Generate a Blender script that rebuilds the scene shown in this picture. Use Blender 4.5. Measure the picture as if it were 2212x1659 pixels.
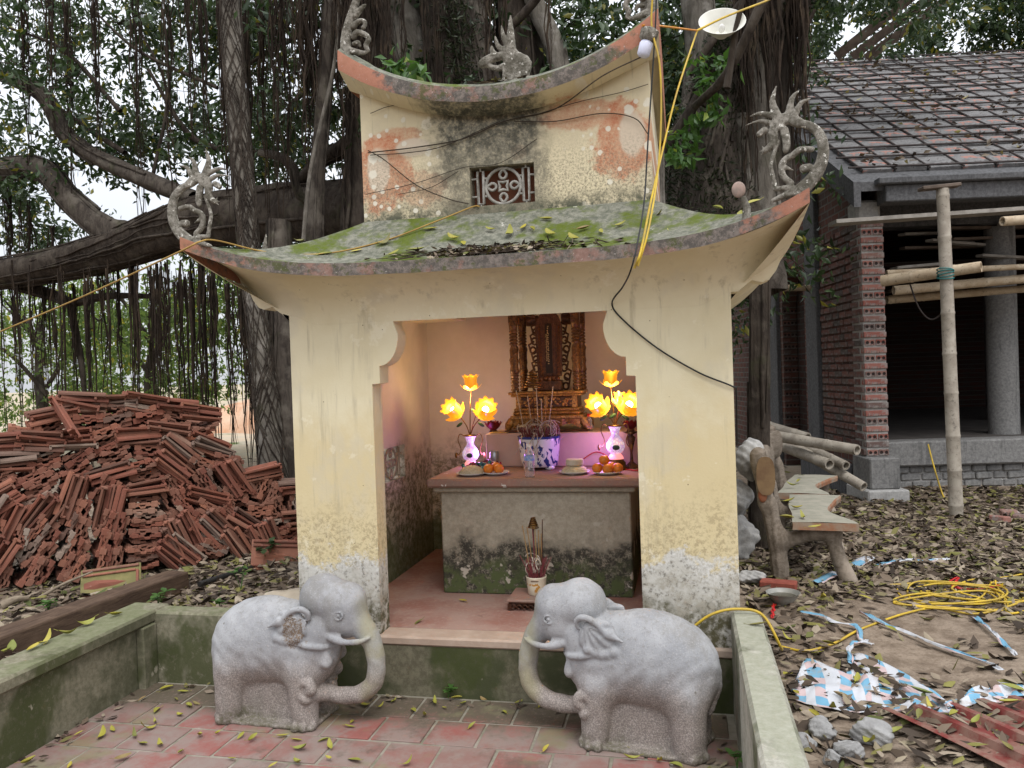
import bpy, math, random
import numpy as np
from mathutils import Vector, Matrix
for o in list(bpy.data.objects): bpy.data.objects.remove(o)
scene = bpy.context.scene
col = scene.collection
R = math.radians
random.seed(7); rng = np.random.default_rng(11)

# ---------------------------------------------------------------- camera
YAW, PITCH, ROLL = 0.21377, -0.01309, -0.03379
CAM = Vector((0, 0, 1.7))
cam_d = bpy.data.cameras.new('camera'); cam = bpy.data.objects.new('camera', cam_d); col.objects.link(cam)
fw = Vector((-math.sin(YAW)*math.cos(PITCH), math.cos(YAW)*math.cos(PITCH), math.sin(PITCH)))
rt = Vector((math.cos(YAW), math.sin(YAW), 0)); up = rt.cross(fw)
rt2 = rt*math.cos(ROLL) + up*math.sin(ROLL); up2 = up*math.cos(ROLL) - rt*math.sin(ROLL)
cam.matrix_world = Matrix(((rt2.x, up2.x, -fw.x, CAM.x), (rt2.y, up2.y, -fw.y, CAM.y), (rt2.z, up2.z, -fw.z, CAM.z), (0, 0, 0, 1)))
cam_d.sensor_fit = 'HORIZONTAL'; cam_d.sensor_width = 36; cam_d.lens = 1700/2212*36
cam_d.clip_start = 0.05; cam_d.clip_end = 3000
scene.camera = cam

# ---------------------------------------------------------------- sky, sun, exposure (bright overcast)
SUN_EL, SUN_AZ = R(58), R(150)          # azimuth measured from +Y towards +X
world = bpy.data.worlds.new('World'); scene.world = world; world.use_nodes = True
wn, wl = world.node_tree.nodes, world.node_tree.links
wn.clear()
w_out = wn.new('ShaderNodeOutputWorld'); w_bg = wn.new('ShaderNodeBackground'); w_sky = wn.new('ShaderNodeTexSky')
w_sky.sky_type = 'NISHITA'; w_sky.sun_disc = False; w_sky.sun_elevation = SUN_EL; w_sky.sun_rotation = SUN_AZ
w_sky.air_density = 1.0; w_sky.dust_density = 4.0; w_sky.ozone_density = 1.0
w_mix = wn.new('ShaderNodeMix'); w_mix.data_type = 'RGBA'
w_noise = wn.new('ShaderNodeTexNoise'); w_noise.inputs['Scale'].default_value = 2.2; w_noise.inputs['Detail'].default_value = 5
w_tc = wn.new('ShaderNodeTexCoord'); wl.new(w_tc.outputs['Generated'], w_noise.inputs['Vector'])
w_map = wn.new('ShaderNodeMapRange'); w_map.inputs['From Min'].default_value = 0.3; w_map.inputs['From Max'].default_value = 0.62
w_map.inputs['To Min'].default_value = 0.68; w_map.inputs['To Max'].default_value = 0.95
wl.new(w_noise.outputs['Fac'], w_map.inputs['Value']); wl.new(w_map.outputs['Result'], w_mix.inputs['Factor'])
wl.new(w_sky.outputs['Color'], w_mix.inputs['A']); 
w_sep = wn.new('ShaderNodeSeparateXYZ'); wl.new(w_tc.outputs['Generated'], w_sep.inputs[0])
w_lum = wn.new('ShaderNodeMapRange'); wl.new(w_sep.outputs['Z'], w_lum.inputs['Value'])          # overcast sky: zenith three times the horizon
w_lum.inputs['From Min'].default_value = 0.0; w_lum.inputs['From Max'].default_value = 1.0; w_lum.inputs['To Min'].default_value = 5.6; w_lum.inputs['To Max'].default_value = 16.8
w_col = wn.new('ShaderNodeMix'); w_col.data_type = 'RGBA'; w_col.blend_type = 'MULTIPLY'; w_col.inputs['Factor'].default_value = 1.0
wl.new(w_lum.outputs['Result'], w_col.inputs['A']); w_col.inputs['B'].default_value = (0.97, 1.0, 1.06, 1); wl.new(w_col.outputs['Result'], w_mix.inputs['B'])   # cloud sheet
wl.new(w_mix.outputs['Result'], w_bg.inputs['Color']); w_bg.inputs['Strength'].default_value = 0.12
wl.new(w_bg.outputs['Background'], w_out.inputs['Surface'])
sun_d = bpy.data.lights.new('sun', 'SUN'); sun_d.energy = 1.3; sun_d.angle = R(25); sun_d.color = (1.0, 0.98, 0.95)
sun = bpy.data.objects.new('sun', sun_d); col.objects.link(sun)
sdir = Vector((math.sin(SUN_AZ)*math.cos(SUN_EL), math.cos(SUN_AZ)*math.cos(SUN_EL), math.sin(SUN_EL)))
sun.rotation_euler = sdir.to_track_quat('Z', 'Y').to_euler(); sun.location = (2, -6, 12)
vs = scene.view_settings; vs.view_transform = 'Standard'; vs.look = 'None'; vs.exposure = 0.32; vs.gamma = 1.0; vs.use_curve_mapping = False
scene.cycles.max_bounces = 8; scene.cycles.transparent_max_bounces = 8; scene.cycles.use_denoising = True

# ---------------------------------------------------------------- node helpers
class G:
    def __init__(s, name, rough=0.85, spec=0.3):
        s.mat = bpy.data.materials.new(name); s.mat.use_nodes = True
        s.t = s.mat.node_tree; s.b = s.t.nodes['Principled BSDF']
        s.b.inputs['Roughness'].default_value = rough; s.b.inputs['Specular IOR Level'].default_value = spec
        s._tc = None
    def n(s, t): return s.t.nodes.new(t)
    def put(s, inp, v):
        if isinstance(v, bpy.types.NodeSocket): s.t.links.new(v, inp)
        elif isinstance(v, (tuple, list)) and inp.type == 'RGBA' and len(v) == 3: inp.default_value = (*v, 1)
        else: inp.default_value = v
    def obj(s):
        if not s._tc: s._tc = s.n('ShaderNodeTexCoord')
        return s._tc.outputs['Object']
    def pos(s): return s.n('ShaderNodeNewGeometry').outputs['Position']
    def scaled(s, v, sc, loc=(0, 0, 0), rot=(0, 0, 0)):
        m = s.n('ShaderNodeMapping'); s.put(m.inputs['Vector'], v); m.inputs['Scale'].default_value = sc; m.inputs['Location'].default_value = loc
        m.inputs['Rotation'].default_value = rot
        return m.outputs['Vector']
    def noise(s, scale, detail=5, rough=0.6, vec=None, dist=0.0):
        n = s.n('ShaderNodeTexNoise'); s.put(n.inputs['Vector'], vec if vec is not None else s.obj())
        n.inputs['Scale'].default_value = scale; n.inputs['Detail'].default_value = detail
        n.inputs['Roughness'].default_value = rough; n.inputs['Distortion'].default_value = dist
        return n.outputs['Fac']
    def vor(s, scale, vec=None, feature='F1', out='Distance', rnd=1.0):
        n = s.n('ShaderNodeTexVoronoi'); n.feature = feature; s.put(n.inputs['Vector'], vec if vec is not None else s.obj())
        n.inputs['Scale'].default_value = scale; n.inputs['Randomness'].default_value = rnd
        return n.outputs[out]
    def wave(s, scale, vec=None, dist=2.0, direction='X', detail=2, prof='SIN'):
        n = s.n('ShaderNodeTexWave'); s.put(n.inputs['Vector'], vec if vec is not None else s.obj()); n.bands_direction = direction
        n.wave_profile = prof
        n.inputs['Scale'].default_value = scale; n.inputs['Distortion'].default_value = dist; n.inputs['Detail'].default_value = detail
        return n.outputs['Fac']
    def ramp(s, fac, stops):
        n = s.n('ShaderNodeValToRGB'); s.put(n.inputs['Fac'], fac); e = n.color_ramp.elements
        while len(e) < len(stops): e.new(0.5)
        for k, (p, c) in zip(e, stops):
            k.position = p; k.color = (*c, 1) if isinstance(c, (tuple, list)) else (c, c, c, 1)
        return n.outputs['Color']
    def sm(s, x, a, b, lo=0.0, hi=1.0):
        n = s.n('ShaderNodeMapRange'); n.interpolation_type = 'SMOOTHSTEP'; s.put(n.inputs['Value'], x)
        n.inputs['From Min'].default_value = a; n.inputs['From Max'].default_value = b
        n.inputs['To Min'].default_value = lo; n.inputs['To Max'].default_value = hi
        return n.outputs['Result']
    def mix(s, fac, a, b, blend='MIX'):
        n = s.n('ShaderNodeMix'); n.data_type = 'RGBA'; n.blend_type = blend
        s.put(n.inputs['Factor'], fac); s.put(n.inputs['A'], a); s.put(n.inputs['B'], b)
        return n.outputs['Result']
    def m(s, op, a, b=None, clamp=False):
        n = s.n('ShaderNodeMath'); n.operation = op; n.use_clamp = clamp
        s.put(n.inputs[0], a)
        if b is not None: s.put(n.inputs[1], b)
        return n.outputs[0]
    def xyz(s, v):
        n = s.n('ShaderNodeSeparateXYZ'); s.put(n.inputs[0], v); return n.outputs
    def rnd(s): return s.n('ShaderNodeObjectInfo').outputs['Random']
    def isl(s): return s.n('ShaderNodeNewGeometry').outputs['Random Per Island']
    def hsv(s, c, h=0.5, sa=1.0, v=1.0):
        n = s.n('ShaderNodeHueSaturation'); s.put(n.inputs['Color'], c); s.put(n.inputs['Hue'], h); s.put(n.inputs['Saturation'], sa); s.put(n.inputs['Value'], v)
        return n.outputs['Color']
    def bump(s, h, strength=0.4, dist=0.01):
        n = s.n('ShaderNodeBump'); s.put(n.inputs['Height'], h); n.inputs['Strength'].default_value = strength; n.inputs['Distance'].default_value = dist
        s.t.links.new(n.outputs['Normal'], s.b.inputs['Normal'])
    def done(s, c=None, rough=None, **kw):
        if c is not None: s.put(s.b.inputs['Base Color'], c)
        if rough is not None: s.put(s.b.inputs['Roughness'], rough)
        for k, v in kw.items(): s.put(s.b.inputs[k.replace('_', ' ')], v)
        return s.mat
def simple(name, c1, c2, scale=8, rough=0.8, bump=0.2, bdist=0.004, spec=0.3, var=0.0, **kw):
    g = G(name, rough, spec); f = g.noise(scale, 6, 0.65)
    c = g.mix(g.sm(f, 0.3, 0.7), c1, c2)
    if var: c = g.hsv(c, v=g.sm(g.rnd(), 0, 1, 1-var, 1+var))
    if bump: g.bump(g.noise(scale*5, 5, 0.7), bump, bdist)
    return g.done(c, **kw)

# ---------------------------------------------------------------- mesh helpers
def link(o): col.objects.link(o); return o
def tag(o, label=None, cat=None, group=None, kind=None):
    if label: o['label'] = label
    if cat: o['category'] = cat
    if group: o['group'] = group
    if kind: o['kind'] = kind
    return o
def empty(name, loc=(0, 0, 0), label=None, cat=None, group=None, rz=0):
    o = bpy.data.objects.new(name, None); link(o); o.location = loc; o.rotation_euler = (0, 0, rz); o.empty_display_size = 0.1
    return tag(o, label, cat, group)
def adopt(o, parent, world=True):
    o.parent = parent
    if world and parent is not None:      # mesh is given in world coordinates: keep it where it is
        mw = Matrix.LocRotScale(parent.location, parent.rotation_euler, parent.scale)
        if parent.parent is not None:
            g = parent.parent
            mw = Matrix.LocRotScale(g.location, g.rotation_euler, g.scale) @ parent.matrix_parent_inverse @ mw
        o.matrix_parent_inverse = mw.inverted()
    return o
def raw_mesh(name, V, F, smooth=False):
    me = bpy.data.meshes.new(name)
    if isinstance(F, np.ndarray):
        V = np.asarray(V, np.float32).reshape(-1, 3); nf, k = F.shape
        me.vertices.add(len(V)); me.vertices.foreach_set('co', V.ravel())
        me.loops.add(nf*k); me.loops.foreach_set('vertex_index', F.astype(np.int32).ravel())
        me.polygons.add(nf); me.polygons.foreach_set('loop_start', np.arange(0, nf*k, k, dtype=np.int32))
        me.update(calc_edges=True)
    else:
        me.from_pydata([tuple(v) for v in V], [], F)
    if smooth: me.polygons.foreach_set('use_smooth', np.ones(len(me.polygons), bool))
    me.update()
    return me
def mk(name, me, mat, parent=None, world=True):
    if mat is not None and not me.materials:
        for m_ in (mat if isinstance(mat, (list, tuple)) else [mat]): me.materials.append(m_)
    o = link(bpy.data.objects.new(name, me))
    if parent is not None: adopt(o, parent, world)
    return o
class MB:
    """collects shapes; build() links them as one mesh object"""
    def __init__(s): s.V = []; s.F = []; s.mi = []; s.cur = 0
    def add(s, V, F):
        b = len(s.V); s.V += [tuple(v) for v in V]; s.F += [tuple(i+b for i in f) for f in F]; s.mi += [s.cur]*len(F); return s
    def box(s, x0, x1, y0, y1, z0, z1, M=None):
        v = [(x0, y0, z0), (x1, y0, z0), (x1, y1, z0), (x0, y1, z0), (x0, y0, z1), (x1, y0, z1), (x1, y1, z1), (x0, y1, z1)]
        if M is not None: v = [M @ Vector(p) for p in v]
        return s.add(v, [(0, 3, 2, 1), (4, 5, 6, 7), (0, 1, 5, 4), (1, 2, 6, 5), (2, 3, 7, 6), (3, 0, 4, 7)])
    def bbox(s, x0, x1, y0, y1, z0, z1, b=0.01, M=None):
        """box with chamfered edges"""
        V = []; F = []
        for sx in (0, 1):
            for sy in (0, 1):
                for sz in (0, 1):
                    X, Y, Z = (x0, x1)[sx], (y0, y1)[sy], (z0, z1)[sz]
                    bx, by, bz = (b, -b)[sx], (b, -b)[sy], (b, -b)[sz]
                    V += [(X, Y+by, Z+bz), (X+bx, Y, Z+bz), (X+bx, Y+by, Z)]
        i = lambda sx, sy, sz, k: ((sx*2+sy)*2+sz)*3+k
        for a in (0, 1):
            q = [i(a, 0, 0, 0), i(a, 0, 1, 0), i(a, 1, 1, 0), i(a, 1, 0, 0)]; F.append(q if a == 0 else q[::-1])
            q = [i(0, a, 0, 1), i(1, a, 0, 1), i(1, a, 1, 1), i(0, a, 1, 1)]; F.append(q if a == 0 else q[::-1])
            q = [i(0, 0, a, 2), i(0, 1, a, 2), i(1, 1, a, 2), i(1, 0, a, 2)]; F.append(q if a == 0 else q[::-1])
        for a in (0, 1):
            for c in (0, 1):
                F.append([i(a, c, 0, 0), i(a, c, 1, 0), i(a, c, 1, 1), i(a, c, 0, 1)])
                F.append([i(a, 0, c, 0), i(a, 1, c, 0), i(a, 1, c, 2), i(a, 0, c, 2)])
                F.append([i(0, a, c, 1), i(1, a, c, 1), i(1, a, c, 2), i(0, a, c, 2)])
        for a in (0, 1):
            for c in (0, 1):
                for d in (0, 1): F.append([i(a, c, d, 0), i(a, c, d, 1), i(a, c, d, 2)])
        if M is not None: V = [M @ Vector(p) for p in V]
        return s.add(V, F)
    def grid(s, P, closed_u=False, closed_v=False):
        """P[i][j] -> quads"""
        nu, nv = len(P), len(P[0]); V = [p for row in P for p in row]; F = []
        for i in range(nu if closed_u else nu-1):
            for j in range(nv if closed_v else nv-1):
                F.append((i*nv+j, ((i+1) % nu)*nv+j, ((i+1) % nu)*nv+(j+1) % nv, i*nv+(j+1) % nv))
        return s.add(V, F)
    def tube(s, pts, rad, n=8, cap=True, flat=1.0):
        pts = [Vector(p) for p in pts]; m_ = len(pts)
        if not hasattr(rad, '__len__'): rad = [rad]*m_
        rings = []; prev = None
        for k in range(m_):
            t = (pts[min(k+1, m_-1)]-pts[max(k-1, 0)])
            t = t.normalized() if t.length > 1e-9 else Vector((0, 0, 1))
            if prev is None:
                a = t.orthogonal().normalized()
            else:
                a = (prev - t*prev.dot(t)); a = a.normalized() if a.length > 1e-6 else t.orthogonal().normalized()
            prev = a; b_ = t.cross(a)
            rings.append([pts[k]+(a*math.cos(2*math.pi*j/n)+b_*math.sin(2*math.pi*j/n)*flat)*rad[k] for j in range(n)])
        s.grid(rings, closed_v=True)
        if cap:
            for ring, rev in ((rings[0], False), (rings[-1], True)):
                s.add(ring, [tuple(range(n))[::-1] if rev is False else tuple(range(n))])
        return s
    def lathe(s, prof, n=24, c=(0, 0, 0), M=None, cap=True):
        rings = [[(c[0]+r_*math.cos(2*math.pi*j/n), c[1]+r_*math.sin(2*math.pi*j/n), c[2]+z) for j in range(n)] for r_, z in prof]
        if M is not None: rings = [[M @ Vector(p) for p in ring] for ring in rings]
        s.grid(rings, closed_v=True)
        if cap:
            if prof[0][0] > 1e-4: s.add(rings[0], [tuple(range(n))[::-1]])
            if prof[-1][0] > 1e-4: s.add(rings[-1], [tuple(range(n))])
        return s
    def prism(s, poly, y0, y1, M=None):
        """polygon in (x,z) extruded along y"""
        n = len(poly); V = [(x, y0, z) for x, z in poly]+[(x, y1, z) for x, z in poly]
        if M is not None: V = [M @ Vector(p) for p in V]
        return s.add(V, [tuple(range(n)), tuple(range(n, 2*n))[::-1]]+[(i, i+n, (i+1) % n+n, (i+1) % n) for i in range(n)])
    def ell(s, c, r, n=12, m_=8, M=None, jit=0):
        V = []; F = []
        for i in range(m_+1):
            th = math.pi*i/m_
            for j in range(n):
                ph = 2*math.pi*j/n; q = 1+random.uniform(-jit, jit)
                p = Vector((r[0]*math.sin(th)*math.cos(ph)*q, r[1]*math.sin(th)*math.sin(ph)*q, r[2]*math.cos(th)*q))
                V.append(Vector(c)+(M @ p if M is not None else p))
        for i in range(m_):
            for j in range(n): F.append((i*n+j, (i+1)*n+j, (i+1)*n+(j+1) % n, i*n+(j+1) % n))
        return s.add(V, F)
    def mesh(s, name, smooth=False):
        me = raw_mesh(name, s.V, s.F, smooth)
        if any(s.mi): me.polygons.foreach_set('material_index', s.mi)
        return me
    def build(s, name, mat, parent=None, smooth=False, world=True, angle=None):
        me = s.mesh(name, smooth or angle is not None)
        o = mk(name, me, mat, parent, world)
        if angle is not None: me.set_sharp_from_angle(angle=R(angle))
        return o
def spline(pts, n=12):
    """Catmull-Rom through points (any dimension)"""
    P = [np.array(p, float) for p in pts]; out = []
    for i in range(len(P)-1):
        p0 = P[i-1] if i > 0 else 2*P[0]-P[1]; p1, p2 = P[i], P[i+1]; p3 = P[i+2] if i+2 < len(P) else 2*P[-1]-P[-2]
        for k in range(n):
            t = k/n
            out.append(0.5*((2*p1)+(-p0+p2)*t+(2*p0-5*p1+4*p2-p3)*t*t+(-p0+3*p1-3*p2+p3)*t**3))
    out.append(P[-1]); return out
def copy_tree(o, parent=None):
    c = o.copy(); link(c); c.parent = parent
    for ch in list(o.children): copy_tree(ch, c)
    return c
def bake(o):
    """replace an object's mesh by its evaluated (modified) mesh"""
    dg = bpy.context.evaluated_depsgraph_get(); me = bpy.data.meshes.new_from_object(o.evaluated_get(dg)); o.modifiers.clear(); o.data = me
def wob(p, amp, freq, seed=0.0):
    x, y, z = p
    return amp*(math.sin(freq*x+seed)+math.sin(freq*1.31*y+seed*1.7+1)+math.sin(freq*0.87*z+seed*2.3+2)+0.5*math.sin(freq*2.3*(x+y-z)+seed))/3.5

# ---------------------------------------------------------------- implicit surfaces (surface nets)
def surface_nets(f, lo, hi, h):
    lo = np.array(lo); n = np.ceil((np.array(hi)-lo)/h).astype(int)+1
    ax = [lo[k]+h*np.arange(n[k]) for k in range(3)]
    X, Y, Z = np.meshgrid(*ax, indexing='ij'); D = f(X, Y, Z).astype(np.float32)
    S = D < 0
    c = np.zeros(tuple(n-1), np.int8)
    for i in (0, 1):
        for j in (0, 1):
            for k in (0, 1): c += S[i:n[0]-1+i, j:n[1]-1+j, k:n[2]-1+k]
    act = (c > 0) & (c < 8); idx = -np.ones(act.shape, np.int64); idx[act] = np.arange(act.sum()); I = np.argwhere(act)
    acc = np.zeros((len(I), 3)); cnt = np.zeros(len(I))
    E = []
    for a in range(3):
        for b in (0, 1):
            for d in (0, 1):
                o1 = [0, 0, 0]; o1[(a+1) % 3] = b; o1[(a+2) % 3] = d; o2 = list(o1); o2[a] = 1; E.append((o1, o2, a))
    for o1, o2, a in E:
        i1 = I+o1; i2 = I+o2; d1 = D[tuple(i1.T)]; d2 = D[tuple(i2.T)]; cr = (d1 < 0) != (d2 < 0)
        t = np.where(cr, d1/np.where(cr, d1-d2, 1), 0); p = i1.astype(float); p[:, a] += t
        acc[cr] += p[cr]; cnt[cr] += 1
    V = lo+h*acc/cnt[:, None]; Q = []
    for a in range(3):
        b, d = (a+1) % 3, (a+2) % 3
        s1 = [slice(None)]*3; s2 = [slice(None)]*3; s1[a] = slice(0, -1); s2[a] = slice(1, None)
        A, B = S[tuple(s1)], S[tuple(s2)]; ch = np.argwhere(A != B)
        ch = ch[(ch[:, b] > 0) & (ch[:, d] > 0) & (ch[:, b] < n[b]-1) & (ch[:, d] < n[d]-1)]
        ins = A[tuple(ch.T)]
        def cell(db, dd):
            q = ch.copy(); q[:, b] -= db; q[:, d] -= dd; return idx[tuple(q.T)]
        q = np.stack([cell(1, 1), cell(0, 1), cell(0, 0), cell(1, 0)], 1); q[~ins] = q[~ins][:, ::-1]; Q.append(q)
    return V, np.concatenate(Q)
def smin(a, b, k):
    h = np.clip(0.5+0.5*(b-a)/k, 0, 1); return b*(1-h)+a*h-k*h*(1-h)
def sd_ell(X, Y, Z, c, r, ry=0.0):
    x, y, z = X-c[0], Y-c[1], Z-c[2]
    if ry: x, z = x*math.cos(ry)-z*math.sin(ry), x*math.sin(ry)+z*math.cos(ry)
    k0 = np.sqrt((x/r[0])**2+(y/r[1])**2+(z/r[2])**2); k1 = np.sqrt((x/r[0]**2)**2+(y/r[1]**2)**2+(z/r[2]**2)**2)+1e-9
    return k0*(k0-1)/k1
def sd_cone(X, Y, Z, a, b, ra, rb, sy=1.0):
    a = np.array(a, float); b = np.array(b, float); d = b-a
    t = np.clip(((X-a[0])*d[0]+(Y-a[1])*d[1]+(Z-a[2])*d[2])/(d@d), 0, 1)
    return np.sqrt((X-a[0]-t*d[0])**2+((Y-a[1]-t*d[1])/sy)**2+(Z-a[2]-t*d[2])**2)-(ra+(rb-ra)*t)
def sd_box(X, Y, Z, c, h, r=0.0):
    qx, qy, qz = np.abs(X-c[0])-h[0]+r, np.abs(Y-c[1])-h[1]+r, np.abs(Z-c[2])-h[2]+r
    return np.sqrt(np.maximum(qx, 0)**2+np.maximum(qy, 0)**2+np.maximum(qz, 0)**2)+np.minimum(np.maximum(qx, np.maximum(qy, qz)), 0)-r
# ================================================================ materials of the setting
def mat_plaster():
    g = G('shrine_plaster', 0.9, 0.15); P = g.pos(); z = g.xyz(P)[2]
    n1, n2, n3 = g.noise(3.0, 6, 0.6, P), g.noise(14, 6, 0.7, P), g.noise(70, 4, 0.7, P)
    zz = g.m('ADD', z, g.m('ADD', g.m('MULTIPLY', g.m('SUBTRACT', n1, 0.5), 0.55), g.m('MULTIPLY', g.m('SUBTRACT', n2, 0.5), 0.35)))
    c = g.mix(g.sm(n1, 0.3, 0.7), (0.63, 0.555, 0.365), (0.69, 0.625, 0.44))
    c = g.mix(g.sm(g.noise(1.3, 3, 0.5, P), 0.45, 0.62, 0, 0.5), c, (0.75, 0.68, 0.50))
    c = g.mix(g.m('MULTIPLY', g.sm(zz, 1.65, 1.30), 0.6), c, (0.58, 0.465, 0.245))
    st_ = g.m('MULTIPLY', g.sm(g.noise(1, 5, 0.7, g.scaled(P, (16, 16, 0.9))), 0.52, 0.70), g.sm(n1, 0.40, 0.60))
    c = g.mix(g.m('MULTIPLY', st_, 0.6), c, (0.36, 0.31, 0.21))
    c = g.mix(g.m('MULTIPLY', g.sm(g.noise(1.9, 5, 0.65, g.scaled(P, (1, 1, 0.7), (7, 1, 4))), 0.50, 0.60), 0.35), c, (0.53, 0.49, 0.40))
    c = g.mix(g.m('MULTIPLY', g.sm(g.noise(4.5, 5, 0.7, g.scaled(P, (1, 1, 1), (2, 5, 8))), 0.60, 0.64), 0.3), c, (0.80, 0.76, 0.62))
    # rising damp: speckled ochre and grey
    sp = g.sm(g.noise(45, 6, 0.85, P), 0.47, 0.58)
    c = g.mix(g.m('MULTIPLY', g.m('MULTIPLY', g.sm(zz, 1.15, 0.8), sp), 0.7), c, (0.33, 0.26, 0.15))
    # bare rendering low down
    low = g.sm(zz, 0.76, 0.70)
    bare = g.mix(g.sm(n2, 0.4, 0.62), (0.52, 0.50, 0.45), (0.36, 0.33, 0.27))
    bare = g.mix(g.sm(g.noise(30, 6, 0.75, P), 0.50, 0.66, 0, 0.85), bare, (0.13, 0.115, 0.09))
    edge = g.m('MULTIPLY', g.sm(zz, 0.60, 0.74), g.sm(n3, 0.40, 0.60))
    bare = g.mix(g.m('MULTIPLY', edge, 0.8), bare, (0.70, 0.69, 0.66))
    bare = g.mix(g.m('MULTIPLY', g.sm(zz, 0.56, 0.40), g.sm(g.noise(20, 5, 0.7, P), 0.35, 0.6)), bare, (0.10, 0.09, 0.05))
    c = g.mix(low, c, bare)
    # splashes of old whitewash and fine dirt specks
    c = g.mix(g.m('MULTIPLY', g.sm(g.vor(2.1, P), 0.10, 0.05), g.sm(zz, 1.3, 0.9)), c, (0.8, 0.8, 0.77))
    c = g.mix(g.m('MULTIPLY', g.sm(g.vor(11, P), 0.045, 0.03), 0.7), c, (0.10, 0.07, 0.04))
    h = g.m('ADD', g.m('MULTIPLY', n3, 0.4), g.m('MULTIPLY', low, g.m('ADD', g.m('MULTIPLY', n2, 1.5), -0.9)))
    g.bump(h, 0.35, 0.006)
    return g.done(c)
def mat_inner():
    g = G('inner_plaster', 0.9, 0.15); P = g.pos(); z = g.xyz(P)[2]; n1 = g.noise(3.5, 6, 0.65, P)
    zz = g.m('ADD', z, g.m('MULTIPLY', g.m('SUBTRACT', n1, 0.5), 0.9))
    c = g.mix(g.sm(n1, 0.3, 0.7), (0.56, 0.50, 0.41), (0.64, 0.575, 0.48))
    c = g.mix(g.m('MULTIPLY', g.sm(zz, 1.35, 0.95), g.sm(g.noise(22, 6, 0.8, P), 0.38, 0.6)), c, (0.17, 0.15, 0.095))
    c = g.mix(g.sm(zz, 0.75, 0.45, 0, 0.8), c, (0.10, 0.115, 0.045))
    g.bump(g.noise(60, 4, 0.7, P), 0.2, 0.004)
    return g.done(c)
def mat_upper():
    g = G('upper_wall_plaster', 0.9, 0.15); P = g.pos(); x, y, z = g.xyz(P)
    u = g.m('ADD', x, 0.93); au = g.m('ABSOLUTE', u)
    n1, n2, n3 = g.noise(4, 6, 0.65, P), g.noise(16, 6, 0.75, P), g.noise(60, 5, 0.8, P)
    c = g.mix(g.sm(n1, 0.35, 0.65), (0.68, 0.595, 0.40), (0.60, 0.52, 0.36))
    # salmon undercoat showing through around worn patches
    d = g.m('ADD', au, g.m('MULTIPLY', g.m('SUBTRACT', n1, 0.5), 0.65))
    def blob(cu, cz, ru, rz, wv):
        a_ = g.m('MULTIPLY', g.m('SUBTRACT', u, cu), 1/ru); b_ = g.m('MULTIPLY', g.m('SUBTRACT', z, cz), 1/rz)
        r_ = g.m('SQRT', g.m('ADD', g.m('MULTIPLY', a_, a_), g.m('MULTIPLY', b_, b_)))
        return g.m('ADD', r_, g.m('MULTIPLY', g.m('ADD', g.m('MULTIPLY', n1, 1.5), g.m('SUBTRACT', n2, 1.25)), wv))
    sal = g.mix(g.sm(n2, 0.35, 0.6), (0.46, 0.165, 0.085), (0.53, 0.27, 0.16))
    for cu, cz, ru, rz, st in ((-0.69, 2.86, 0.17, 0.20, 0.95), (0.68, 2.90, 0.17, 0.19, 0.95), (0.48, 3.06, 0.26, 0.075, 0.75), (-0.62, 3.04, 0.16, 0.06, 0.7), (0.10, 2.9, 0.05, 0.05, 0.3), (-0.45, 2.74, 0.14, 0.10, 0.5)):
        c = g.mix(g.sm(blob(cu, cz, ru, rz, 0.8), 1.18, 0.84, 0, st), c, g.mix(g.sm(n3, 0.42, 0.62, 0, 0.4), sal, c))
    for cu, cz, ru, rz in ((-0.71, 2.87, 0.065, 0.125), (0.71, 2.94, 0.07, 0.12), (-0.50, 2.98, 0.10, 0.05)):
        c = g.mix(g.sm(blob(cu, cz, ru, rz, 0.35), 1.15, 0.85, 0, 0.9), c, (0.62, 0.53, 0.41))
    # grey-black mould running down the middle and speckle below
    dk = g.m('ADD', g.m('MULTIPLY', au, 1.0), g.m('MULTIPLY', g.m('SUBTRACT', n1, 0.5), 0.35))
    streak = g.m('MULTIPLY', g.sm(g.m('ADD', dk, g.m('MULTIPLY', u, 0.25)), 0.36, 0.20), g.sm(z, 2.55, 3.15, 0.6, 1.0))
    c = g.mix(g.m('MULTIPLY', streak, g.sm(g.noise(40, 6, 0.85, P), 0.36, 0.58, 0.35, 1.0)), c, g.mix(n2, (0.085, 0.085, 0.07), (0.21, 0.20, 0.165)))
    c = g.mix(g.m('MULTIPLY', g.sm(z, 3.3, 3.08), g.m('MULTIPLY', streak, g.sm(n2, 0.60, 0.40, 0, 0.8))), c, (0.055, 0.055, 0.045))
    low = g.m('MULTIPLY', g.sm(g.m('ADD', z, g.m('MULTIPLY', n1, 0.3)), 3.20, 2.85), g.sm(g.noise(75, 5, 0.85, P), 0.45, 0.60))
    c = g.mix(g.m('MULTIPLY', low, 0.85), c, (0.17, 0.15, 0.11))
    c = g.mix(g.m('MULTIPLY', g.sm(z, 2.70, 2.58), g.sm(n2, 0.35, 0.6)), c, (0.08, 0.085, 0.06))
    # lichen rosettes
    Pj = g.scaled(P, (1, 0.02, 1))
    for sc, th in ((9, 0.30), (21, 0.33)):
        ci = g.vor(sc, Pj, out='Color'); pick = g.sm(g.xyz(ci)[0], 0.70, 0.74)
        dd = g.m('ADD', g.vor(sc, Pj), g.m('MULTIPLY', g.m('SUBTRACT', g.noise(40, 2, 0.5, P), 0.5), 0.18))
        c = g.mix(g.m('MULTIPLY', g.m('MULTIPLY', g.sm(dd, th, th-0.06), pick), g.sm(d, 0.34, 0.46, 0.0, 0.85)), c, (0.70, 0.66, 0.55))
    # water runs
    run = g.sm(g.noise(1, 5, 0.7, g.scaled(P, (22, 1, 1.2))), 0.56, 0.66)
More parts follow.
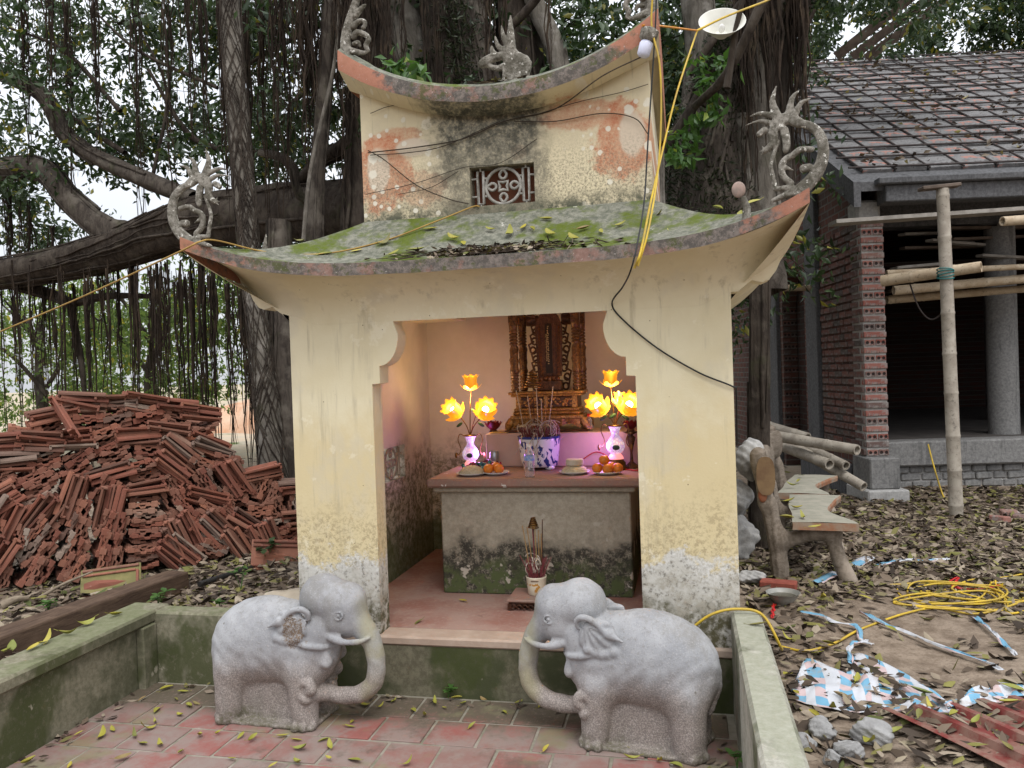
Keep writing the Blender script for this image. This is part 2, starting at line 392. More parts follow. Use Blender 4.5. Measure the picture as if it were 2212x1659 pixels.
    c = g.mix(g.m('MULTIPLY', g.m('MULTIPLY', run, g.sm(z, 2.95, 3.25)), 0.45), c, (0.22, 0.20, 0.14))
    g.bump(g.m('ADD', n3, g.m('MULTIPLY', n2, 0.5)), 0.35, 0.005)
    return g.done(c)
def mat_fascia():
    g = G('fascia_cement', 0.9, 0.15); P = g.pos(); x, y, z = g.xyz(P); au = g.m('ABSOLUTE', g.m('ADD', x, 0.93))
    n1, n2 = g.noise(6, 6, 0.7, P), g.noise(30, 6, 0.8, P)
    e = g.m('ADD', g.m('MULTIPLY', au, g.sm(z, 2.6, 3.0, 0.50, 1.05)), g.m('MULTIPLY', g.m('SUBTRACT', n1, 0.5), 0.9))
    c = g.mix(g.sm(n2, 0.4, 0.62), (0.095, 0.085, 0.075), (0.21, 0.178, 0.155))
    c = g.mix(g.m('MULTIPLY', g.sm(n1, 0.5, 0.6), 0.5), c, (0.33, 0.17, 0.13))
    c = g.mix(g.sm(e, 0.60, 0.74), c, g.mix(n2, (0.33, 0.135, 0.085), (0.42, 0.215, 0.15)))
    moss = g.m('MULTIPLY', g.sm(g.noise(9, 6, 0.8, P), 0.52, 0.60), g.sm(e, 0.85, 0.45))
    c = g.mix(g.m('MULTIPLY', moss, 0.8), c, (0.075, 0.085, 0.03))
    c = g.mix(g.sm(g.noise(90, 3, 0.7, P), 0.66, 0.72), c, (0.5, 0.47, 0.42))
    g.bump(n2, 0.45, 0.008)
    return g.done(c)
def mat_mossroof(name='mossy_roof'):
    g = G(name, 0.95, 0.1); P = g.pos(); n1, n2 = g.noise(2.6, 6, 0.65, P), g.noise(26, 6, 0.8, P)
    c = g.mix(g.sm(n2, 0.36, 0.64), (0.105, 0.11, 0.085), (0.235, 0.23, 0.185))
    c = g.mix(g.m('MULTIPLY', g.sm(n1, 0.47, 0.58), g.sm(n2, 0.30, 0.50)), c, g.mix(g.noise(50, 4, 0.7, P), (0.06, 0.085, 0.012), (0.12, 0.145, 0.03)))
    c = g.mix(g.m('MULTIPLY', g.sm(g.noise(7, 6, 0.75, P), 0.62, 0.70), g.sm(n2, 0.45, 0.55)), c, (0.55, 0.53, 0.46))
    g.bump(n2, 0.5, 0.01)
    return g.done(c)
def mat_mosscement(name='mossy_cement', base=((0.15, 0.14, 0.095), (0.25, 0.23, 0.165)), dark=0.6, topc=((0.055, 0.075, 0.015), (0.27, 0.26, 0.18))):
    g = G(name, 0.93, 0.15); P = g.pos(); z = g.xyz(P)[2]; n1, n2 = g.noise(3.2, 6, 0.65, P), g.noise(28, 6, 0.78, P)
    c = g.mix(g.sm(n2, 0.35, 0.65), *base)
    c = g.mix(g.m('MULTIPLY', g.sm(n1, 0.42, 0.60), dark), c, (0.055, 0.06, 0.03))
    c = g.mix(g.m('MULTIPLY', g.sm(g.noise(2.1, 5, 0.6, g.scaled(P, (1, 1, 0.6), (5, 2, 1))), 0.52, 0.60), g.sm(n2, 0.35, 0.5, 0, 0.8)), c, (0.05, 0.06, 0.02))
    c = g.mix(g.m('MULTIPLY', g.sm(g.noise(5, 4, 0.6, P), 0.67, 0.70), 0.7), c, (0.42, 0.38, 0.30))
    nz = g.xyz(g.n('ShaderNodeNewGeometry').outputs['Normal'])[2]
    c = g.mix(g.m('MULTIPLY', g.sm(nz, 0.6, 0.9), g.sm(n1, 0.38, 0.52)), c, g.mix(n2, *topc))
    g.bump(n2, 0.4, 0.006)
    return g.done(c)
def mat_redfloor():
    g = G('red_cement', 0.8, 0.25); P = g.pos(); n1, n2 = g.noise(3.5, 6, 0.65, P), g.noise(40, 5, 0.75, P)
    c = g.mix(g.sm(n1, 0.35, 0.65), (0.27, 0.135, 0.105), (0.33, 0.22, 0.18)); c = g.mix(g.sm(n2, 0.5, 0.7, 0, 0.4), c, (0.40, 0.33, 0.28))
    c = g.mix(g.m('MULTIPLY', g.sm(g.noise(5.5, 6, 0.7, P), 0.58, 0.7), 0.6), c, (0.15, 0.095, 0.075))
    g.bump(n2, 0.25, 0.004); return g.done(c)
def mat_tile():
    g = G('courtyard_tile', 0.85, 0.2); P = g.pos(); r = g.rnd(); n1, n2 = g.noise(5, 6, 0.7, P), g.noise(45, 5, 0.8, P)
    c = g.mix(g.sm(r, 0.0, 1.0), (0.25, 0.088, 0.075), (0.21, 0.125, 0.107))
    c = g.mix(g.sm(n1, 0.36, 0.62, 0.05, 0.8), c, (0.235, 0.195, 0.17)); c = g.mix(g.m('MULTIPLY', g.sm(g.noise(1.7, 6, 0.75, P), 0.52, 0.64), 0.7), c, (0.10, 0.08, 0.062)); c = g.mix(g.sm(n2, 0.55, 0.7, 0, 0.45), c, (0.20, 0.12, 0.10))
    y = g.xyz(P)[1]
    c = g.mix(g.m('MULTIPLY', g.sm(g.m('ADD', y, g.m('MULTIPLY', n1, 0.5)), 3.80, 3.98), g.sm(n2, 0.25, 0.5)), c, (0.105, 0.085, 0.06))   # silted strip along the step
    c = g.mix(g.m('MULTIPLY', g.sm(g.noise(2.3, 5, 0.6, P), 0.55, 0.66), 0.6), c, (0.19, 0.185, 0.10))
    g.bump(n2, 0.3, 0.003); return g.done(c)
def mat_stone(scar=True):
    g = G('elephant_granite' if scar else 'elephant_granite_sound', 0.82, 0.25); P = g.obj(); z = g.xyz(P)[2]; n1, n2, n3 = g.noise(6, 6, 0.65, P), g.noise(60, 5, 0.75, P), g.noise(150, 3, 0.8, P)
    c = g.mix(g.sm(n1, 0.3, 0.7), (0.255, 0.258, 0.268), (0.37, 0.372, 0.38))
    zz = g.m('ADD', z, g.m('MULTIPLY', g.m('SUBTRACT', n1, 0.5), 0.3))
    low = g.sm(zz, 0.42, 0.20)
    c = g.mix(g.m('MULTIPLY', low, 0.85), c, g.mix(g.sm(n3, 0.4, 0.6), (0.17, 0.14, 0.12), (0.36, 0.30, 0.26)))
    c = g.mix(g.m('MULTIPLY', g.sm(g.noise(3.2, 6, 0.7, g.scaled(P, (1, 1, 0.45), (1, 3, 0))), 0.50, 0.66), 0.55), c, (0.19, 0.175, 0.15))
    c = g.mix(g.m('MULTIPLY', g.sm(n2, 0.52, 0.68), 0.5), c, (0.20, 0.185, 0.165))
    c = g.mix(g.m('MULTIPLY', g.sm(n3, 0.56, 0.66), 0.5), c, (0.46, 0.45, 0.43))
    c = g.mix(g.m('MULTIPLY', g.m('MULTIPLY', g.sm(g.vor(12, P), 0.09, 0.05), g.sm(n1, 0.52, 0.56)), 0.8), c, (0.13, 0.115, 0.09))
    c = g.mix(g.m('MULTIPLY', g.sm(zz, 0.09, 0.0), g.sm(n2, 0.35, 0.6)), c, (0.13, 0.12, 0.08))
    xx_, yy_, zz_ = g.xyz(P); x = g.m('ABSOLUTE', xx_)
    ds = g.m('ADD', g.m('ADD', g.m('POWER', g.m('MULTIPLY', g.m('SUBTRACT', xx_, 0.135), 16.0), 2.0), g.m('POWER', g.m('MULTIPLY', g.m('SUBTRACT', zz_, 0.485), 13.0), 2.0)), g.m('MULTIPLY', g.m('SUBTRACT', g.noise(28, 5, 0.75, P), 0.5), 4.5))
    c = g.mix(g.m('MULTIPLY', g.m('MULTIPLY', g.sm(ds, 1.0, 0.75), g.sm(yy_, -0.08, -0.10)), g.sm(n3, 0.38, 0.56)), c, (0.17, 0.12, 0.08)) if scar else c   # broken ear
    c = g.mix(g.m('MULTIPLY', g.sm(x, 0.40, 0.47), g.sm(g.noise(5, 4, 0.6, P), 0.35, 0.6, 0.2, 0.75)), c, (0.30, 0.275, 0.165))
    g.bump(g.m('ADD', g.m('MULTIPLY', n3, 0.6), g.m('MULTIPLY', n2, 0.7)), 0.7, 0.006); return g.done(c)
def mat_finial():
    g = G('lichened_cement', 0.93, 0.15); P = g.pos(); n1, n2 = g.noise(12, 6, 0.75, P), g.noise(60, 5, 0.8, P)
    c = g.mix(g.sm(n1, 0.38, 0.6), (0.11, 0.10, 0.08), (0.27, 0.25, 0.215)); c = g.mix(g.sm(n2, 0.50, 0.60, 0, 0.7), c, (0.065, 0.06, 0.042))
    c = g.mix(g.sm(g.noise(35, 4, 0.7, P), 0.60, 0.66), c, (0.62, 0.60, 0.54)); g.bump(g.m('ADD', n2, g.m('MULTIPLY', g.vor(55, P), 0.8)), 0.5, 0.008); return g.done(c)
def mat_ground():
    g = G('soil', 0.95, 0.1); P = g.pos(); n1, n2, n3 = g.noise(0.9, 6, 0.6, P), g.noise(9, 6, 0.75, P), g.noise(60, 5, 0.8, P)
    c = g.mix(g.sm(n2, 0.35, 0.65), (0.165, 0.125, 0.092), (0.29, 0.23, 0.175)); c = g.mix(g.sm(n3, 0.5, 0.66, 0, 0.6), c, (0.10, 0.075, 0.055))
    x, y, z = g.xyz(P)
    far = g.sm(y, 10.5, 14); c = g.mix(far, c, g.mix(g.sm(n1, 0.4, 0.6), (0.45, 0.36, 0.26), (0.40, 0.35, 0.27)))
    c = g.mix(g.m('MULTIPLY', g.sm(n1, 0.55, 0.62), g.sm(y, 12, 16)), c, (0.12, 0.15, 0.05))
    g.bump(g.m('ADD', g.m('MULTIPLY', n2, 1.0), g.m('MULTIPLY', n3, 0.5)), 0.6, 0.02); return g.done(c)
PLASTER, INNER, UPPER, FASCIA, MROOF, STONE, FINIAL, SOIL = mat_plaster(), mat_inner(), mat_upper(), mat_fascia(), mat_mossroof(), mat_stone(), mat_finial(), mat_ground()
MCEM = mat_mosscement(); STEP = mat_mosscement('mossy_step', ((0.10, 0.09, 0.06), (0.17, 0.155, 0.105)), 0.98)
RWALL = mat_mosscement('grey_wall_cement', ((0.26, 0.25, 0.205), (0.40, 0.385, 0.325)), 0.4, ((0.14, 0.15, 0.08), (0.44, 0.43, 0.37)))
REDF, TILE = mat_redfloor(), mat_tile()
MORTAR = simple('dirty_mortar', (0.30, 0.27, 0.225), (0.16, 0.15, 0.105), 7, 0.95, 0.4, 0.004)
NOSING = simple('worn_cement_nosing', (0.42, 0.33, 0.26), (0.34, 0.25, 0.19), 9, 0.9, 0.3, 0.004)
ALTARM = None

# ================================================================ ground
XC = -0.93
def ss(a, b, x):
    t = np.clip((x-a)/(b-a), 0, 1); return t*t*(3-2*t)
def ground_z(x, y):
    x = np.asarray(x, float); y = np.asarray(y, float)
    side = 0.15+0.19*ss(0.0, -2.0, x)
    bump = 0.02*np.sin(x*2.1+y*1.3)+0.015*np.sin(x*4.7-y*3.1+1)+0.008*np.sin(x*9.1+y*7.7)
    yard = ((x > -3.16) & (x < 0.27) & (y < 4.02)) | ((x > -2.05) & (x < 0.18) & (y < 6.1))
    return np.where(yard, -0.06, side+bump)
xs = np.unique(np.concatenate([-np.geomspace(7, 400, 22), np.arange(-7, 8, 0.09), np.geomspace(8, 400, 22), [-3.17, -3.15, 0.26, 0.28, -2.06, -2.04, 0.17, 0.19]]))
ys = np.unique(np.concatenate([-np.geomspace(2, 200, 16), np.arange(-2, 13, 0.09), np.geomspace(13, 900, 30), [4.01, 4.03, 6.09, 6.11]]))
GX, GY = np.meshgrid(xs, ys, indexing='ij'); GZ = ground_z(GX, GY); nx, ny = GX.shape
ii = (np.arange(nx-1)[:, None]*ny+np.arange(ny-1)[None, :]).ravel()
me = raw_mesh('ground', np.stack([GX, GY, GZ], -1).reshape(-1, 3), np.stack([ii, ii+ny, ii+ny+1, ii+1], 1), True)
tag(mk('ground', me, SOIL), kind='structure')

# courtyard paving: mortar bed with single tiles
bed = MB().box(-3.06, 0.22, 0.6, 3.99, -0.05, 0.0).build('courtyard_floor', MORTAR); tag(bed, kind='structure')
tile_me = MB().bbox(-0.1215, 0.1215, -0.118, 0.118, -0.008, 0.005, 0.003).mesh('courtyard_tile')
row = 0; y = 3.81
while y > 1.2:
    off = (0.13 if row % 2 else 0.0)+random.uniform(-0.012, 0.012)
    k = -3.3+off
    while k < 0.4:
        x0, x1 = max(k-0.1225, -3.03), min(k+0.1225, 0.19)
        if x1-x0 > 0.05:
            t = mk('tile', tile_me, TILE, bed, False); t.location = ((x0+x1)/2, y+random.uniform(-.003, .003), random.uniform(-0.002, 0.003))
            t.scale = ((x1-x0)/0.245, 1, 1); t.rotation_euler = (random.uniform(-.006, .006), random.uniform(-.006, .006), random.uniform(-.012, .012))
        k += 0.257
    y -= 0.252; row += 1
# low walls round the courtyard
lw = empty('courtyard_wall', (-3.12, 2.6, 0), 'low mossy cement wall with an overhanging cap beside the timber beam', 'wall')
MB().bbox(-3.19, -3.035, 0.7, 4.07, -0.02, 0.345, 0.006).build('wall_body', MCEM, lw)
MB().bbox(-3.235, -2.995, 0.68, 4.09, 0.347, 0.415, 0.012).build('cap', MCEM, lw)
MB().bbox(-3.034, -2.985, 3.83, 3.945, 0.0, 0.346, 0.006).build('corner_post', MCEM, lw)
bw = MB().bbox(-3.03, -2.105, 3.95, 4.08, -0.02, 0.405, 0.012).build('courtyard_wall', MCEM); tag(bw, 'short mossy cement wall behind the left stone elephant', 'wall')
rw = MB().bbox(0.195, 0.337, 0.7, 4.0, -0.02, 0.50, 0.014).build('courtyard_wall', RWALL); tag(rw, 'pale grey low wall with the yellow cord laid across its end', 'wall')

# ================================================================ shrine
S = empty('shrine', (XC, 3.97, 0), 'cream plastered shrine with upturned mossy roofs and dragon finials', 'shrine')
def sx(u): return XC+u
YW, YB, ZS, ZL = 3.97, 6.12, 0.32, 2.025
pl = MB().box(sx(-1.165), sx(1.165), 3.955, YB, -0.03, 0.268).build('plinth', STEP, S)
MB().bbox(sx(-1.168), sx(1.168), 3.948, 4.10, 0.27, ZS, 0.01).build('threshold', NOSING, S)
MB().box(sx(-1.04), sx(1.04), 4.102, 6.0, 0.27, ZS-0.002).build('inner_floor', REDF, S)
# front wall with the notched opening
BR = [(1.17, 2.06), (1.205, 2.062), (1.232, 2.085), (1.255, 2.118), (1.29, 2.106), (1.32, 2.100), (1.352, 2.112), (1.385, 2.155), (1.405, 2.20), (1.42, 2.225)]
def arc_notch():
    pts = [(0.575, 2.025), (0.565, 1.985)]
    for k in range(9):
        a = k/8*math.pi/2; pts.append((0.545+0.11*(1-math.cos(a))+0.0, 1.93-0.165*math.sin(a)))
    return pts+[(0.655, 1.672), (0.70, 1.668), (0.70, ZS)]
half = arc_notch()
poly = [(-1.17, ZS), (-0.70, ZS)]
poly = [(-u, z) for u, z in half[::-1]]+half
outer = [(1.17, ZS)]+[(1.17, 1.0), (1.17, 1.6)]+[(1.17, 2.03), (1.17, 2.35)]
front = poly+outer+[(-u, z) for u, z in outer[::-1]]
MB().prism([(sx(u), z) for u, z in front], YW, YW+0.13).build('front_wall', PLASTER, S)
for s_ in (-1, 1):
    pb = [(1.172, 2.03)]+BR+[(1.43, 2.30), (1.172, 2.36)]
    pb = [(sx(s_*u), z) for u, z in pb]
    MB().prism(pb if s_ > 0 else pb[::-1], YW+0.002, YW+0.125).build('eave_bracket', PLASTER, S)
# side, back walls, ceiling; the left one has a vent
VX, VY0, VY1, VZ0, VZ1 = sx(-1.06), 4.98, 5.40, 0.985, 1.218
x0, x1 = sx(-1.17), sx(-1.055)
mb = MB(); mb.box(x0, x1, YW+0.131, VY0, ZS-.05, 2.3).box(x0, x1, VY1, YB, ZS-.05, 2.3).box(x0, x1, VY0, VY1, ZS-.05, VZ0).box(x0, x1, VY0, VY1, VZ1, 2.3)
mb.mi = [0]*len(mb.F); o = mb.build('side_wall', INNER, S)
MB().box(sx(1.055), sx(1.168), YW+0.131, YB, ZS-.05, 2.3).build('side_wall', [PLASTER], S)
MB().box(sx(1.048), sx(1.0545), YW+0.131, 6.0, ZS-.01, 2.2).build('inner_lining', INNER, S)
MB().box(x1, sx(1.047), 6.0, YB, ZS-.05, 2.3).build('back_wall', INNER, S)
MB().box(x1, sx(1.047), YW+0.131, 5.999, 2.2, 2.26).build('ceiling', INNER, S)
MB().box(x1, x1+0.38, 5.55, 5.82, 2.115, 2.198).build('ceiling_beam', PLASTER, S)

def vent(cx, cy, cz, w, h, name, parent, M, mat):
    """pierced cement screen: ring, four petals, centre block and two slotted bars; drawn in x,z then placed by M"""
    mb = MB()
    def loop(pts, r, closed=True):
        pts = [M @ Vector((p[0], 0, p[1])) for p in pts]
        mb.tube(pts+([pts[0], pts[1]] if closed else []), r, 6, cap=not closed)
    rr = h*0.46
    loop([(rr*math.cos(a), rr*math.sin(a)) for a in np.linspace(0, 2*math.pi, 28, endpoint=False)], 0.009)
    for s_ in (-1, 1):
        a, b, t = s_*(w*0.31), s_*(w*0.40), h*0.42
        loop([(a, -t), (b, -t), (b, t), (a, t)], 0.008)
        for q in (-0.5, 0.5): loop([(s_*rr*0.93, q*rr), (a, q*rr)], 0.006, False); loop([(b, q*rr), (s_*w*0.495, q*rr)], 0.006, False)
        loop([((a+b)/2, s_*t), ((a+b)/2, s_*h*0.5)], 0.006, False); loop([(-(a+b)/2, s_*t), (-(a+b)/2, s_*h*0.5)], 0.006, False)
    q = rr*0.26; loop([(-q, -q), (0, -q*.75), (q, -q), (q*.75, 0), (q, q), (0, q*.75), (-q, q), (-q*.75, 0)], 0.0085)
    g_ = mb.build(name, mat, parent, smooth=True)
    for k in range(4):
        pm = MB(); pts = []
        for a in np.linspace(0, 2*math.pi, 16, endpoint=False):
            w_ = rr*0.20*math.sin(a); l_ = rr*0.66+rr*0.25*math.cos(a); w_ *= (1.0 if math.cos(a) < 0 else 1-0.5*math.cos(a))
            ca, sa = math.cos(k*math.pi/2), math.sin(k*math.pi/2); pts.append(M @ Vector((l_*ca-w_*sa, 0, l_*sa+w_*ca)))
        pm.tube(pts+[pts[0], pts[1]], 0.008, 6, cap=False); pm.build('petal', mat, g_, smooth=True)
VENTC = simple('weathered_white_cement', (0.40, 0.38, 0.34), (0.20, 0.19, 0.165), 30, 0.9, 0.4, 0.004)
vent(0, 0, 0, VY1-VY0, VZ1-VZ0, 'vent_screen', S, Matrix.Translation((x1-0.03, (VY0+VY1)/2, (VZ0+VZ1)/2)) @ Matrix.Rotation(R(90), 4, 'Z'), simple('vent_plaster', (0.45, 0.37, 0.28), (0.3, 0.25, 0.18), 20))
# ---- lower roof: concave slab with lifted corners
NT = 41
def eave(side, t):
    """bottom edge of the eave; side 0 front,1 right,2 back,3 left; t in [-1,1]"""
    a = abs(t); lift = 0.145*a**5
    if side in (0, 2):
        u = 1.465*t; y = 3.70-0.25*a**4
        if side == 2: u = -u; y = 10.10-y
    else:
        u = 1.425+0.04*a**4; y = 5.05+1.60*t
        if side == 3: u = -u; y = 10.10-y
    return Vector((sx(u), y, 2.215+0.006*a*a+lift)), lift
def inner(side, t):
    return {0: Vector((sx(0.80*t), 4.2, 0)), 1: Vector((sx(0.80), 5.05+0.85*t, 0)), 2: Vector((sx(-0.80*t), 5.9, 0)), 3: Vector((sx(-0.80), 5.05-0.85*t, 0))}[side]
top = MB(); fas = MB(); TH = 0.062
for side in range(4):
    P = []; Fb = []
    for k in range(NT):
        t = -1+2*k/(NT-1); e, lift = eave(side, t); i_ = inner(side, t); rowp = []
        for j in range(11):
            v = j/10; z = 2.215+TH+0.006*t*t+lift*(1-v)**3+0.305*v**1.45
            p = e.lerp(Vector((i_.x, i_.y, 0)), v); z += wob((p.x, p.y, 0), 0.006, 9, 1.0) if 0 < j < 10 else 0
            rowp.append((p.x, p.y, z))
        P.append(rowp); q = wob((e.x, e.y, 0), 0.004, 14, 3)
        Fb.append([(e.x, e.y, e.z+q), (e.x, e.y, e.z+TH)])
    top.grid(P); fas.grid([r_[::-1] for r_ in Fb])
roof = top.build('lower_roof', MROOF, S, angle=40)
fo = fas.build('eave_fascia', FASCIA, roof, angle=40)
cov = MB(); P = []
for k in range(61):
    t = -1+2*k/60; e, lift = eave(0, t); u = e.x-XC; au = abs(u)
    zb = 2.0 if au <= 1.17 else float(np.interp(au, [b[0] for b in BR]+[1.465], [b[1] for b in BR]+[2.30]))
    yb = YW-0.001 if au < 1.42 else YW-0.001-(au-1.42)*2
    if au <= 1.17: zb = 2.0+0.06*ss(1.0, 1.17, au)
    rowp = []
    for j in range(11):
        a = j/10*math.pi/2; rowp.append((e.x, yb-(yb-e.y)*(1-math.cos(a)), zb+(e.z-zb)*math.sin(a)))
    P.append(rowp)
cov.grid(P); cov.build('eave_cove', PLASTER, roof, smooth=True)
for side in (1, 3):
    so = MB(); P = []
    for k in range(31):
        t = -1+2*k/30; e, _ = eave(side, t); s_ = 1 if side == 1 else -1
        b_ = Vector((sx(s_*1.172), 4.09+(e.y-3.45)/3.2*2.02, 2.05))
        P.append([tuple(e.lerp(b_, j/6)+Vector((0, 0, -0.02*math.sin(math.pi*j/6)))) for j in range(7)])
    so.grid(P); so.build('eave_soffit', PLASTER, roof, smooth=True)
# ---- upper block
def wtop(u): return 3.14+0.26*u*u
mb = MB(); us = sorted(set([round(v, 4) for v in np.linspace(-0.806, 0.806, 37)]+[-0.18, 0.18])); YU = 4.2
V0, V1 = 2.625, 2.838
for a, b in zip(us[:-1], us[1:]):
    segs = [(2.45, None)] if not (a >= -0.1801 and b <= 0.1801) else [(2.45, V0), (V1, None)]
    for z0, z1 in segs:
        za, zb = (wtop(a), wtop(b)) if z1 is None else (z1, z1)
        mb.add([(sx(a), YU, z0), (sx(b), YU, z0), (sx(b), YU, zb), (sx(a), YU, za)], [(0, 1, 2, 3)])
r0, r1, yb = sx(-0.18), sx(0.18), YU+0.11
mb.add([(r0, YU, V0), (r1, YU, V0), (r1, yb, V0), (r0, yb, V0), (r0, YU, V1), (r1, YU, V1), (r1, yb, V1), (r0, yb, V1)], [(0, 3, 2, 1), (4, 5, 6, 7), (0, 4, 7, 3), (1, 2, 6, 5)])
for s_ in (-0.806, 0.806):
    P = [[(sx(s_), y_, 2.45), (sx(s_), y_, wtop(s_)+(0.0 if y_ == YU else 0.12))] for y_ in (YU, 4.24, 5.9)]; mb.grid(P if s_ > 0 else [p[::-1] for p in P])
mb.add([(sx(-.806), 5.9, 2.45), (sx(.806), 5.9, 2.45), (sx(.806), 5.9, 3.4), (sx(-.806), 5.9, 3.4)], [(0, 3, 2, 1)])
ub = mb.build('upper_wall', UPPER, S)
MB().box(r0, r1, YU+0.10, YU+0.115, V0, V1).build('vent_backing', simple('rust_board', (0.20, 0.075, 0.035), (0.15, 0.055, 0.03), 6), ub)
vent(0, 0, 0, 0.36, V1-V0, 'vent_screen', ub, Matrix.Translation((sx(0), YU+0.035, (V0+V1)/2)), VENTC)
# ---- upper roof
def ub_(u): return 3.138+0.30*u*u+0.06*u**4
mb = MB(); fb = MB(); P = []; Q = []; U = []
for u in np.linspace(-0.865, 0.865, 41):
    b_ = ub_(u)+wob((u, 0, 0), 0.004, 20); t_ = ub_(u)+0.082+0.045*abs(u)**3
    x = sx(u)
    U.append([(x, YU+0.004, min(wtop(u), b_-0.01)), (x, YU-0.05, b_-0.045+0.0*u), (x, 4.065, b_-0.004), (x, 4.05, b_)])
    Q.append([(x, 4.05, b_), (x, 4.045, (b_+t_)/2), (x, 4.052, t_)])
    P.append([(x, 4.052, t_), (x, 4.10, t_+0.03), (x, 4.5, t_+0.10), (x, 5.05, t_+0.16), (x, 5.6, t_+0.10), (x, 6.05, t_), (x, 6.05, b_), (x, 5.9, b_-0.05)])
mb.grid(P); ur = mb.build('upper_roof', MROOF, S, angle=45)
fb.grid(Q); fb.build('upper_fascia', FASCIA, ur, angle=45)
un = MB(); un.grid(U); un.build('upper_cove', UPPER, ur, smooth=True)
for e_, s_ in ((0, 1), (-1, -1)):
    so_ = MB(); so_.grid([[(sx(-s_*0.80), y_, ub_(0.8)-0.008), (sx(-s_*0.865), y_, ub_(0.865)-0.008)] for y_ in (4.12, 5.95)]); so_.build('gable_soffit', UPPER, ur)
    ring = U[e_]+Q[e_][1:]+P[e_][1:]; MB().add(ring, [tuple(range(len(ring)))]).build('gable_end', FASCIA, ur)

# ---- finials, cut from cement: strokes in picture units, swept as round cones
def strokes_mesh(name, strokes, sc, depth, h=0.0065, k=0.012, org=(0, 0)):
    S_ = []
    for pts, r0_, r1_ in strokes:
        r0_, r1_ = r0_*0.84, r1_*0.82
        pts = spline(pts, 4) if len(pts) > 2 else [np.array(p, float) for p in pts]
        n_ = len(pts)
        for i in range(n_-1):
            ra = r0_+(r1_-r0_)*i/(n_-1); rb = r0_+(r1_-r0_)*(i+1)/(n_-1)
            a, b = pts[i], pts[i+1]
            S_.append((((a[0]-org[0])*sc[0], 0, (org[1]-a[1])*sc[1]), ((b[0]-org[0])*sc[0], 0, (org[1]-b[1])*sc[1]), ra*sc[1], rb*sc[1]))
    lo = np.min([np.minimum(a, b)-max(ra, rb)-0.02 for a, b, ra, rb in S_], 0); hi = np.max([np.maximum(a, b)+max(ra, rb)+0.02 for a, b, ra, rb in S_], 0)
    lo[1], hi[1] = -depth-0.02, depth+0.02
    def f(X, Y, Z):
        D = None
        for a, b, ra, rb in S_:
            d = sd_cone(X, Y, Z, a, b, ra, rb, 1.0); D = d if D is None else smin(D, d, k)
        return np.maximum(D, np.abs(Y)-depth)
    V, F = surface_nets(f, lo, hi, h)
    return raw_mesh(name, V, F, True)
DR = [([(330, 1300), (200, 1180), (110, 1020), (80, 850), (110, 680), (200, 560), (330, 490)], 95, 50), ([(330, 490), (450, 420), (560, 480)], 70, 90), ([(560, 480), (620, 580)], 90, 50),
      ([(430, 400), (390, 190), (310, 105)], 60, 8), ([(550, 400), (600, 190), (555, 10)], 70, 10), ([(370, 400), (300, 265), (200, 228)], 50, 10), ([(600, 360), (740, 310), (850, 325)], 45, 8),
      ([(640, 440), (740, 400), (900, 425)], 40, 6), ([(690, 520), (745, 560)], 50, 48), ([(480, 560), (460, 720), (470, 800)], 60, 42), ([(590, 580), (610, 700), (690, 770)], 60, 40),
      ([(690, 770), (725, 700)], 20, 9), ([(690, 770), (755, 765)], 20, 9), ([(690, 770), (735, 815)], 20, 9), ([(545, 680), (590, 800), (630, 950), (610, 1100), (590, 1240)], 25, 32),
      ([(200, 830), (320, 815), (400, 870), (480, 910), (520, 990), (500, 1110), (420, 1200)], 40, 45), ([(480, 1000), (390, 1050)], 35, 6), ([(230, 1040), (285, 1045)], 55, 62), ([(350, 1300), (480, 1250), (600, 1250)], 60, 25),
      ([(330, 1300), (480, 1330), (620, 1380)], 60, 30)]
fin_me = strokes_mesh('corner_dragon', DR, (0.00038, 0.00036), 0.013, h=0.0048, k=0.004, org=(330, 1290))
for s_ in (-1, 1):
    f_ = mk('dragon_finial', fin_me.copy() if s_ > 0 else fin_me, FINIAL, S, False)
    f_.matrix_parent_inverse = Matrix.Translation(-Vector(S.location))
    if s_ < 0: f_.location = (sx(-1.445), 3.50, 2.415); f_.rotation_euler = (R(-4), 0, R(4))
    else:
        for v in f_.data.vertices: v.co.x = -v.co.x
        f_.data.flip_normals(); f_.location = (sx(1.435), 3.50, 2.43); f_.rotation_euler = (R(-4), 0, R(-12))
TL = [([(200, 640), (205, 420), (245, 250), (320, 60), (380, -120), (330, -260)], 80, 40), ([(330, 150), (430, 60), (480, 30)], 50, 6), ([(300, 280), (380, 220), (450, 240), (440, 300), (410, 300)], 38, 18),
      ([(300, 400), (350, 350), (450, 390), (490, 450), (450, 520), (480, 580)], 40, 28), ([(300, 480), (360, 470), (380, 520)], 28, 20), ([(260, 560), (400, 600), (470, 600)], 50, 12), ([(330, -120), (480, -160)], 40, 8), ([(350, -60), (460, -40)], 30, 8)]
tl_me = strokes_mesh('ridge_dragon', TL, (0.00047, 0.00046), 0.016, h=0.0055, k=0.005, org=(205, 590))
for s_ in (-1, 1):
    f_ = mk('dragon_finial', tl_me if s_ < 0 else tl_me.copy(), FINIAL, S, False); f_.matrix_parent_inverse = Matrix.Translation(-Vector(S.location))
    if s_ < 0: f_.location = (sx(-0.835), 4.10, 3.50)
    else:
        for v in f_.data.vertices: v.co.x = -v.co.x
        f_.data.flip_normals(); f_.location = (sx(0.835), 4.10, 3.50)
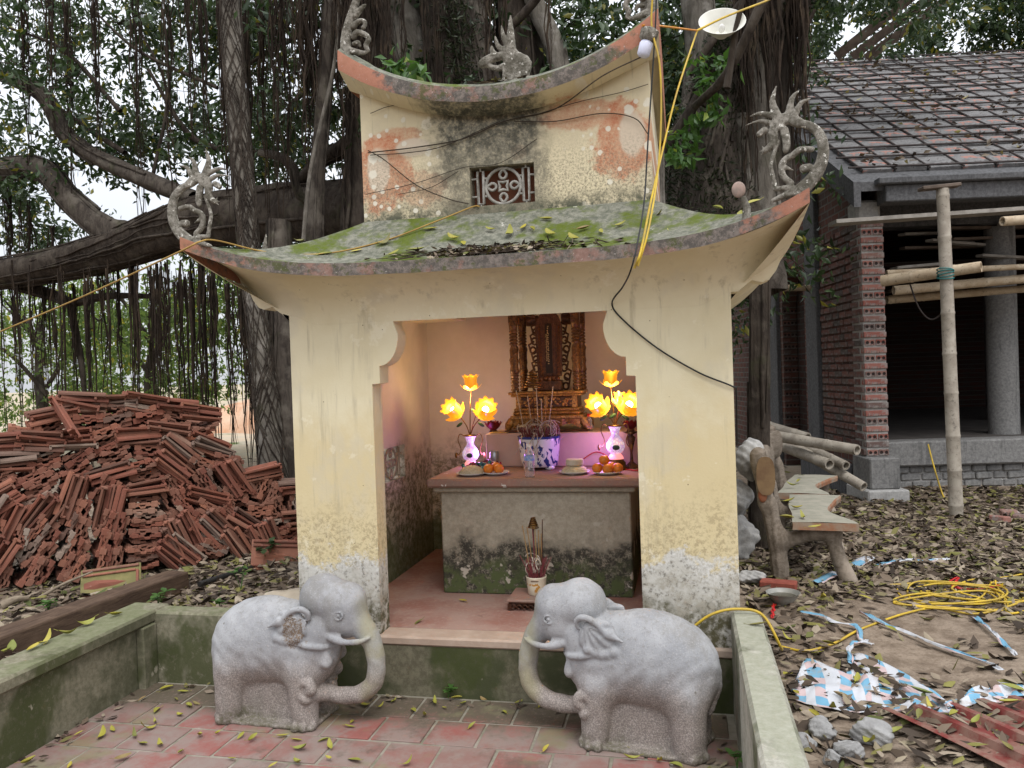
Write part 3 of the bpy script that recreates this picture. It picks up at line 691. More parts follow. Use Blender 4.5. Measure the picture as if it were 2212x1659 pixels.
PE = [([(1215, 490), (1215, 340)], 78, 60), ([(1205, 340), (1212, 220), (1216, 95)], 48, 7), ([(1195, 270), (1170, 215), (1160, 148)], 26, 5), ([(1180, 310), (1135, 265), (1120, 205)], 24, 5), ([(1120, 330), (1100, 290), (1098, 262)], 22, 5),
      ([(1180, 330), (1100, 335), (1040, 362)], 26, 34), ([(1170, 395), (1120, 400), (1060, 370)], 22, 14), ([(1270, 470), (1295, 400), (1260, 350)], 45, 35), ([(1300, 360), (1328, 390)], 20, 8), ([(1130, 500), (1330, 492)], 30, 30)]
f_ = mk('flaming_pearl', strokes_mesh('flaming_pearl', PE, (0.00092, 0.00089), 0.02, org=(1230, 495), k=0.008, h=0.0055), FINIAL, S, False); f_.matrix_parent_inverse = Matrix.Translation(-Vector(S.location))
f_.location = (sx(0.10), 4.16, 3.262)
for u_, y_, h_ in ((-1.235, 3.72, 0.10), (-1.19, 3.78, 0.16)):
    m_ = MB(); z_ = 2.30; m_.tube([(sx(u_), y_, z_), (sx(u_)-0.008, y_, z_+h_*0.5), (sx(u_)+0.006, y_, z_+h_*1.1)], [0.02, 0.018, 0.003], 8); m_.build('roof_spike', FINIAL, S, smooth=True)
# round knob on the right hip
kn_ = MB(); kn_.tube([(sx(1.225), 3.62, 2.33), (sx(1.228), 3.62, 2.40), (sx(1.212), 3.615, 2.445)], [0.022, 0.016, 0.012], 8); kb = kn_.build('roof_knob', FINIAL, S, smooth=True)
MB().ell((sx(1.195), 3.61, 2.475), (0.030, 0.012, 0.036), 14, 10).build('knob_disc', simple('pink_cement', (0.34, 0.24, 0.20), (0.24, 0.19, 0.16), 30), kb, smooth=True)
# ================================================================ stone elephants
def eleph(X, Y, Z):
    aY = np.abs(Y)
    D = sd_ell(X, Y, Z, (-0.10, 0, 0.385), (0.285, 0.155, 0.225), R(-6))
    D = smin(D, sd_ell(X, Y, Z, (0.10, 0, 0.37), (0.20, 0.148, 0.205)), 0.06)
    D = smin(D, sd_ell(X, Y, Z, (-0.24, 0, 0.34), (0.155, 0.145, 0.19)), 0.06)
    # legs
    D = smin(D, sd_cone(X, aY, Z, (-0.265, 0.085, 0.26), (-0.275, 0.09, 0.03), 0.082, 0.070), 0.05)
    D = smin(D, sd_cone(X, aY, Z, (0.135, 0.085, 0.26), (0.15, 0.09, 0.03), 0.078, 0.062), 0.05)
    # uncut block between the legs, base
    D = smin(D, sd_box(X, Y, Z, (-0.06, 0, 0.10), (0.22, 0.085, 0.10), 0.012), 0.015)
    D = smin(D, sd_box(X, Y, Z, (-0.06, 0, 0.008), (0.27, 0.14, 0.012), 0.006), 0.012)
    # neck, head
    D = smin(D, sd_ell(X, Y, Z, (0.19, 0, 0.47), (0.13, 0.125, 0.13)), 0.03)
    H = sd_ell(X, Y, Z, (0.225, 0, 0.615), (0.122, 0.115, 0.118))
    H = smin(H, sd_ell(X, Y, Z, (0.325, 0, 0.588), (0.125, 0.105, 0.105), R(-28)), 0.035)
    H = smin(H, sd_ell(X, Y, Z, (0.31, 0, 0.515), (0.115, 0.10, 0.085)), 0.03)
    H = smin(H, sd_cone(X, Y, Z, (0.39, 0, 0.53), (0.452, 0, 0.44), 0.068, 0.052), 0.03)
    H = smin(H, sd_cone(X, Y, Z, (0.27, 0, 0.47), (0.34, 0, 0.462), 0.06, 0.045), 0.02)
    D = smin(D, H, 0.014)
    # trunk: down, back and curled against the chest
    tk = spline([(0.455, 0.46), (0.487, 0.37), (0.497, 0.28), (0.475, 0.20), (0.41, 0.153), (0.32, 0.138), (0.235, 0.147), (0.185, 0.155)], 3)
    n_ = len(tk)
    for i in range(n_-1):
        ra, rb = 0.044-0.010*i/(n_-1), 0.044-0.010*(i+1)/(n_-1)
        D = smin(D, sd_cone(X, Y, Z, (tk[i][0], -0.02*(i/n_), tk[i][1]), (tk[i+1][0], -0.02*(i+1)/n_, tk[i+1][1]), ra, rb), 0.014)
    cu = spline([(0.185, 0.155), (0.155, 0.175), (0.148, 0.21), (0.168, 0.238), (0.200, 0.235), (0.212, 0.208), (0.193, 0.196)], 3)
    for i in range(len(cu)-1): D = smin(D, sd_cone(X, aY, Z, (cu[i][0], 0.10+0.035, cu[i][1]), (cu[i+1][0], 0.135, cu[i+1][1]), 0.024, 0.022), 0.008)
    D = smin(D, sd_cone(X, aY, Z, (0.22, 0.04, 0.15), (0.175, 0.13, 0.165), 0.036, 0.026), 0.015)
    # mouth line, tusks
    mo = spline([(0.225, 0.455), (0.262, 0.452), (0.288, 0.468), (0.315, 0.470), (0.345, 0.452)], 3)
    for i in range(len(mo)-1): D = smin(D, sd_cone(X, aY, Z, (mo[i][0], 0.080, mo[i][1]), (mo[i+1][0], 0.080, mo[i+1][1]), 0.008, 0.007), 0.004)
    tu = spline([(0.285, 0.078, 0.452), (0.33, 0.086, 0.436), (0.39, 0.082, 0.426), (0.45, 0.068, 0.432), (0.49, 0.055, 0.446)], 3)
    for i in range(len(tu)-1):
        ra = 0.019-0.011*i/(len(tu)-1); D = smin(D, sd_cone(X, aY, Z, tu[i], tu[i+1], ra, ra-0.001), 0.006)
    # groove under the head
    # ear: fan with a rolled upper rim
    an = np.arctan2(Z-0.565, X-0.165)
    D = smin(D, sd_ell(X, aY, Z, (0.112, 0.130, 0.508), (0.088, 0.026, 0.082), R(28))+0.0035*np.sin(an*16), 0.005)
    ri = spline([(0.203, 0.122, 0.545), (0.206, 0.132, 0.575), (0.178, 0.142, 0.594), (0.140, 0.146, 0.592), (0.108, 0.147, 0.570), (0.08, 0.146, 0.542)], 3)
    for i in range(len(ri)-1): D = smin(D, sd_cone(X, aY, Z, ri[i], ri[i+1], 0.0145, 0.013), 0.004)
    D = smin(D, sd_cone(X, aY, Z, (0.06, 0.143, 0.53), (-0.005, 0.146, 0.502), 0.022, 0.005), 0.01)
    for q in range(5): D = smin(D, sd_ell(X, aY, Z, (0.035+0.03*q, 0.138, 0.448-0.012*math.sin(q*0.9)), (0.022, 0.022, 0.026)), 0.008)
    # eye: lid ring and ball
    ex, ez = 0.352, 0.558; ey = 0.0965
    rr_ = np.sqrt((X-ex)**2+((Z-ez)*1.15)**2)
    D = smin(D, np.sqrt((rr_-0.021)**2+(aY-ey-0.004)**2)-0.0055, 0.004); D = smin(D, sd_ell(X, aY, Z, (ex, ey, ez), (0.012, 0.012, 0.011)), 0.003)
    # collar and bell
    co = spline([(0.115, 0.135, 0.43), (0.19, 0.135, 0.415), (0.255, 0.10, 0.40), (0.29, 0.04, 0.395), (0.295, 0, 0.393)], 3)
    for i in range(len(co)-1): D = smin(D, sd_cone(X, aY, Z, co[i], co[i+1], 0.013, 0.013), 0.006)
    D = smin(D, sd_cone(X, aY, Z, (0.262, 0.07, 0.375), (0.264, 0.072, 0.32), 0.018, 0.030), 0.008)
    # toes
    for x0, y0 in ((-0.335, 0.10), (-0.30, 0.145), (0.20, 0.115), (0.165, 0.145), (0.125, 0.148)):
        D = smin(D, sd_ell(X, aY, Z, (x0, y0, 0.022), (0.022, 0.02, 0.026)), 0.008)
    # tail, carved in low relief
    ta = spline([(-0.372, 0, 0.42), (-0.394, 0, 0.33), (-0.380, 0, 0.25), (-0.350, 0, 0.17)], 3)
    for i in range(len(ta)-1): D = smin(D, sd_cone(X, Y, Z, ta[i], ta[i+1], 0.012, 0.012), 0.012)
    # tooling: slightly faceted surface
    D = D+0.0016*np.sin(X*43+Z*21+3*np.sin(Z*17))*np.sin(Y*39+Z*27+2*np.sin(X*23))
    D = D+0.0012*np.sin(X*61+Z*37)*np.sin(Y*53+Z*29)
    blk = (np.abs(Y) < 0.13) & (Z < 0.19)
    return np.maximum(D, -Z)
V, F = surface_nets(eleph, (-0.45, -0.24, -0.02), (0.57, 0.24, 0.77), 0.0062)
el_me = raw_mesh('elephant_statue', V, F, True)
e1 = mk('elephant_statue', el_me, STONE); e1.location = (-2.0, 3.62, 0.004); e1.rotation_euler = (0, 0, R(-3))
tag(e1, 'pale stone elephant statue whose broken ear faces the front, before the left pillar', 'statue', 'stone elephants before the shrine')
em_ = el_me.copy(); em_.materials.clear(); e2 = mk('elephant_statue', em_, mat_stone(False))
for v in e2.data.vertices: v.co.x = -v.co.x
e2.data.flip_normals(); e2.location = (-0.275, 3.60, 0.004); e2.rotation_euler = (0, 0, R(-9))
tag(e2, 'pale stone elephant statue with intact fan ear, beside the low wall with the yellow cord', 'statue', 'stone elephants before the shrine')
# ================================================================ altar and offerings
def mat_altar():
    g = G('altar_cement', 0.9, 0.2); P = g.pos(); z = g.xyz(P)[2]; n1, n2 = g.noise(4.5, 6, 0.65, P), g.noise(35, 6, 0.8, P)
    zz = g.m('ADD', z, g.m('MULTIPLY', g.m('SUBTRACT', n1, 0.5), 0.55))
    c = g.mix(g.sm(n2, 0.35, 0.65), (0.30, 0.265, 0.20), (0.42, 0.375, 0.29))
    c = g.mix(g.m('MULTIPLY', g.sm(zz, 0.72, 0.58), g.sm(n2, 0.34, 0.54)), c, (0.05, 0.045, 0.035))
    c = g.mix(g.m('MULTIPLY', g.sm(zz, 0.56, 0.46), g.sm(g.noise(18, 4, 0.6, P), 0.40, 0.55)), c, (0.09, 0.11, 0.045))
    c = g.mix(g.m('MULTIPLY', g.sm(g.noise(5.2, 4, 0.6, g.scaled(P, (1, 1, 1), (3, 7, 2))), 0.62, 0.645), g.sm(zz, 0.9, 0.7)), c, (0.50, 0.45, 0.37))
    g.bump(n2, 0.35, 0.006); return g.done(c)
def mat_slab():
    g = G('altar_slab', 0.7, 0.35); P = g.pos(); n1, n2 = g.noise(6, 6, 0.7, P), g.noise(40, 5, 0.8, P)
    c = g.mix(g.sm(n1, 0.35, 0.65), (0.30, 0.16, 0.12), (0.24, 0.165, 0.13)); c = g.mix(g.sm(n2, 0.5, 0.68, 0, 0.5), c, (0.36, 0.28, 0.22))
    c = g.mix(g.sm(g.noise(9, 4, 0.6, P), 0.66, 0.68), c, (0.66, 0.63, 0.58)); g.bump(n2, 0.2, 0.003); return g.done(c)
def mat_carved(name, c1, c2, c3):
    g = G(name, 0.38, 0.5); P = g.obj(); n = g.noise(45, 4, 0.6, P, 1.5); v = g.vor(38, P)
    c = g.mix(g.sm(n, 0.40, 0.62), c1, c2); c = g.mix(g.sm(v, 0.30, 0.10), c, c3)
    g.bump(g.m('ADD', n, v), 0.45, 0.006); return g.done(c, Metallic=0.25)
def glow(name, c, s_, base=None):
    g = G(name, 0.3, 0.5); return g.done(base or c, Emission_Color=(*c, 1), Emission_Strength=s_)
ALT, SLAB = mat_altar(), mat_slab()
PINK = simple('pink_plaster', (0.62, 0.44, 0.38), (0.54, 0.37, 0.32), 5, 0.85, 0.2)
A = empty('altar', (XC, 5.15, ZS), 'weathered cement altar table with moulded reddish slab inside the shrine', 'altar')
MB().bbox(sx(-0.60), sx(0.60), 4.785, 5.62, ZS-0.002, 0.965, 0.008).build('base', ALT, A)
MB().bbox(sx(-0.632), sx(0.632), 4.745, 5.66, 0.966, 1.0, 0.008).build('moulding', ALT, A)
MB().bbox(sx(-0.665), sx(0.665), 4.70, 5.69, 1.001, 1.055, 0.012).build('table_slab', SLAB, A)
MB().bbox(sx(-0.425), sx(0.625), 5.31, 5.72, 1.056, 1.287, 0.006).build('raised_step', PINK, A)
ZT, ZP = 1.056, 1.288

# ---- ancestral throne with tablet
GOLD = mat_carved('gilt_carving', (0.065, 0.027, 0.011), (0.165, 0.075, 0.022), (0.028, 0.011, 0.006))
GOLD2 = mat_carved('bright_gilt', (0.19, 0.085, 0.022), (0.44, 0.235, 0.06), (0.07, 0.026, 0.010))
DKW = mat_carved('dark_lacquer', (0.045, 0.016, 0.008), (0.11, 0.04, 0.015), (0.02, 0.008, 0.005))
RDW = mat_carved('red_lacquer', (0.06, 0.018, 0.010), (0.12, 0.045, 0.016), (0.025, 0.009, 0.005))
T = empty('carved_throne', (XC, 5.53, ZP), 'carved and gilded wooden ancestor throne holding an inscribed tablet', 'throne')
def tb(name, u0, u1, y0, y1, z0, z1, mat, par=T, b=0.006): return MB().bbox(sx(u0), sx(u1), y0, y1, z0, z1, b).build(name, mat, par)
tb('base_slab', -0.30, 0.29, 5.36, 5.70, ZP, ZP+0.016, DKW)
for s_ in (-1, 1):
    for yy in (5.42, 5.64):
        m_ = MB(); c_ = Vector((sx(-0.005+s_*0.255), yy, ZP+0.016))
        m_.tube([c_+Vector((s_*0.028, 0, 0)), c_+Vector((s_*0.02, 0, 0.03)), c_+Vector((-s_*0.005, 0, 0.06)), c_+Vector((0, 0, 0.085))], [0.022, 0.03, 0.034, 0.02], 8)
        m_.build('foot', GOLD2, T, smooth=True)
fp = MB(); n_ = 24
fp.grid([[(sx(-0.24+0.47*k/n_), 5.395+0.01*math.sin(k*2.1), ZP+0.02+0.035*abs(math.sin(k/n_*math.pi*3))), (sx(-0.24+0.47*k/n_), 5.385+0.012*math.sin(k*1.7), ZP+0.085)] for k in range(n_+1)]); fp.build('apron', GOLD2, T, smooth=True)
tb('tier', -0.262, 0.252, 5.385, 5.67, ZP+0.085, ZP+0.115, GOLD2); tb('tier', -0.245, 0.235, 5.40, 5.66, ZP+0.1155, ZP+0.145, GOLD2, b=0.012); tb('tier', -0.235, 0.225, 5.40, 5.66, ZP+0.1455, ZP+0.165, GOLD2)
core = tb('pedestal', -0.222, 0.212, 5.42, 5.65, ZP+0.1655, ZP+0.245, DKW)
for a, b in ((-0.222, -0.185), (-0.022, 0.004), (0.175, 0.212)): tb('panel_frame', a, b, 5.412, 5.4195, ZP+0.166, ZP+0.245, GOLD2, core, 0.002)
cp = MB(); random.seed(3)
for q in range(70):
    u_ = random.uniform(-0.18, 0.17)
    if -0.025 < u_ < 0.007: continue
    cp.ell((sx(u_), 5.418, ZP+random.uniform(0.176, 0.236)), (0.010, 0.007, 0.008), 6, 4)
cp.build('relief_carving', GOLD2, core, smooth=True)
tb('tier', -0.255, 0.245, 5.39, 5.67, ZP+0.2455, ZP+0.262, GOLD2); tb('seat', -0.27, 0.26, 5.375, 5.68, ZP+0.2625, ZP+0.282, GOLD2)
zs_ = ZP+0.2825
def post(u, y, n_top):
    pr = []; z = 0.0
    def bead(r, h): nonlocal z; pr.extend([(r*0.72, z), (r, z+h*0.3), (r, z+h*0.7), (r*0.72, z+h)]); z += h
    bead(0.030, 0.03)
    for k in range(4): bead(0.031, 0.024)
    for k in range(7): pr.append((0.030+0.003*math.sin(k*2.5), z+k*0.028))
    z += 0.20
    for k in range(5): bead(0.031, 0.022)
    pr.append((0.026, z)); z += 0.0
    for k in range(5): pr.append((0.029+0.004*math.sin(k*2.1), z+k*0.045))
    z += 0.19
    m_ = MB(); m_.lathe(pr, 14, (sx(u), y, zs_)); return m_.build('post', GOLD, T, smooth=True)
for u, y in ((-0.225, 5.42), (-0.205, 5.64), (0.215, 5.42), (0.225, 5.64)):
    p_ = post(u, y, 0)
    dr = MB(); dr.tube([(sx(u)+0.029*math.cos(a*2.2), y+0.029*math.sin(a*2.2), zs_+0.14+a*0.055) for a in np.linspace(0, 3.6, 22)], 0.006, 6); dr.build('coiled_dragon', GOLD, p_, smooth=True)
    MB().bbox(sx(u)-0.030, sx(u)+0.030, y-0.03, y+0.03, zs_+0.48, zs_+0.60, 0.006).build('post_block', GOLD, p_)
tb('rail', -0.17, -0.08, 5.60, 5.66, zs_+0.47, zs_+0.545, DKW); tb('rail', 0.09, 0.185, 5.60, 5.66, zs_+0.47, zs_+0.545, DKW)
# tablet
tx = sx(0.012)
tab = MB().prism([(tx-0.085, zs_+0.10), (tx+0.085, zs_+0.10), (tx+0.098, zs_+0.45), (tx+0.07, zs_+0.53), (tx, zs_+0.60), (tx-0.07, zs_+0.53), (tx-0.098, zs_+0.45)], 5.50, 5.53).build('tablet', RDW, T)
for s_ in (-1, 1):
    MB().tube([(tx+s_*0.062, 5.498, zs_+0.11), (tx+s_*0.07, 5.498, zs_+0.46)], 0.012, 6).build('tablet_border', RDW, tab)
    sc_ = MB()
    for q in range(7):
        z0 = zs_+0.03+q*0.065; xx = tx+s_*(0.108+0.012*math.sin(q*1.9)); r_ = 0.020
        sc_.tube([(xx+r_*math.cos(a), 5.53, z0+r_*1.2*math.sin(a)) for a in np.linspace(0, 2*math.pi, 12)], 0.008, 5, cap=False)
        sc_.tube([(xx+s_*0.02, 5.53, z0), (xx+s_*0.03, 5.53, z0+0.04), (xx-s_*0.01, 5.53, z0+0.065)], 0.008, 5)
    sc_.build('openwork_scroll', DKW, tab, smooth=True)
    for q in range(4):
        a = 0.5+q*0.42; cx_, cz_ = tx+s_*(0.05+0.075*math.sin(a)), zs_+0.50+0.075*math.cos(a)+0.02
        MB().ell((cx_, 5.51, cz_), (0.014, 0.008, 0.034), 10, 6, Matrix.Rotation(s_*a, 4, 'Y')).build('crown_petal', DKW, tab, smooth=True)
ins = MB().box(tx-0.024, tx+0.024, 5.493, 5.4995, zs_+0.125, zs_+0.475).build('inscription_panel', simple('black_lacquer', (0.012, 0.007, 0.005), (0.02, 0.01, 0.006), 10, 0.4), tab)
GILT = glow('gilt_letter', (0.75, 0.55, 0.25), 0.0)
random.seed(21)
for colx, z0, z1, szz in ((tx-0.004, zs_+0.455, zs_+0.18, 0.0085), (tx-0.016, zs_+0.40, zs_+0.21, 0.006)):
    lt = MB(); z = z0
    while z > z1:                                     # rows of small brush-written characters
        for q in range(5):
            a = random.choice([(1, 0), (0, 1), (0.7, 0.7), (0.7, -0.7)]); ox, oz = random.uniform(-.5, .5)*szz, random.uniform(-.5, .5)*szz; l_ = szz*random.uniform(.4, .9)
            M_ = Matrix.Translation((colx+ox, 5.4915, z+oz)) @ Matrix.Rotation(math.atan2(a[1], a[0]), 4, 'Y'); lt.box(-l_/2, l_/2, 0, 0.001, -0.0009, 0.0009, M_)
        z -= szz*1.55
    lt.build('inscription', GILT, ins)
ft = MB()
for q in range(5): ft.ell((tx-0.06+q*0.03, 5.46, zs_+0.085+0.006*(q % 2)), (0.02, 0.012, 0.018), 8, 5)
ft.build('tablet_lotus_foot', RDW, T, smooth=True); tb('tablet_stand', -0.075, 0.10, 5.46, 5.56, zs_, zs_+0.075, DKW)

# ---- lit flower lamps on crystal vases
SHADE = glow('amber_glass', (1.0, 0.40, 0.015), 0.42, (0.80, 0.42, 0.05)); RIMG = glow('amber_glass_rim', (1.0, 0.46, 0.03), 0.34, (0.85, 0.5, 0.08)); BULB = glow('lamp_bulb', (1.0, 0.80, 0.38), 22)
BRASS = simple('aged_brass', (0.22, 0.12, 0.035), (0.12, 0.06, 0.02), 20, 0.35, 0.1, Metallic=0.8)
LEAFM = simple('lamp_leaf_green', (0.03, 0.07, 0.03), (0.05, 0.10, 0.03), 30, 0.4)
BUDM = simple('crimson_silk', (0.18, 0.012, 0.015), (0.10, 0.008, 0.012), 25, 0.5)
def mat_vase():
    g = G('led_crystal', 0.15, 0.6); P = g.obj(); v = g.vor(46, P, out='Color'); d = g.vor(46, P, 'DISTANCE_TO_EDGE')
    x = g.xyz(v)[0]
    c = g.ramp(x, [(0.0, (0.55, 0.45, 1.0)), (0.35, (1.0, 0.95, 1.0)), (0.6, (0.95, 0.6, 1.0)), (0.8, (1, 1, 1)), (1.0, (1.0, 0.45, 0.5))])
    c = g.mix(g.sm(d, 0.02, 0.14), (0.45, 0.10, 0.55), c)
    return g.done((0.6, 0.55, 0.65), Emission_Color=c, Emission_Strength=0.40)
VASE = mat_vase(); VFOOT = glow('pink_led_glass', (1.0, 0.30, 0.28), 0.8, (0.8, 0.4, 0.4)); MEDAL = simple('vase_medallion', (0.02, 0.04, 0.035), (0.04, 0.06, 0.05), 20, 0.4)
def flower(parent, c, d, s_=1.0):
    """tulip-shaped glass shade opening along d"""
    M_ = Matrix.Translation(c) @ Vector(d).to_track_quat('Z', 'Y').to_matrix().to_4x4() @ Matrix.Scale(s_, 4)
    m_ = MB(); n_ = 40; rings = []
    for r_, z in ((0.010, -0.045), (0.026, -0.040), (0.036, -0.02), (0.036, 0.005), (0.038, 0.025), (0.047, 0.042)):
        rings.append([M_ @ Vector(((r_+(0.005*math.cos(8*2*math.pi*j/n_) if z > 0.03 else 0))*math.cos(2*math.pi*j/n_), (r_+(0.005*math.cos(16*math.pi*j/n_) if z > 0.03 else 0))*math.sin(2*math.pi*j/n_), z+(0.006*math.cos(16*math.pi*j/n_) if z > 0.03 else 0))) for j in range(n_)])
    m_.grid(rings, closed_v=True)
    sh = m_.build('glass_shade', SHADE, parent, smooth=True)
    pm = MB()
    for k in range(6):
        a = k*math.pi/3; P = []
        for i in range(5):
            t = i/4; rr_ = 0.022+0.042*t; zz = -0.040+0.012*t+0.018*t*t*t; w_ = 0.020*math.sin(math.pi*min(0.97, 0.2+0.75*t))+0.002
            P.append([M_ @ Vector((rr_*math.cos(a)-q*w_*math.sin(a), rr_*math.sin(a)+q*w_*math.cos(a), zz+0.004*abs(q))) for q in (-1, 0, 1)])
        pm.grid(P)
    pm.build('glass_petal', RIMG, sh, smooth=True)
    MB().ell(M_ @ Vector((0, 0, 0.0)), (0.017*s_,)*3, 12, 8).build('bulb', BULB, parent, smooth=True)
    return M_ @ Vector((0, 0, -0.045))
def flower_lamp(label, x, y, zt, zf, pts, base):
    L = empty('flower_lamp', (x, y, zt), label, 'lamp', 'lit flower lamps on the altar')
    z0 = zt
    if base:
        MB().lathe([(0.072, 0), (0.074, 0.012), (0.062, 0.02), (0.064, 0.045), (0.05, 0.06), (0.048, 0.068)], 24, (x, y, zt)).build('plinth', BRASS, L, smooth=True); z0 = zt+0.069
    MB().lathe([(0.052, 0), (0.050, 0.01), (0.036, 0.03), (0.030, 0.036)], 24, (x, y, z0)).build('vase_foot', VFOOT, L, smooth=True)
    vs_ = MB().lathe([(0.030, 0.036), (0.050, 0.05), (0.060, 0.075), (0.058, 0.10), (0.044, 0.125), (0.026, 0.15), (0.024, 0.165), (0.034, 0.195), (0.042, 0.21)], 28, (x, y, z0)).build('vase', VASE, L, smooth=True)
    MB().ell((x+0.008, y-0.058, z0+0.078), (0.024, 0.006, 0.017), 14, 8).build('medallion', MEDAL, vs_, smooth=True)
    zt_ = z0+0.21
    MB().lathe([(0.044, 0), (0.052, 0.004), (0.03, 0.012)], 20, (x, y, zt_)).build('collar', BRASS, L, smooth=True)
    for s_ in (-1, 1):
        h = MB(); h.tube(spline([(x+s_*0.04, y, zt_), (x+s_*0.075, y, zt_+0.015), (x+s_*0.09, y, zt_-0.03), (x+s_*0.07, y, zt_-0.09), (x+s_*0.085, y-0.01, zt_-0.13), (x+s_*0.10, y-0.01, zt_-0.115)], 4), 0.0035, 6)
        h.ell((x+s_*0.105, y-0.012, zt_-0.135), (0.010, 0.004, 0.02), 8, 6); h.build('handle', BRASS, L, smooth=True)
    for q, (p, d, big) in enumerate(pts):
        b_ = flower(L, p, d, big)
        st = MB(); st.tube(spline([(x, y, zt_), (x+(b_.x-x)*0.35+0.01*math.sin(q*3), y+(b_.y-y)*0.3, zt_+(b_.z-zt_)*0.5), tuple(b_)], 6), 0.0042, 6); st.build('stem', BRASS, L, smooth=True)
        lf = MB(); c_ = Vector((x, y, zt_)).lerp(b_, 0.55); s_ = (-1) ** q
        lf.ell(c_+Vector((s_*0.03, -0.01, 0.0)), (0.028, 0.004, 0.011), 8, 5, Matrix.Rotation(R(35*s_), 4, 'Y')); lf.build('leaf', LEAFM, L, smooth=True)
    bd = MB(); bd.tube([(x, y, zt_), (x+0.03, y, zt_+0.10), (x+0.055, y, zt_+0.165)], 0.0025, 5); bd.ell((x+0.06, y, zt_+0.185), (0.014, 0.012, 0.022), 10, 7); bd.build('bud', BUDM, L, smooth=True)
    for q, (c_, e_, pos) in enumerate((((1.0, 0.72, 0.40), 5.0, (x, y-0.07, zf+0.03)), ((0.52, 0.20, 1.0), 2.4, (x+(0.09 if not base else -0.08), y-0.03, z0+0.09)))):
        ld = bpy.data.lights.new('lamp_light', 'POINT'); ld.energy = e_; ld.color = c_; ld.shadow_soft_size = 0.035; lo = bpy.data.objects.new('lamp_light', ld); link(lo); lo.location = pos; adopt(lo, L)
    return L
flower_lamp('lit amber flower lamp on crystal vase behind the wrapped sweets', -1.49, 5.40, ZT, 1.50,
            [((-1.467, 5.38, 1.645), (0.02, -0.1, 1), 1.2), ((-1.588, 5.34, 1.455), (-0.45, -0.75, 0.62), 1.4), ((-1.355, 5.34, 1.455), (0.45, -0.7, 0.66), 1.4)], False)
flower_lamp('lit amber flower lamp on brass-footed vase behind the pile of five oranges', -0.44, 5.13, ZT, 1.5,
            [((-0.457, 5.12, 1.645), (0.02, -0.1, 1), 1.15), ((-0.538, 5.08, 1.475), (-0.4, -0.75, 0.6), 1.35), ((-0.338, 5.06, 1.478), (0.4, -0.7, 0.62), 1.35), ((-0.405, 5.16, 1.50), (0.1, 0.4, 0.8), 1.0)], True)

# ---- incense burners
def mat_porcelain():
    g = G('blue_white_porcelain', 0.18, 0.5); P = g.obj(); x, y, z = g.xyz(P)
    n = g.noise(13, 3, 0.55, P, 1.6); w_ = g.wave(7, P, 9, 'DIAGONAL', 3)
    blue = g.mix(g.noise(40, 3, 0.5, P), (0.012, 0.02, 0.14), (0.03, 0.06, 0.26))
    f = g.m('MULTIPLY', g.sm(n, 0.52, 0.56), g.sm(w_, 0.25, 0.45)); f = g.m('MAXIMUM', f, g.sm(z, 0.205, 0.208))
    sw = g.sm(g.vor(16, P), 0.17, 0.13); f = g.m('MAXIMUM', f, g.m('MULTIPLY', sw, g.sm(g.noise(6, 2, 0.5, P), 0.5, 0.55)))
    c = g.mix(f, (0.72, 0.74, 0.78), blue)
    return g.done(c)
ASH = simple('incense_ash', (0.30, 0.27, 0.24), (0.2, 0.17, 0.15), 40, 0.95)
RSTK = simple('red_incense_stem', (0.16, 0.035, 0.045), (0.24, 0.06, 0.06), 60, 0.7, 0)
WSTK = simple('burnt_incense_ash', (0.52, 0.46, 0.38), (0.36, 0.30, 0.24), 60, 0.9, 0)
TSTK = simple('tan_incense', (0.40, 0.26, 0.11), (0.30, 0.18, 0.08), 60, 0.9, 0)
def sticks(parent, c, rad, nred, rh, curls, longs, seed):
    random.seed(seed); m_ = MB()
    for k in range(nred):
        a = random.uniform(0, 6.28); r_ = rad*math.sqrt(random.random()); l_ = rh*random.uniform(0.5, 1.1); t = random.uniform(0, .55); b_ = a+random.uniform(-1, 1)
        p = Vector((c[0]+r_*math.cos(a), c[1]+r_*math.sin(a), c[2])); m_.tube([p, p+Vector((t*l_*math.cos(b_), t*l_*math.sin(b_), l_))], 0.0022, 4)
    m_.build('incense_stub', RSTK, parent)
    for k in range(curls):                                   # ash that has curled without falling
        a = random.uniform(0, 6.28); r_ = rad*random.uniform(0.2, 1.0); p = Vector((c[0]+r_*math.cos(a), c[1]+r_*math.sin(a)*0.9, c[2]+rh*random.uniform(0.5, 1.0)))
        R_ = random.uniform(0.25, 0.55)*rad+0.01; ax = random.uniform(0, 3.14); turn = random.uniform(3.5, 6.0); s0 = random.uniform(0, 6)
        pts = [p+Vector((R_*math.cos(s0+t*turn)*math.cos(ax)+0.3*R_*t, R_*math.cos(s0+t*turn)*math.sin(ax), R_*0.9*math.sin(s0+t*turn)-0.4*R_*t)) for t in np.linspace(0, 1, 14)]
        w = MB(); w.tube(pts, 0.0036, 5); w.build('ash_curl', WSTK, parent, smooth=True)
    for k, (dx, h, lean, mt) in enumerate(longs):
        w = MB(); p = Vector((c[0]+dx, c[1]+random.uniform(-.5, .5)*rad, c[2]))
        w.tube([p, p+Vector((lean*0.5*h+0.004, 0, h*0.5)), p+Vector((lean*h, 0, h))], 0.0032, 5); w.build('incense_stick', mt, parent)
def coil(parent, x, y, z, r_, h, mat, pole):
    w = MB(); w.tube([(x+r_*(0.35+0.65*t)*math.cos(t*38), y+r_*(0.35+0.65*t)*math.sin(t*38), z+h*(1-t)) for t in np.linspace(0, 1, 130)], 0.0048, 5); w.build('incense_coil', mat, parent, smooth=True)
    w = MB(); w.tube([(x, y, z-pole), (x, y, z+h)], 0.0035, 6); w.build('coil_holder', DKW, parent)
B = empty('incense_bowl', (-0.955, 5.20, ZT), 'large blue and white porcelain incense bowl with dragon painting, full of burnt sticks', 'incense burner')
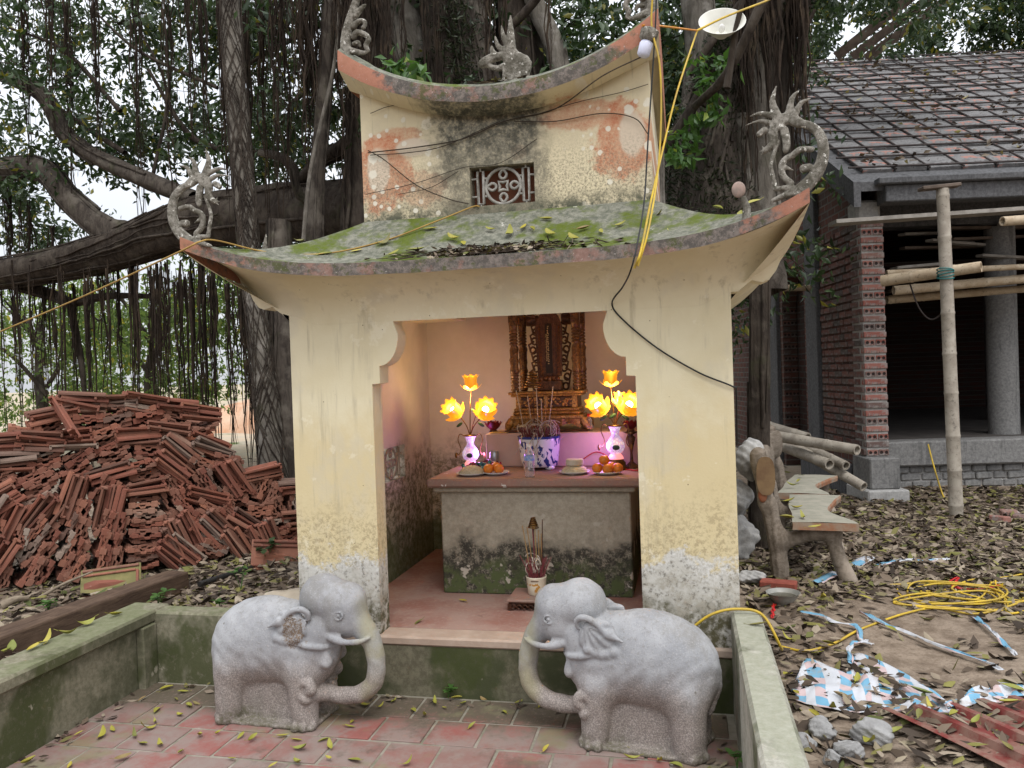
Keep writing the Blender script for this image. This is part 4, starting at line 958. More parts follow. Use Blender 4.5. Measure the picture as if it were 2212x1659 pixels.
pm = MB(); pm.lathe([(0.100, 0.018), (0.118, 0.022), (0.128, 0.06), (0.135, 0.13), (0.141, 0.20), (0.146, 0.222), (0.139, 0.224), (0.132, 0.205), (0.128, 0.19)], 40)
bo = pm.build('bowl', mat_porcelain(), B, smooth=True, world=False); MB().lathe([(0.0, 0.19), (0.129, 0.19)], 30, cap=False).build('ash_bed', ASH, B, world=False)
for k in range(4):
    a = math.pi/4+k*math.pi/2+0.1; MB().ell((0.10*math.cos(a), 0.10*math.sin(a), 0.015), (0.034, 0.028, 0.017), 10, 6).build('foot', mat_porcelain() if k == 0 else bpy.data.materials['blue_white_porcelain'], B, smooth=True, world=False)
sticks(B, (-0.955, 5.20, ZT+0.19), 0.11, 170, 0.10, 26, [(-0.09, 0.34, -0.15, WSTK), (-0.05, 0.30, -0.1, WSTK), (-0.01, 0.33, 0.03, DKW), (0.0, 0.36, 0.0, WSTK), (0.02, 0.28, 0.02, WSTK), (0.04, 0.30, 0.08, TSTK), (0.05, 0.36, 0.16, WSTK), (-0.03, 0.22, -.2, TSTK)], 5)
coil(B, -0.985, 5.20, 1.60, 0.062, 0.11, BRASS, 0.35)
for k in range(5):
    random.seed(40+k); x = -0.955+random.uniform(-.12, .12); w = MB(); w.tube(spline([(x, 5.10, ZT+0.25), (x+0.02, 5.06, ZT+0.24), (x+random.uniform(-.02, .03), 5.045, ZT+0.18), (x+random.uniform(-.04, .05), 5.045, ZT+random.uniform(0.08, .15))], 4), 0.0026, 5); w.build('ash_curl', WSTK, B, smooth=True)
fs = empty('pot_stand', (-0.90, 4.56, ZS), 'low carved dark wooden stand on the shrine floor', 'stand')
fs_t = MB().bbox(-1.04, -0.76, 4.44, 4.70, ZS+0.052, ZS+0.068, 0.004).build('stand_top', SLAB, fs)
MB().bbox(-1.03, -0.77, 4.45, 4.69, ZS+0.04, ZS+0.0515, 0.003).build('waist', DKW, fs)
for s_ in (-1, 1):
    for yy in (4.455, 4.665): MB().bbox(-0.90+s_*0.125-0.014, -0.90+s_*0.125+0.014, yy, yy+0.02, ZS, ZS+0.0395, 0.003).build('leg', DKW, fs)
ap = MB()
for k in range(7): ap.tube([(-1.005+k*0.035+0.014*math.cos(a), 4.456, ZS+0.022+0.012*math.sin(a)) for a in np.linspace(0, 5, 9)], 0.004, 5)
ap.build('carved_apron', DKW, fs, smooth=True)
def mat_pot():
    g = G('painted_pot', 0.35, 0.5); P = g.obj(); z = g.xyz(P)[2]; n = g.noise(24, 3, 0.5, P, 1.0)
    band = g.m('MULTIPLY', g.sm(z, 0.018, 0.025), g.sm(z, 0.08, 0.07))
    c = g.mix(g.m('MULTIPLY', band, g.sm(n, 0.54, 0.57)), (0.62, 0.55, 0.42), (0.45, 0.22, 0.04)); c = g.mix(g.sm(g.noise(9, 4, 0.7, P), 0.55, 0.7, 0, 0.5), c, (0.30, 0.20, 0.13))
    return g.done(c)
fpot = empty('incense_pot', (-0.885, 4.575, ZS+0.0685), 'small cream incense pot with ochre pattern on the low floor stand', 'incense burner')
MB().lathe([(0.046, 0), (0.052, 0.006), (0.056, 0.05), (0.060, 0.098), (0.063, 0.108), (0.057, 0.108), (0.054, 0.095)], 28).build('pot', mat_pot(), fpot, smooth=True, world=False)
MB().lathe([(0.0, 0.094), (0.055, 0.094)], 24, cap=False).build('ash_bed', ASH, fpot, world=False)
pt = MB()
for k in range(6):
    a = -1.9+k*0.13; c_ = Vector((-0.885+0.0605*math.cos(a), 4.575+0.0605*math.sin(a), ZS+0.0685+0.088)); M_ = Matrix.Translation(c_) @ Matrix.Rotation(a+math.pi/2, 4, 'Z')
    pt.box(-0.0035, 0.0035, -0.001, 0.0005, -0.0008, 0.0008, M_).box(-0.0008, 0.0008, -0.001, 0.0005, -0.004, 0.004, M_).box(-0.0035, 0.0035, -0.001, 0.0005, 0.002, 0.0035, M_)
pt.build('painted_character', simple('brown_paint', (0.10, 0.04, 0.02), (0.12, 0.05, 0.02), 5), fpot)
sticks(fpot, (-0.885, 4.575, ZS+0.165), 0.045, 90, 0.115, 24, [(-0.02, 0.30, -0.10, TSTK), (-0.008, 0.34, -0.02, RSTK), (0.0, 0.30, 0.0, TSTK), (0.01, 0.28, 0.03, TSTK), (0.03, 0.35, 0.06, DKW), (-0.035, 0.31, -0.12, TSTK), (0.022, 0.26, 0.05, TSTK)], 9)
coil(fpot, -0.895, 4.585, ZS+0.46, 0.03, 0.06, BRASS, 0.3)

# ---- offerings
PLATE = simple('white_china', (0.68, 0.67, 0.64), (0.60, 0.59, 0.56), 8, 0.25, 0, spec=0.5)
ORANGE = simple('orange_peel', (0.62, 0.17, 0.012), (0.70, 0.22, 0.02), 12, 0.45, 0.5, 0.002, 0.5)
RICE = simple('sticky_rice', (0.62, 0.55, 0.38), (0.50, 0.43, 0.28), 60, 0.7, 0.9, 0.006)
def plate(label, x, y, r_, name='plate'):
    o = MB().lathe([(0.0, 0.004), (r_*0.55, 0.004), (r_*0.6, 0.0), (r_*0.66, 0.002), (r_, 0.016), (r_*0.985, 0.019), (r_*0.62, 0.007), (0, 0.007)], 32, (0, 0, 0)).build(name, PLATE, None, smooth=True)
    o.location = (x, y, ZT); return tag(o, label, 'plate', 'offering plates on the altar')
def oranges(x, y, pts, lab, lab2):
    for dx, dy, dz in pts:
        m_ = MB().ell((0, 0, 0), (0.0335, 0.0335, 0.031), 20, 14); o = m_.build('orange', ORANGE, None, smooth=True); o.location = (x+dx, y+dy, ZT+0.038+dz); o.rotation_euler = (random.uniform(-.4, .4), random.uniform(-.4, .4), 0)
        tag(o, lab if dz < 0.004 else lab2, 'orange', lab if dz < 0.004 else None)
plate('small white plate under three oranges near the sweets', -1.195, 4.92, 0.09); oranges(-1.2, 4.92, [(-0.036, -0.025, 0), (0.034, -0.028, 0), (0.0, 0.032, 0.006)], 'front orange of the three beside the water bottle', 'orange behind the other two on the small plate')
plate('white plate under five piled oranges', -0.475, 4.90, 0.092); oranges(-0.475, 4.90, [(-0.062, -0.01, 0), (0.004, -0.035, 0), (0.064, -0.005, 0), (0.02, 0.045, 0.0), (-0.018, 0.0, 0.05)], 'orange in the bottom layer of the pile of five', 'orange on top of the pile of five')
def rice_heap(x, y, r_, h, label):
    V, F = surface_nets(lambda X, Y, Z: np.maximum(sd_ell(X, Y, Z, (0, 0, 0.004), (r_, r_, h))+0.002*np.sin(X*260)*np.sin(Y*240+Z*200), -Z), (-r_-.01, -r_-.01, -.01), (r_+.01, r_+.01, h+.02), 0.004)
    o = mk('rice_heap', raw_mesh('rice_heap', V, F, True), RICE); o.location = (x, y, ZT+0.008); return tag(o, label, 'rice')
plate('white plate under the plain rice mound, in front of the sweets', -1.345, 4.885, 0.10); rice_heap(-1.345, 4.885, 0.082, 0.05, 'plain mound of sticky rice on plate in front of the sweets')
plate('white plate carrying sticky rice topped by a round cake', -0.685, 4.93, 0.10); rice_heap(-0.685, 4.93, 0.082, 0.045, 'sticky rice heap with a round white cake on top')
ck = MB().lathe([(0.0, 0), (0.053, 0), (0.056, 0.004), (0.056, 0.034), (0.052, 0.038), (0, 0.038)], 30).build('rice_cake', simple('pale_cake', (0.55, 0.50, 0.40), (0.47, 0.42, 0.33), 20, 0.8), None, smooth=False); ck.location = (-0.683, 4.935, ZT+0.054); tag(ck, 'round white cake on the sticky rice heap', 'cake')
# sweets in a blue bowl
sb = MB().lathe([(0.0, 0.004), (0.04, 0.0), (0.045, 0.004), (0.085, 0.038), (0.083, 0.041), (0.04, 0.01), (0, 0.01)], 30).build('bowl', simple('teal_plastic', (0.01, 0.16, 0.22), (0.015, 0.2, 0.26), 5, 0.3), None, smooth=True); sb.location = (-1.295, 5.06, ZT); tag(sb, 'teal plastic bowl heaped with wrapped sweets', 'bowl')
CANDY = [simple('candy_wrap_%s' % n_, c, tuple(v*0.5 for v in c), 40, 0.25, 0.5, 0.004, 0.6) for n_, c in (('plum', (0.22, 0.03, 0.07)), ('silver', (0.5, 0.42, 0.5)), ('teal', (0.05, 0.25, 0.28)), ('red', (0.35, 0.03, 0.03)))]
random.seed(12)
cd_me = MB().lathe([(0.014, -0.034), (0.004, -0.024), (0.010, -0.018), (0.011, 0.018), (0.004, 0.024), (0.014, 0.034)], 10).mesh('candy', True)
for k in range(42):
    me_ = cd_me.copy(); o = mk('wrapped_candy', me_, CANDY[k % 4]); a = random.uniform(0, 6.28); r_ = 0.17*math.sqrt(random.random())
    x_, y_ = -1.33+r_*0.75*math.cos(a), 5.07+r_*0.5*math.sin(a)
    inb = math.hypot(x_+1.295, y_-5.06) < 0.075
    o.location = (x_, y_, ZT+(0.035 if inb else 0.014)+random.choice((0, 0.016))); o.rotation_euler = (R(90)+random.uniform(-.5, .5), random.uniform(-.5, .5), random.uniform(0, 3.14))
    tag(o, 'wrapped sweet in the heap behind the rice mound', 'candy', 'wrapped sweets on the altar')
# can, bottles
can = empty('drink_can', (-1.28, 5.25, ZT), 'silver grey drink can standing behind the sweets', 'can')
ALU = simple('brushed_aluminium', (0.42, 0.43, 0.45), (0.34, 0.35, 0.37), 30, 0.3, 0.05, Metallic=0.7)
MB().lathe([(0.026, 0), (0.0325, 0.006), (0.033, 0.10), (0.027, 0.114)], 28).build('body', ALU, can, smooth=True, world=False); MB().lathe([(0.0, 0.1125), (0.025, 0.1125), (0.0275, 0.116), (0.0265, 0.117)], 24, cap=False).build('lid', ALU, can, smooth=True, world=False)
MB().lathe([(0.0333, 0.03), (0.0333, 0.045)], 24, cap=False).build('printed_band', simple('can_print', (0.25, 0.26, 0.28), (0.5, 0.5, 0.52), 90, 0.4), can, smooth=True, world=False)
GLS = G('clear_plastic', 0.06, 0.5).done((0.97, 0.98, 1.0), Transmission_Weight=0.92, IOR=1.12)
bt = empty('water_bottle', (-0.945, 4.785, ZT), 'clear plastic water bottle with blue label in front of the porcelain bowl', 'bottle')
pr = [(0.0, 0.002), (0.030, 0.0), (0.0325, 0.008)]
for k in range(6): pr += [(0.0325, 0.014+k*0.014), (0.030, 0.020+k*0.014)]
pr += [(0.0325, 0.105), (0.0325, 0.135), (0.030, 0.15), (0.020, 0.172), (0.0135, 0.182), (0.0135, 0.195)]
MB().lathe(pr, 28).build('body', GLS, bt, smooth=True, world=False)
MB().lathe([(0.0328, 0.104), (0.0330, 0.134)], 28, cap=False).build('label', simple('blue_label', (0.05, 0.22, 0.55), (0.45, 0.45, 0.6), 45, 0.4), bt, smooth=True, world=False)
MB().lathe([(0.0148, 0.186), (0.0148, 0.203), (0.0, 0.204)], 20).build('cap', PLATE, bt, smooth=True, world=False)
pb = empty('small_bottle', (-0.64, 5.42, ZP), 'small clear bottle with red cap beside the throne', 'bottle')
MB().lathe([(0.0, 0.002), (0.02, 0.0), (0.03, 0.012), (0.031, 0.03), (0.022, 0.046), (0.02, 0.055), (0.024, 0.07), (0.012, 0.09), (0.011, 0.10)], 22).build('body', GLS, pb, smooth=True, world=False)
MB().lathe([(0.0, 0.006), (0.025, 0.012), (0.025, 0.03), (0.0, 0.031)], 16).build('pink_liquid', simple('pink_liquid', (0.55, 0.18, 0.15), (0.5, 0.2, 0.18), 5, 0.2), pb, smooth=True, world=False)
MB().lathe([(0.013, 0.098), (0.013, 0.118), (0, 0.119)], 16).build('cap', simple('red_plastic', (0.5, 0.02, 0.02), (0.45, 0.02, 0.02), 5, 0.35), pb, smooth=True, world=False)
# lotus holders
def lotus(label, x, y, z, stem, s_):
    L = empty('lotus_holder', (x, y, z), label, 'lotus')
    if stem:
        MB().lathe([(0.062, 0), (0.06, 0.008), (0.035, 0.02), (0.012, 0.04), (0.008, 0.10), (0.016, 0.14), (0.03, 0.20), (0.012, 0.215), (0.05, 0.235), (0.012, 0.24)], 20).build('candlestick', DKW, L, smooth=True, world=False)
    zt = 0.24 if stem else 0.0
    for ring, (n_, tilt, l_) in enumerate(((8, 1.05, 0.075), (7, 0.6, 0.07), (5, 0.2, 0.06))):
        for k in range(n_):
            a = 2*math.pi*(k+0.5*ring)/n_; P = []
            for i in range(5):
                t = i/4; rr_ = 0.01+l_*t*math.sin(tilt*(1-0.25*t)); zz = zt+0.008+l_*t*math.cos(tilt*(1-0.35*t)); w_ = 0.024*math.sin(math.pi*(0.12+0.85*t))
                P.append([Vector((rr_*math.cos(a)-q*w_*math.sin(a), rr_*math.sin(a)+q*w_*math.cos(a), zz+0.006*abs(q)))*1.0 for q in (-1, 0, 1)])
            m_ = MB(); m_.grid([[(p.x*s_, p.y*s_, (p.z-zt)*s_+zt) for p in r_] for r_ in P]); m_.build('petal', BUDM, L, smooth=True, world=False)
    MB().lathe([(0.0, zt), (0.03*s_, zt), (0.02*s_, zt+0.02), (0, zt+0.025)], 14).build('cup', DKW, L, smooth=True, world=False)
lotus('dark red lotus beside the throne, above the silver can', -1.335, 5.47, ZP, False, 1.05); lotus('dark red lotus on a tall candlestick by the brass-footed lamp', -0.345, 5.22, ZT, True, 0.95)
pp = MB().bbox(-1.33, -1.20, 5.33, 5.40, ZP, ZP+0.006, 0.002, None).build('paper_money', simple('yellow_paper', (0.55, 0.40, 0.16), (0.5, 0.36, 0.14), 8), None); tag(pp, 'flat bundle of yellow paper lying before the red lotus', 'paper')
cb = MB(); cb.tube(spline([(-0.72, 5.29, ZT+0.01), (-0.66, 5.28, ZT+0.06), (-0.58, 5.27, ZT+0.10), (-0.50, 5.22, ZT+0.07), (-0.48, 5.19, ZT+0.006), (-0.36, 5.08, ZT+0.005), (-0.30, 5.02, ZT+0.006), (-0.285, 5.2, ZT+0.006), (-0.30, 5.5, ZT+0.006)], 6), 0.004, 6)
tag(cb.build('lamp_cord', simple('red_cord', (0.45, 0.02, 0.03), (0.4, 0.02, 0.03), 5, 0.5), None, smooth=True), 'red electric cord looping across the altar slab', 'cord')
# ================================================================ banyan, its aerial roots and the trees behind
def at(px, py, Y):
    """point of the plane y=Y that lies in the direction of (px,py) of a 2212x1659 picture"""
    d = fw+rt2*((px-1106)/1700)-up2*((py-829.5)/1700); return CAM+d*(Y/d.y)
def mat_bark(name, c1, c2, c3, moss=0.3):
    g = G(name, 0.95, 0.1); P = g.pos(); Ps = g.scaled(P, (1, 1, 0.22)); n1, n2 = g.noise(14, 6, 0.7, Ps, 0.6), g.noise(5, 5, 0.6, P)
    c = g.mix(g.sm(n1, 0.35, 0.65), c1, c2); c = g.mix(g.sm(n2, 0.48, 0.68, 0, 0.8), c, c3)
    c = g.mix(g.sm(g.noise(3, 5, 0.7, P), 0.55, 0.7, 0, moss), c, (0.06, 0.07, 0.03))
    g.bump(g.m('ADD', n1, g.m('MULTIPLY', g.noise(60, 4, 0.7, Ps), 0.4)), 0.8, 0.03); return g.done(c)
BARK = mat_bark('banyan_bark', (0.038, 0.031, 0.026), (0.085, 0.071, 0.058), (0.14, 0.122, 0.10))
BARKL = mat_bark('pale_bark', (0.085, 0.075, 0.062), (0.175, 0.157, 0.132), (0.26, 0.24, 0.21), 0.2)
BARKD = mat_bark('dark_bark', (0.028, 0.022, 0.018), (0.06, 0.048, 0.038), (0.09, 0.075, 0.06))
ROOTM = mat_bark('aerial_root_fibre', (0.020, 0.015, 0.012), (0.045, 0.033, 0.025), (0.075, 0.054, 0.036), 0.1)
def mat_leaf(name, c1, c2, c3, trans=0.25, rough=0.45):
    g = G(name, rough, 0.4); r = g.isl(); c = g.mix(g.sm(r, 0.1, 0.9), c1, c2); c = g.mix(g.sm(r, 0.93, 0.95), c, c3)
    g.done(c)
    tr = g.n('ShaderNodeBsdfTranslucent'); g.put(tr.inputs['Color'], g.hsv(c, 0.49, 1.1, 1.6)); ms = g.n('ShaderNodeMixShader'); ms.inputs[0].default_value = trans
    g.t.links.new(g.b.outputs[0], ms.inputs[1]); g.t.links.new(tr.outputs[0], ms.inputs[2]); g.t.links.new(ms.outputs[0], g.t.nodes['Material Output'].inputs['Surface'])
    return g.mat
LEAF = mat_leaf('banyan_leaf', (0.022, 0.042, 0.016), (0.050, 0.085, 0.028), (0.20, 0.19, 0.03))
LEAFB = mat_leaf('hedge_leaf', (0.09, 0.15, 0.045), (0.20, 0.28, 0.085), (0.38, 0.36, 0.07), 0.55)
LEAFF = mat_leaf('fern_leaf', (0.018, 0.028, 0.012), (0.045, 0.06, 0.028), (0.08, 0.08, 0.04), 0.15)
LEAFG = mat_leaf('fresh_leaf', (0.04, 0.095, 0.02), (0.08, 0.165, 0.035), (0.2, 0.26, 0.05), 0.3)

def unit(v): return v/np.maximum(np.linalg.norm(v, axis=-1, keepdims=True), 1e-9)
def leaf_mesh(name, C, A, size, aspect=0.42, fold=0.25, rg=rng):
    """one folded leaf per row: C base points, A axis directions"""
    n = len(C); A = unit(A); U = unit(np.cross(A, rg.normal(size=(n, 3)))); W = np.cross(A, U); s_ = np.broadcast_to(np.asarray(size, float), (n,))[:, None]
    mid = C+A*s_*0.45; droop = W*s_*0.10
    V = np.stack([C, mid+U*s_*aspect*0.5+W*s_*fold*0.3, C+A*s_-droop, mid-U*s_*aspect*0.5+W*s_*fold*0.3], 1).reshape(-1, 3)
    b = np.arange(n)[:, None]*4; F = np.concatenate([b+[[0, 1, 2]], b+[[0, 2, 3]]], 1).reshape(-1, 3)
    return raw_mesh(name, V, F, False)
def twig_leaves(centres, per, spread, size, droop=0.6, rg=rng):
    """leaves set along short drooping twigs"""
    n = len(centres); D = unit(rg.normal(size=(n, 3))*[1, 1, 0.5]+[0, 0, -droop*0.4]); t = rg.uniform(-1, 1, (n, per, 1))
    C = centres[:, None, :]+D[:, None, :]*t*spread+rg.normal(size=(n, per, 3))*spread*0.22
    A = D[:, None, :]*0.5+rg.normal(size=(n, per, 3))*0.8+[0, 0, -droop]
    return C.reshape(-1, 3), A.reshape(-1, 3), size*rg.uniform(0.5, 1.4, n*per)
def blob_points(n, c, r, rg=rng):
    p = unit(rg.normal(size=(n, 3)))*rg.uniform(0.35, 1, (n, 1))**0.5; return np.array(c)+p*np.array(r)
def limb_geo(pts, rad, n=18, step=0.12, rough=0.10, flute=0.06, seed=0, nodes=None):
    """bark tube with fluting; returns mesh arrays plus ring centres/frames for clinging roots"""
    rs = np.random.default_rng(seed); P = np.array([tuple(p) for p in pts], float); full = np.array(spline(np.c_[P, np.array(rad)], 10))
    seg = np.r_[0, np.cumsum(np.linalg.norm(np.diff(full[:, :3], axis=0), axis=1))]; m_ = max(3, int(seg[-1]/step)); s_ = np.linspace(0, seg[-1], m_)
    Q = np.stack([np.interp(s_, seg, full[:, k]) for k in range(4)], 1); C, r_ = Q[:, :3], Q[:, 3]
    T_ = unit(np.gradient(C, axis=0)); a0 = np.array([1.0, 0.2, 0.1]) if abs(T_[0, 0]) < 0.8 else np.array([0.1, 0.2, 1.0]); Aa = []; prev = a0
    for t in T_:
        prev = prev-t*(prev@t); prev = prev/np.linalg.norm(prev); Aa.append(prev)
    Aa = np.array(Aa); Bb = np.cross(T_, Aa); th = np.linspace(0, 2*np.pi, n, endpoint=False)
    ph = rs.uniform(0, 6.28, 6)
    disp = 1+flute*np.cos(3*th[None]+ph[0]+s_[:, None]*0.8)+flute*0.7*np.cos(5*th[None]+ph[1]-s_[:, None]*0.6)+rough*0.5*np.sin(s_[:, None]*4.1+2*th[None]+ph[2])*np.sin(s_[:, None]*1.7+ph[3])+rs.normal(size=(m_, n))*rough*0.22
    V = C[:, None]+(Aa[:, None]*np.cos(th)[None, :, None]+Bb[:, None]*np.sin(th)[None, :, None])*(r_[:, None]*disp)[..., None]
    i, j = np.meshgrid(np.arange(m_-1), np.arange(n), indexing='ij'); F = np.stack([i*n+j, i*n+(j+1) % n, (i+1)*n+(j+1) % n, (i+1)*n+j], -1).reshape(-1, 4)
    return V.reshape(-1, 3), F, (C, r_, Aa, Bb)
def limb(name, pts, rad, mat, parent, cling=0, lattice=0, crad=(0.008, 0.022), seed=0, **kw):
    V, F, (C, r_, Aa, Bb) = limb_geo(pts, rad, seed=seed, **kw); o = mk(name, raw_mesh(name, V, F, True), mat, parent)
    rs = random.Random(seed); mb = MB(); m_ = len(C)
    for k in range(cling+lattice):
        th = rs.uniform(0, 6.28); w = (rs.choice((-1, 1))*rs.uniform(0.08, 0.30) if k >= cling else rs.uniform(-0.035, 0.035)); i0 = rs.randrange(0, max(1, int(m_*0.55))); i1 = min(m_, i0+rs.randrange(max(4, int(m_*0.3)), max(5, m_))); pts_ = []
        for i in range(i0, i1):
            th += w+rs.uniform(-0.07, 0.07); rr_ = r_[i]*1.03+0.004; pts_.append(C[i]+(Aa[i]*math.cos(th)+Bb[i]*math.sin(th))*rr_)
        if len(pts_) > 3:
            cr = rs.uniform(*crad); mb.tube(pts_, [cr*(1-0.4*q/len(pts_)) for q in range(len(pts_))], 5)
    if mb.V: tag(mb.build('clinging_root', BARKD if lattice else mat, o, smooth=True), kind='stuff')
    return o
BT = empty('banyan_tree', (-0.8, 8.2, 0.2), 'huge dark banyan with hanging aerial roots spreading behind the shrine', 'tree')
# main trunks behind the shrine
limb('trunk', [at(905, 620, 8.2), at(895, 300, 8.2), at(880, 120, 8.2), at(850, -40, 8.3), at(820, -260, 8.6)], [0.55, 0.36, 0.28, 0.24, 0.2], BARKL, BT, 8, seed=1)
limb('trunk', [at(975, 620, 8.0), at(970, 250, 8.0), at(965, 80, 8.0), at(955, -120, 8.0)], [0.4, 0.30, 0.24, 0.22], BARKD, BT, 14, seed=2)
limb('trunk', [at(1060, 640, 7.9), at(1040, 240, 7.9), at(1015, 80, 7.9), at(1000, -120, 8.0)], [0.4, 0.24, 0.20, 0.19], BARK, BT, 12, seed=3)
limb('trunk', [at(1250, 400, 8.3), at(1205, 130, 8.3), at(1160, 20, 8.3), at(1110, -120, 8.3)], [0.14, 0.11, 0.10, 0.09], BARKL, BT, 2, seed=4)
limb('trunk', [at(1120, 420, 8.5), at(1120, 120, 8.5), at(1115, -100, 8.5)], [0.34, 0.26, 0.24], BARKD, BT, 10, seed=5)
limb('trunk', [at(790, 560, 7.6), at(795, 200, 7.6), at(790, -80, 7.6)], [0.26, 0.22, 0.2], BARKD, BT, 16, seed=6)
# latticed trunk on the left and its neighbours
limb('trunk', [(at(604, 1075, 6.7).x, 6.7, 0.2), at(585, 950, 6.75), at(560, 720, 6.8), at(535, 500, 6.85), at(515, 260, 6.9), at(500, 60, 6.95), at(492, -120, 7)], [0.16, 0.125, 0.105, 0.098, 0.10, 0.095, 0.09], BARKL, BT, 4, 80, (0.003, 0.008), seed=7, step=0.07, flute=0.03)
limb('trunk', [(at(630, 1090, 6.9).x, 6.9, 0.2), at(620, 900, 6.95), at(608, 700, 7.0), at(600, 480, 7.1)], [0.24, 0.17, 0.13, 0.12], BARK, BT, 10, seed=8, step=0.08)
limb('trunk', [(at(668, 900, 7.2).x, 7.2, 0.2), at(680, 480, 7.2), at(695, 260, 7.2), at(710, 60, 7.2), at(720, -100, 7.3)], [0.10, 0.075, 0.07, 0.075, 0.08], BARK, BT, 4, seed=9)
limb('stem', [at(655, 520, 7.0), at(672, 360, 7.0), at(720, 150, 7.0), at(735, 0, 7.0)], [0.022, 0.02, 0.018, 0.016], BARKL, BT, seed=10, n=8)
# limbs
limb('limb', [at(800, 455, 8.0), at(660, 460, 8.2), at(520, 468, 8.4), at(400, 485, 8.6), at(260, 535, 8.8), at(120, 572, 9.0), at(-60, 600, 9.2)], [0.34, 0.32, 0.31, 0.29, 0.25, 0.22, 0.2], BARKD, BT, 26, seed=11)
limb('limb', [at(300, 520, 8.75), at(230, 495, 8.8), at(150, 430, 8.9), at(85, 365, 9.0), at(-60, 375, 9.2)], [0.2, 0.17, 0.15, 0.15, 0.14], BARK, BT, 10, seed=12)
limb('limb', [at(420, 430, 8.5), at(330, 395, 8.6), at(210, 340, 8.8), at(140, 285, 8.9), at(95, 205, 9.0), at(10, 165, 9.2), at(-50, 150, 9.3)], [0.10, 0.105, 0.10, 0.10, 0.10, 0.085, 0.08], BARK, BT, 6, seed=13)
limb('limb', [at(790, 285, 7.9), at(740, 320, 7.9), at(690, 350, 8.0), at(620, 420, 8.1)], [0.10, 0.09, 0.07, 0.06], BARKD, BT, 4, seed=14)
limb('limb', [at(560, 330, 7.7), at(625, 350, 7.7), at(645, 420, 7.8), at(700, 455, 7.9)], [0.035, 0.05, 0.05, 0.06], BARK, BT, 2, seed=15)
limb('limb', [at(-40, 590, 9.4), at(120, 640, 9.3), at(150, 655, 9.3), at(230, 640, 9.3), at(330, 640, 9.3)], [0.11, 0.08, 0.07, 0.05, 0.03], BARKD, BT, 4, seed=16)
limb('limb', [at(150, 650, 9.3), at(165, 720, 9.3), at(178, 800, 9.3), at(185, 900, 9.3)], [0.05, 0.045, 0.03, 0.02], BARKD, BT, 2, seed=17)
for k, (a, b, c_, r_) in enumerate((((320, 150), (420, 300), (560, 330), 0.035), ((500, 160), (620, 90), (760, 20), 0.03), ((620, 240), (720, 120), (800, 60), 0.05), ((60, 180), (150, 250), (270, 330), 0.03), ((300, 60), (360, 200), (330, 380), 0.02), ((200, 20), (300, 110), (470, 190), 0.02), ((20, 60), (140, 110), (260, 240), 0.025))):
    limb('branch', [at(*a, 9.0), at(*b, 9.0), at(*c_, 8.8)], [r_*0.6, r_, r_*1.2], BARKD, BT, seed=30+k, n=8)
# leaning trunk on the right with fern cover
RT_PTS = [at(1545, 640, 7.9), at(1540, 470, 7.9), at(1545, 330, 7.9), at(1585, 190, 7.9), at(1640, 60, 7.8), at(1700, -60, 7.7), at(1760, -200, 7.6)]; RT_R = [0.62, 0.52, 0.42, 0.36, 0.35, 0.34, 0.33]
limb('trunk', RT_PTS, RT_R, BARK, BT, 30, seed=18, n=26, rough=0.14, flute=0.1)
limb('trunk', [at(1500, 470, 8.5), at(1505, 250, 8.5), at(1515, 90, 8.5), at(1500, -60, 8.5)], [0.2, 0.16, 0.16, 0.16], BARKL, BT, 6, seed=19)
for k, (pts_, r_) in enumerate(([((1660, 520), (1640, 300), (1632, 120), (1650, 40)), 0.12], [((1690, 520), (1672, 320), (1668, 140), (1680, 30)), 0.07], [((1630, 520), (1610, 350), (1600, 250)), 0.09], [((1705, 470), (1700, 300), (1695, 120), (1720, 10)), 0.05], [((1650, 1180), (1640, 960), (1640, 720), (1645, 500)), 0.085], [((1600, 560), (1570, 380), (1560, 300)), 0.06])):
    limb('prop_root', [at(*p, 7.6 if k != 4 else 6.9) for p in pts_], [r_*1.25]+[r_]*(len(pts_)-1), (BARKL, BARK)[k % 2] if k != 4 else BARKD, BT, 6, seed=40+k)
limb('trunk', [at(1412, 560, 6.6), at(1410, 250, 6.6), at(1405, 60, 6.6), at(1398, -80, 6.6)], [0.085, 0.075, 0.07, 0.07], BARKL, BT, 2, seed=20)
for k, (a, b, c_, r_) in enumerate((((1430, 330), (1480, 260), (1540, 150), 0.05), ((1490, 160), (1560, 60), (1620, -20), 0.035), ((1520, 230), (1590, 120), (1630, 20), 0.03), ((1740, 250), (1725, 120), (1760, 20), 0.02), ((1100, 60), (1150, 10), (1180, -40), 0.04))):
    limb('branch', [at(*a, 7.4), at(*b, 7.4), at(*c_, 7.3)], [r_, r_, r_*0.8], BARKD, BT, seed=60+k, n=8)
# hanging aerial roots
def root_bundle(x, y, ztop, zbot, width, n, seed, thick=1.0):
    rs = np.random.default_rng(seed); mb = MB()
    for k in range(n):
        core_ = k < max(2, n//6); px_, py_ = rs.normal(size=2)*width*(0.25 if core_ else 0.5); zb = zbot+(0 if core_ else rs.uniform(0, 0.65)*(ztop-zbot)); zt = ztop-rs.uniform(0, 0.15)*(ztop-zbot)
        m_ = max(5, int((zt-zb)/0.16)); t = np.linspace(0, 1, m_); ph = rs.uniform(0, 6.28, 4); amp = width*rs.uniform(0.2, 0.8)
        pts_ = [(x+px_*(1-0.4*q)+amp*0.5*math.sin(q*9+ph[0])+amp*0.25*math.sin(q*23+ph[1]), y+py_+amp*0.5*math.sin(q*8+ph[2]), zt+(zb-zt)*q) for q in t]
        r0_ = thick*(rs.uniform(0.008, 0.017) if core_ else rs.uniform(0.0025, 0.007)); mb.tube(pts_, [r0_*(1-0.65*q) for q in t], 4 if not core_ else 6, cap=False)
    tag(mb.build('aerial_root_bundle', ROOTM, BT, smooth=True), kind='stuff')
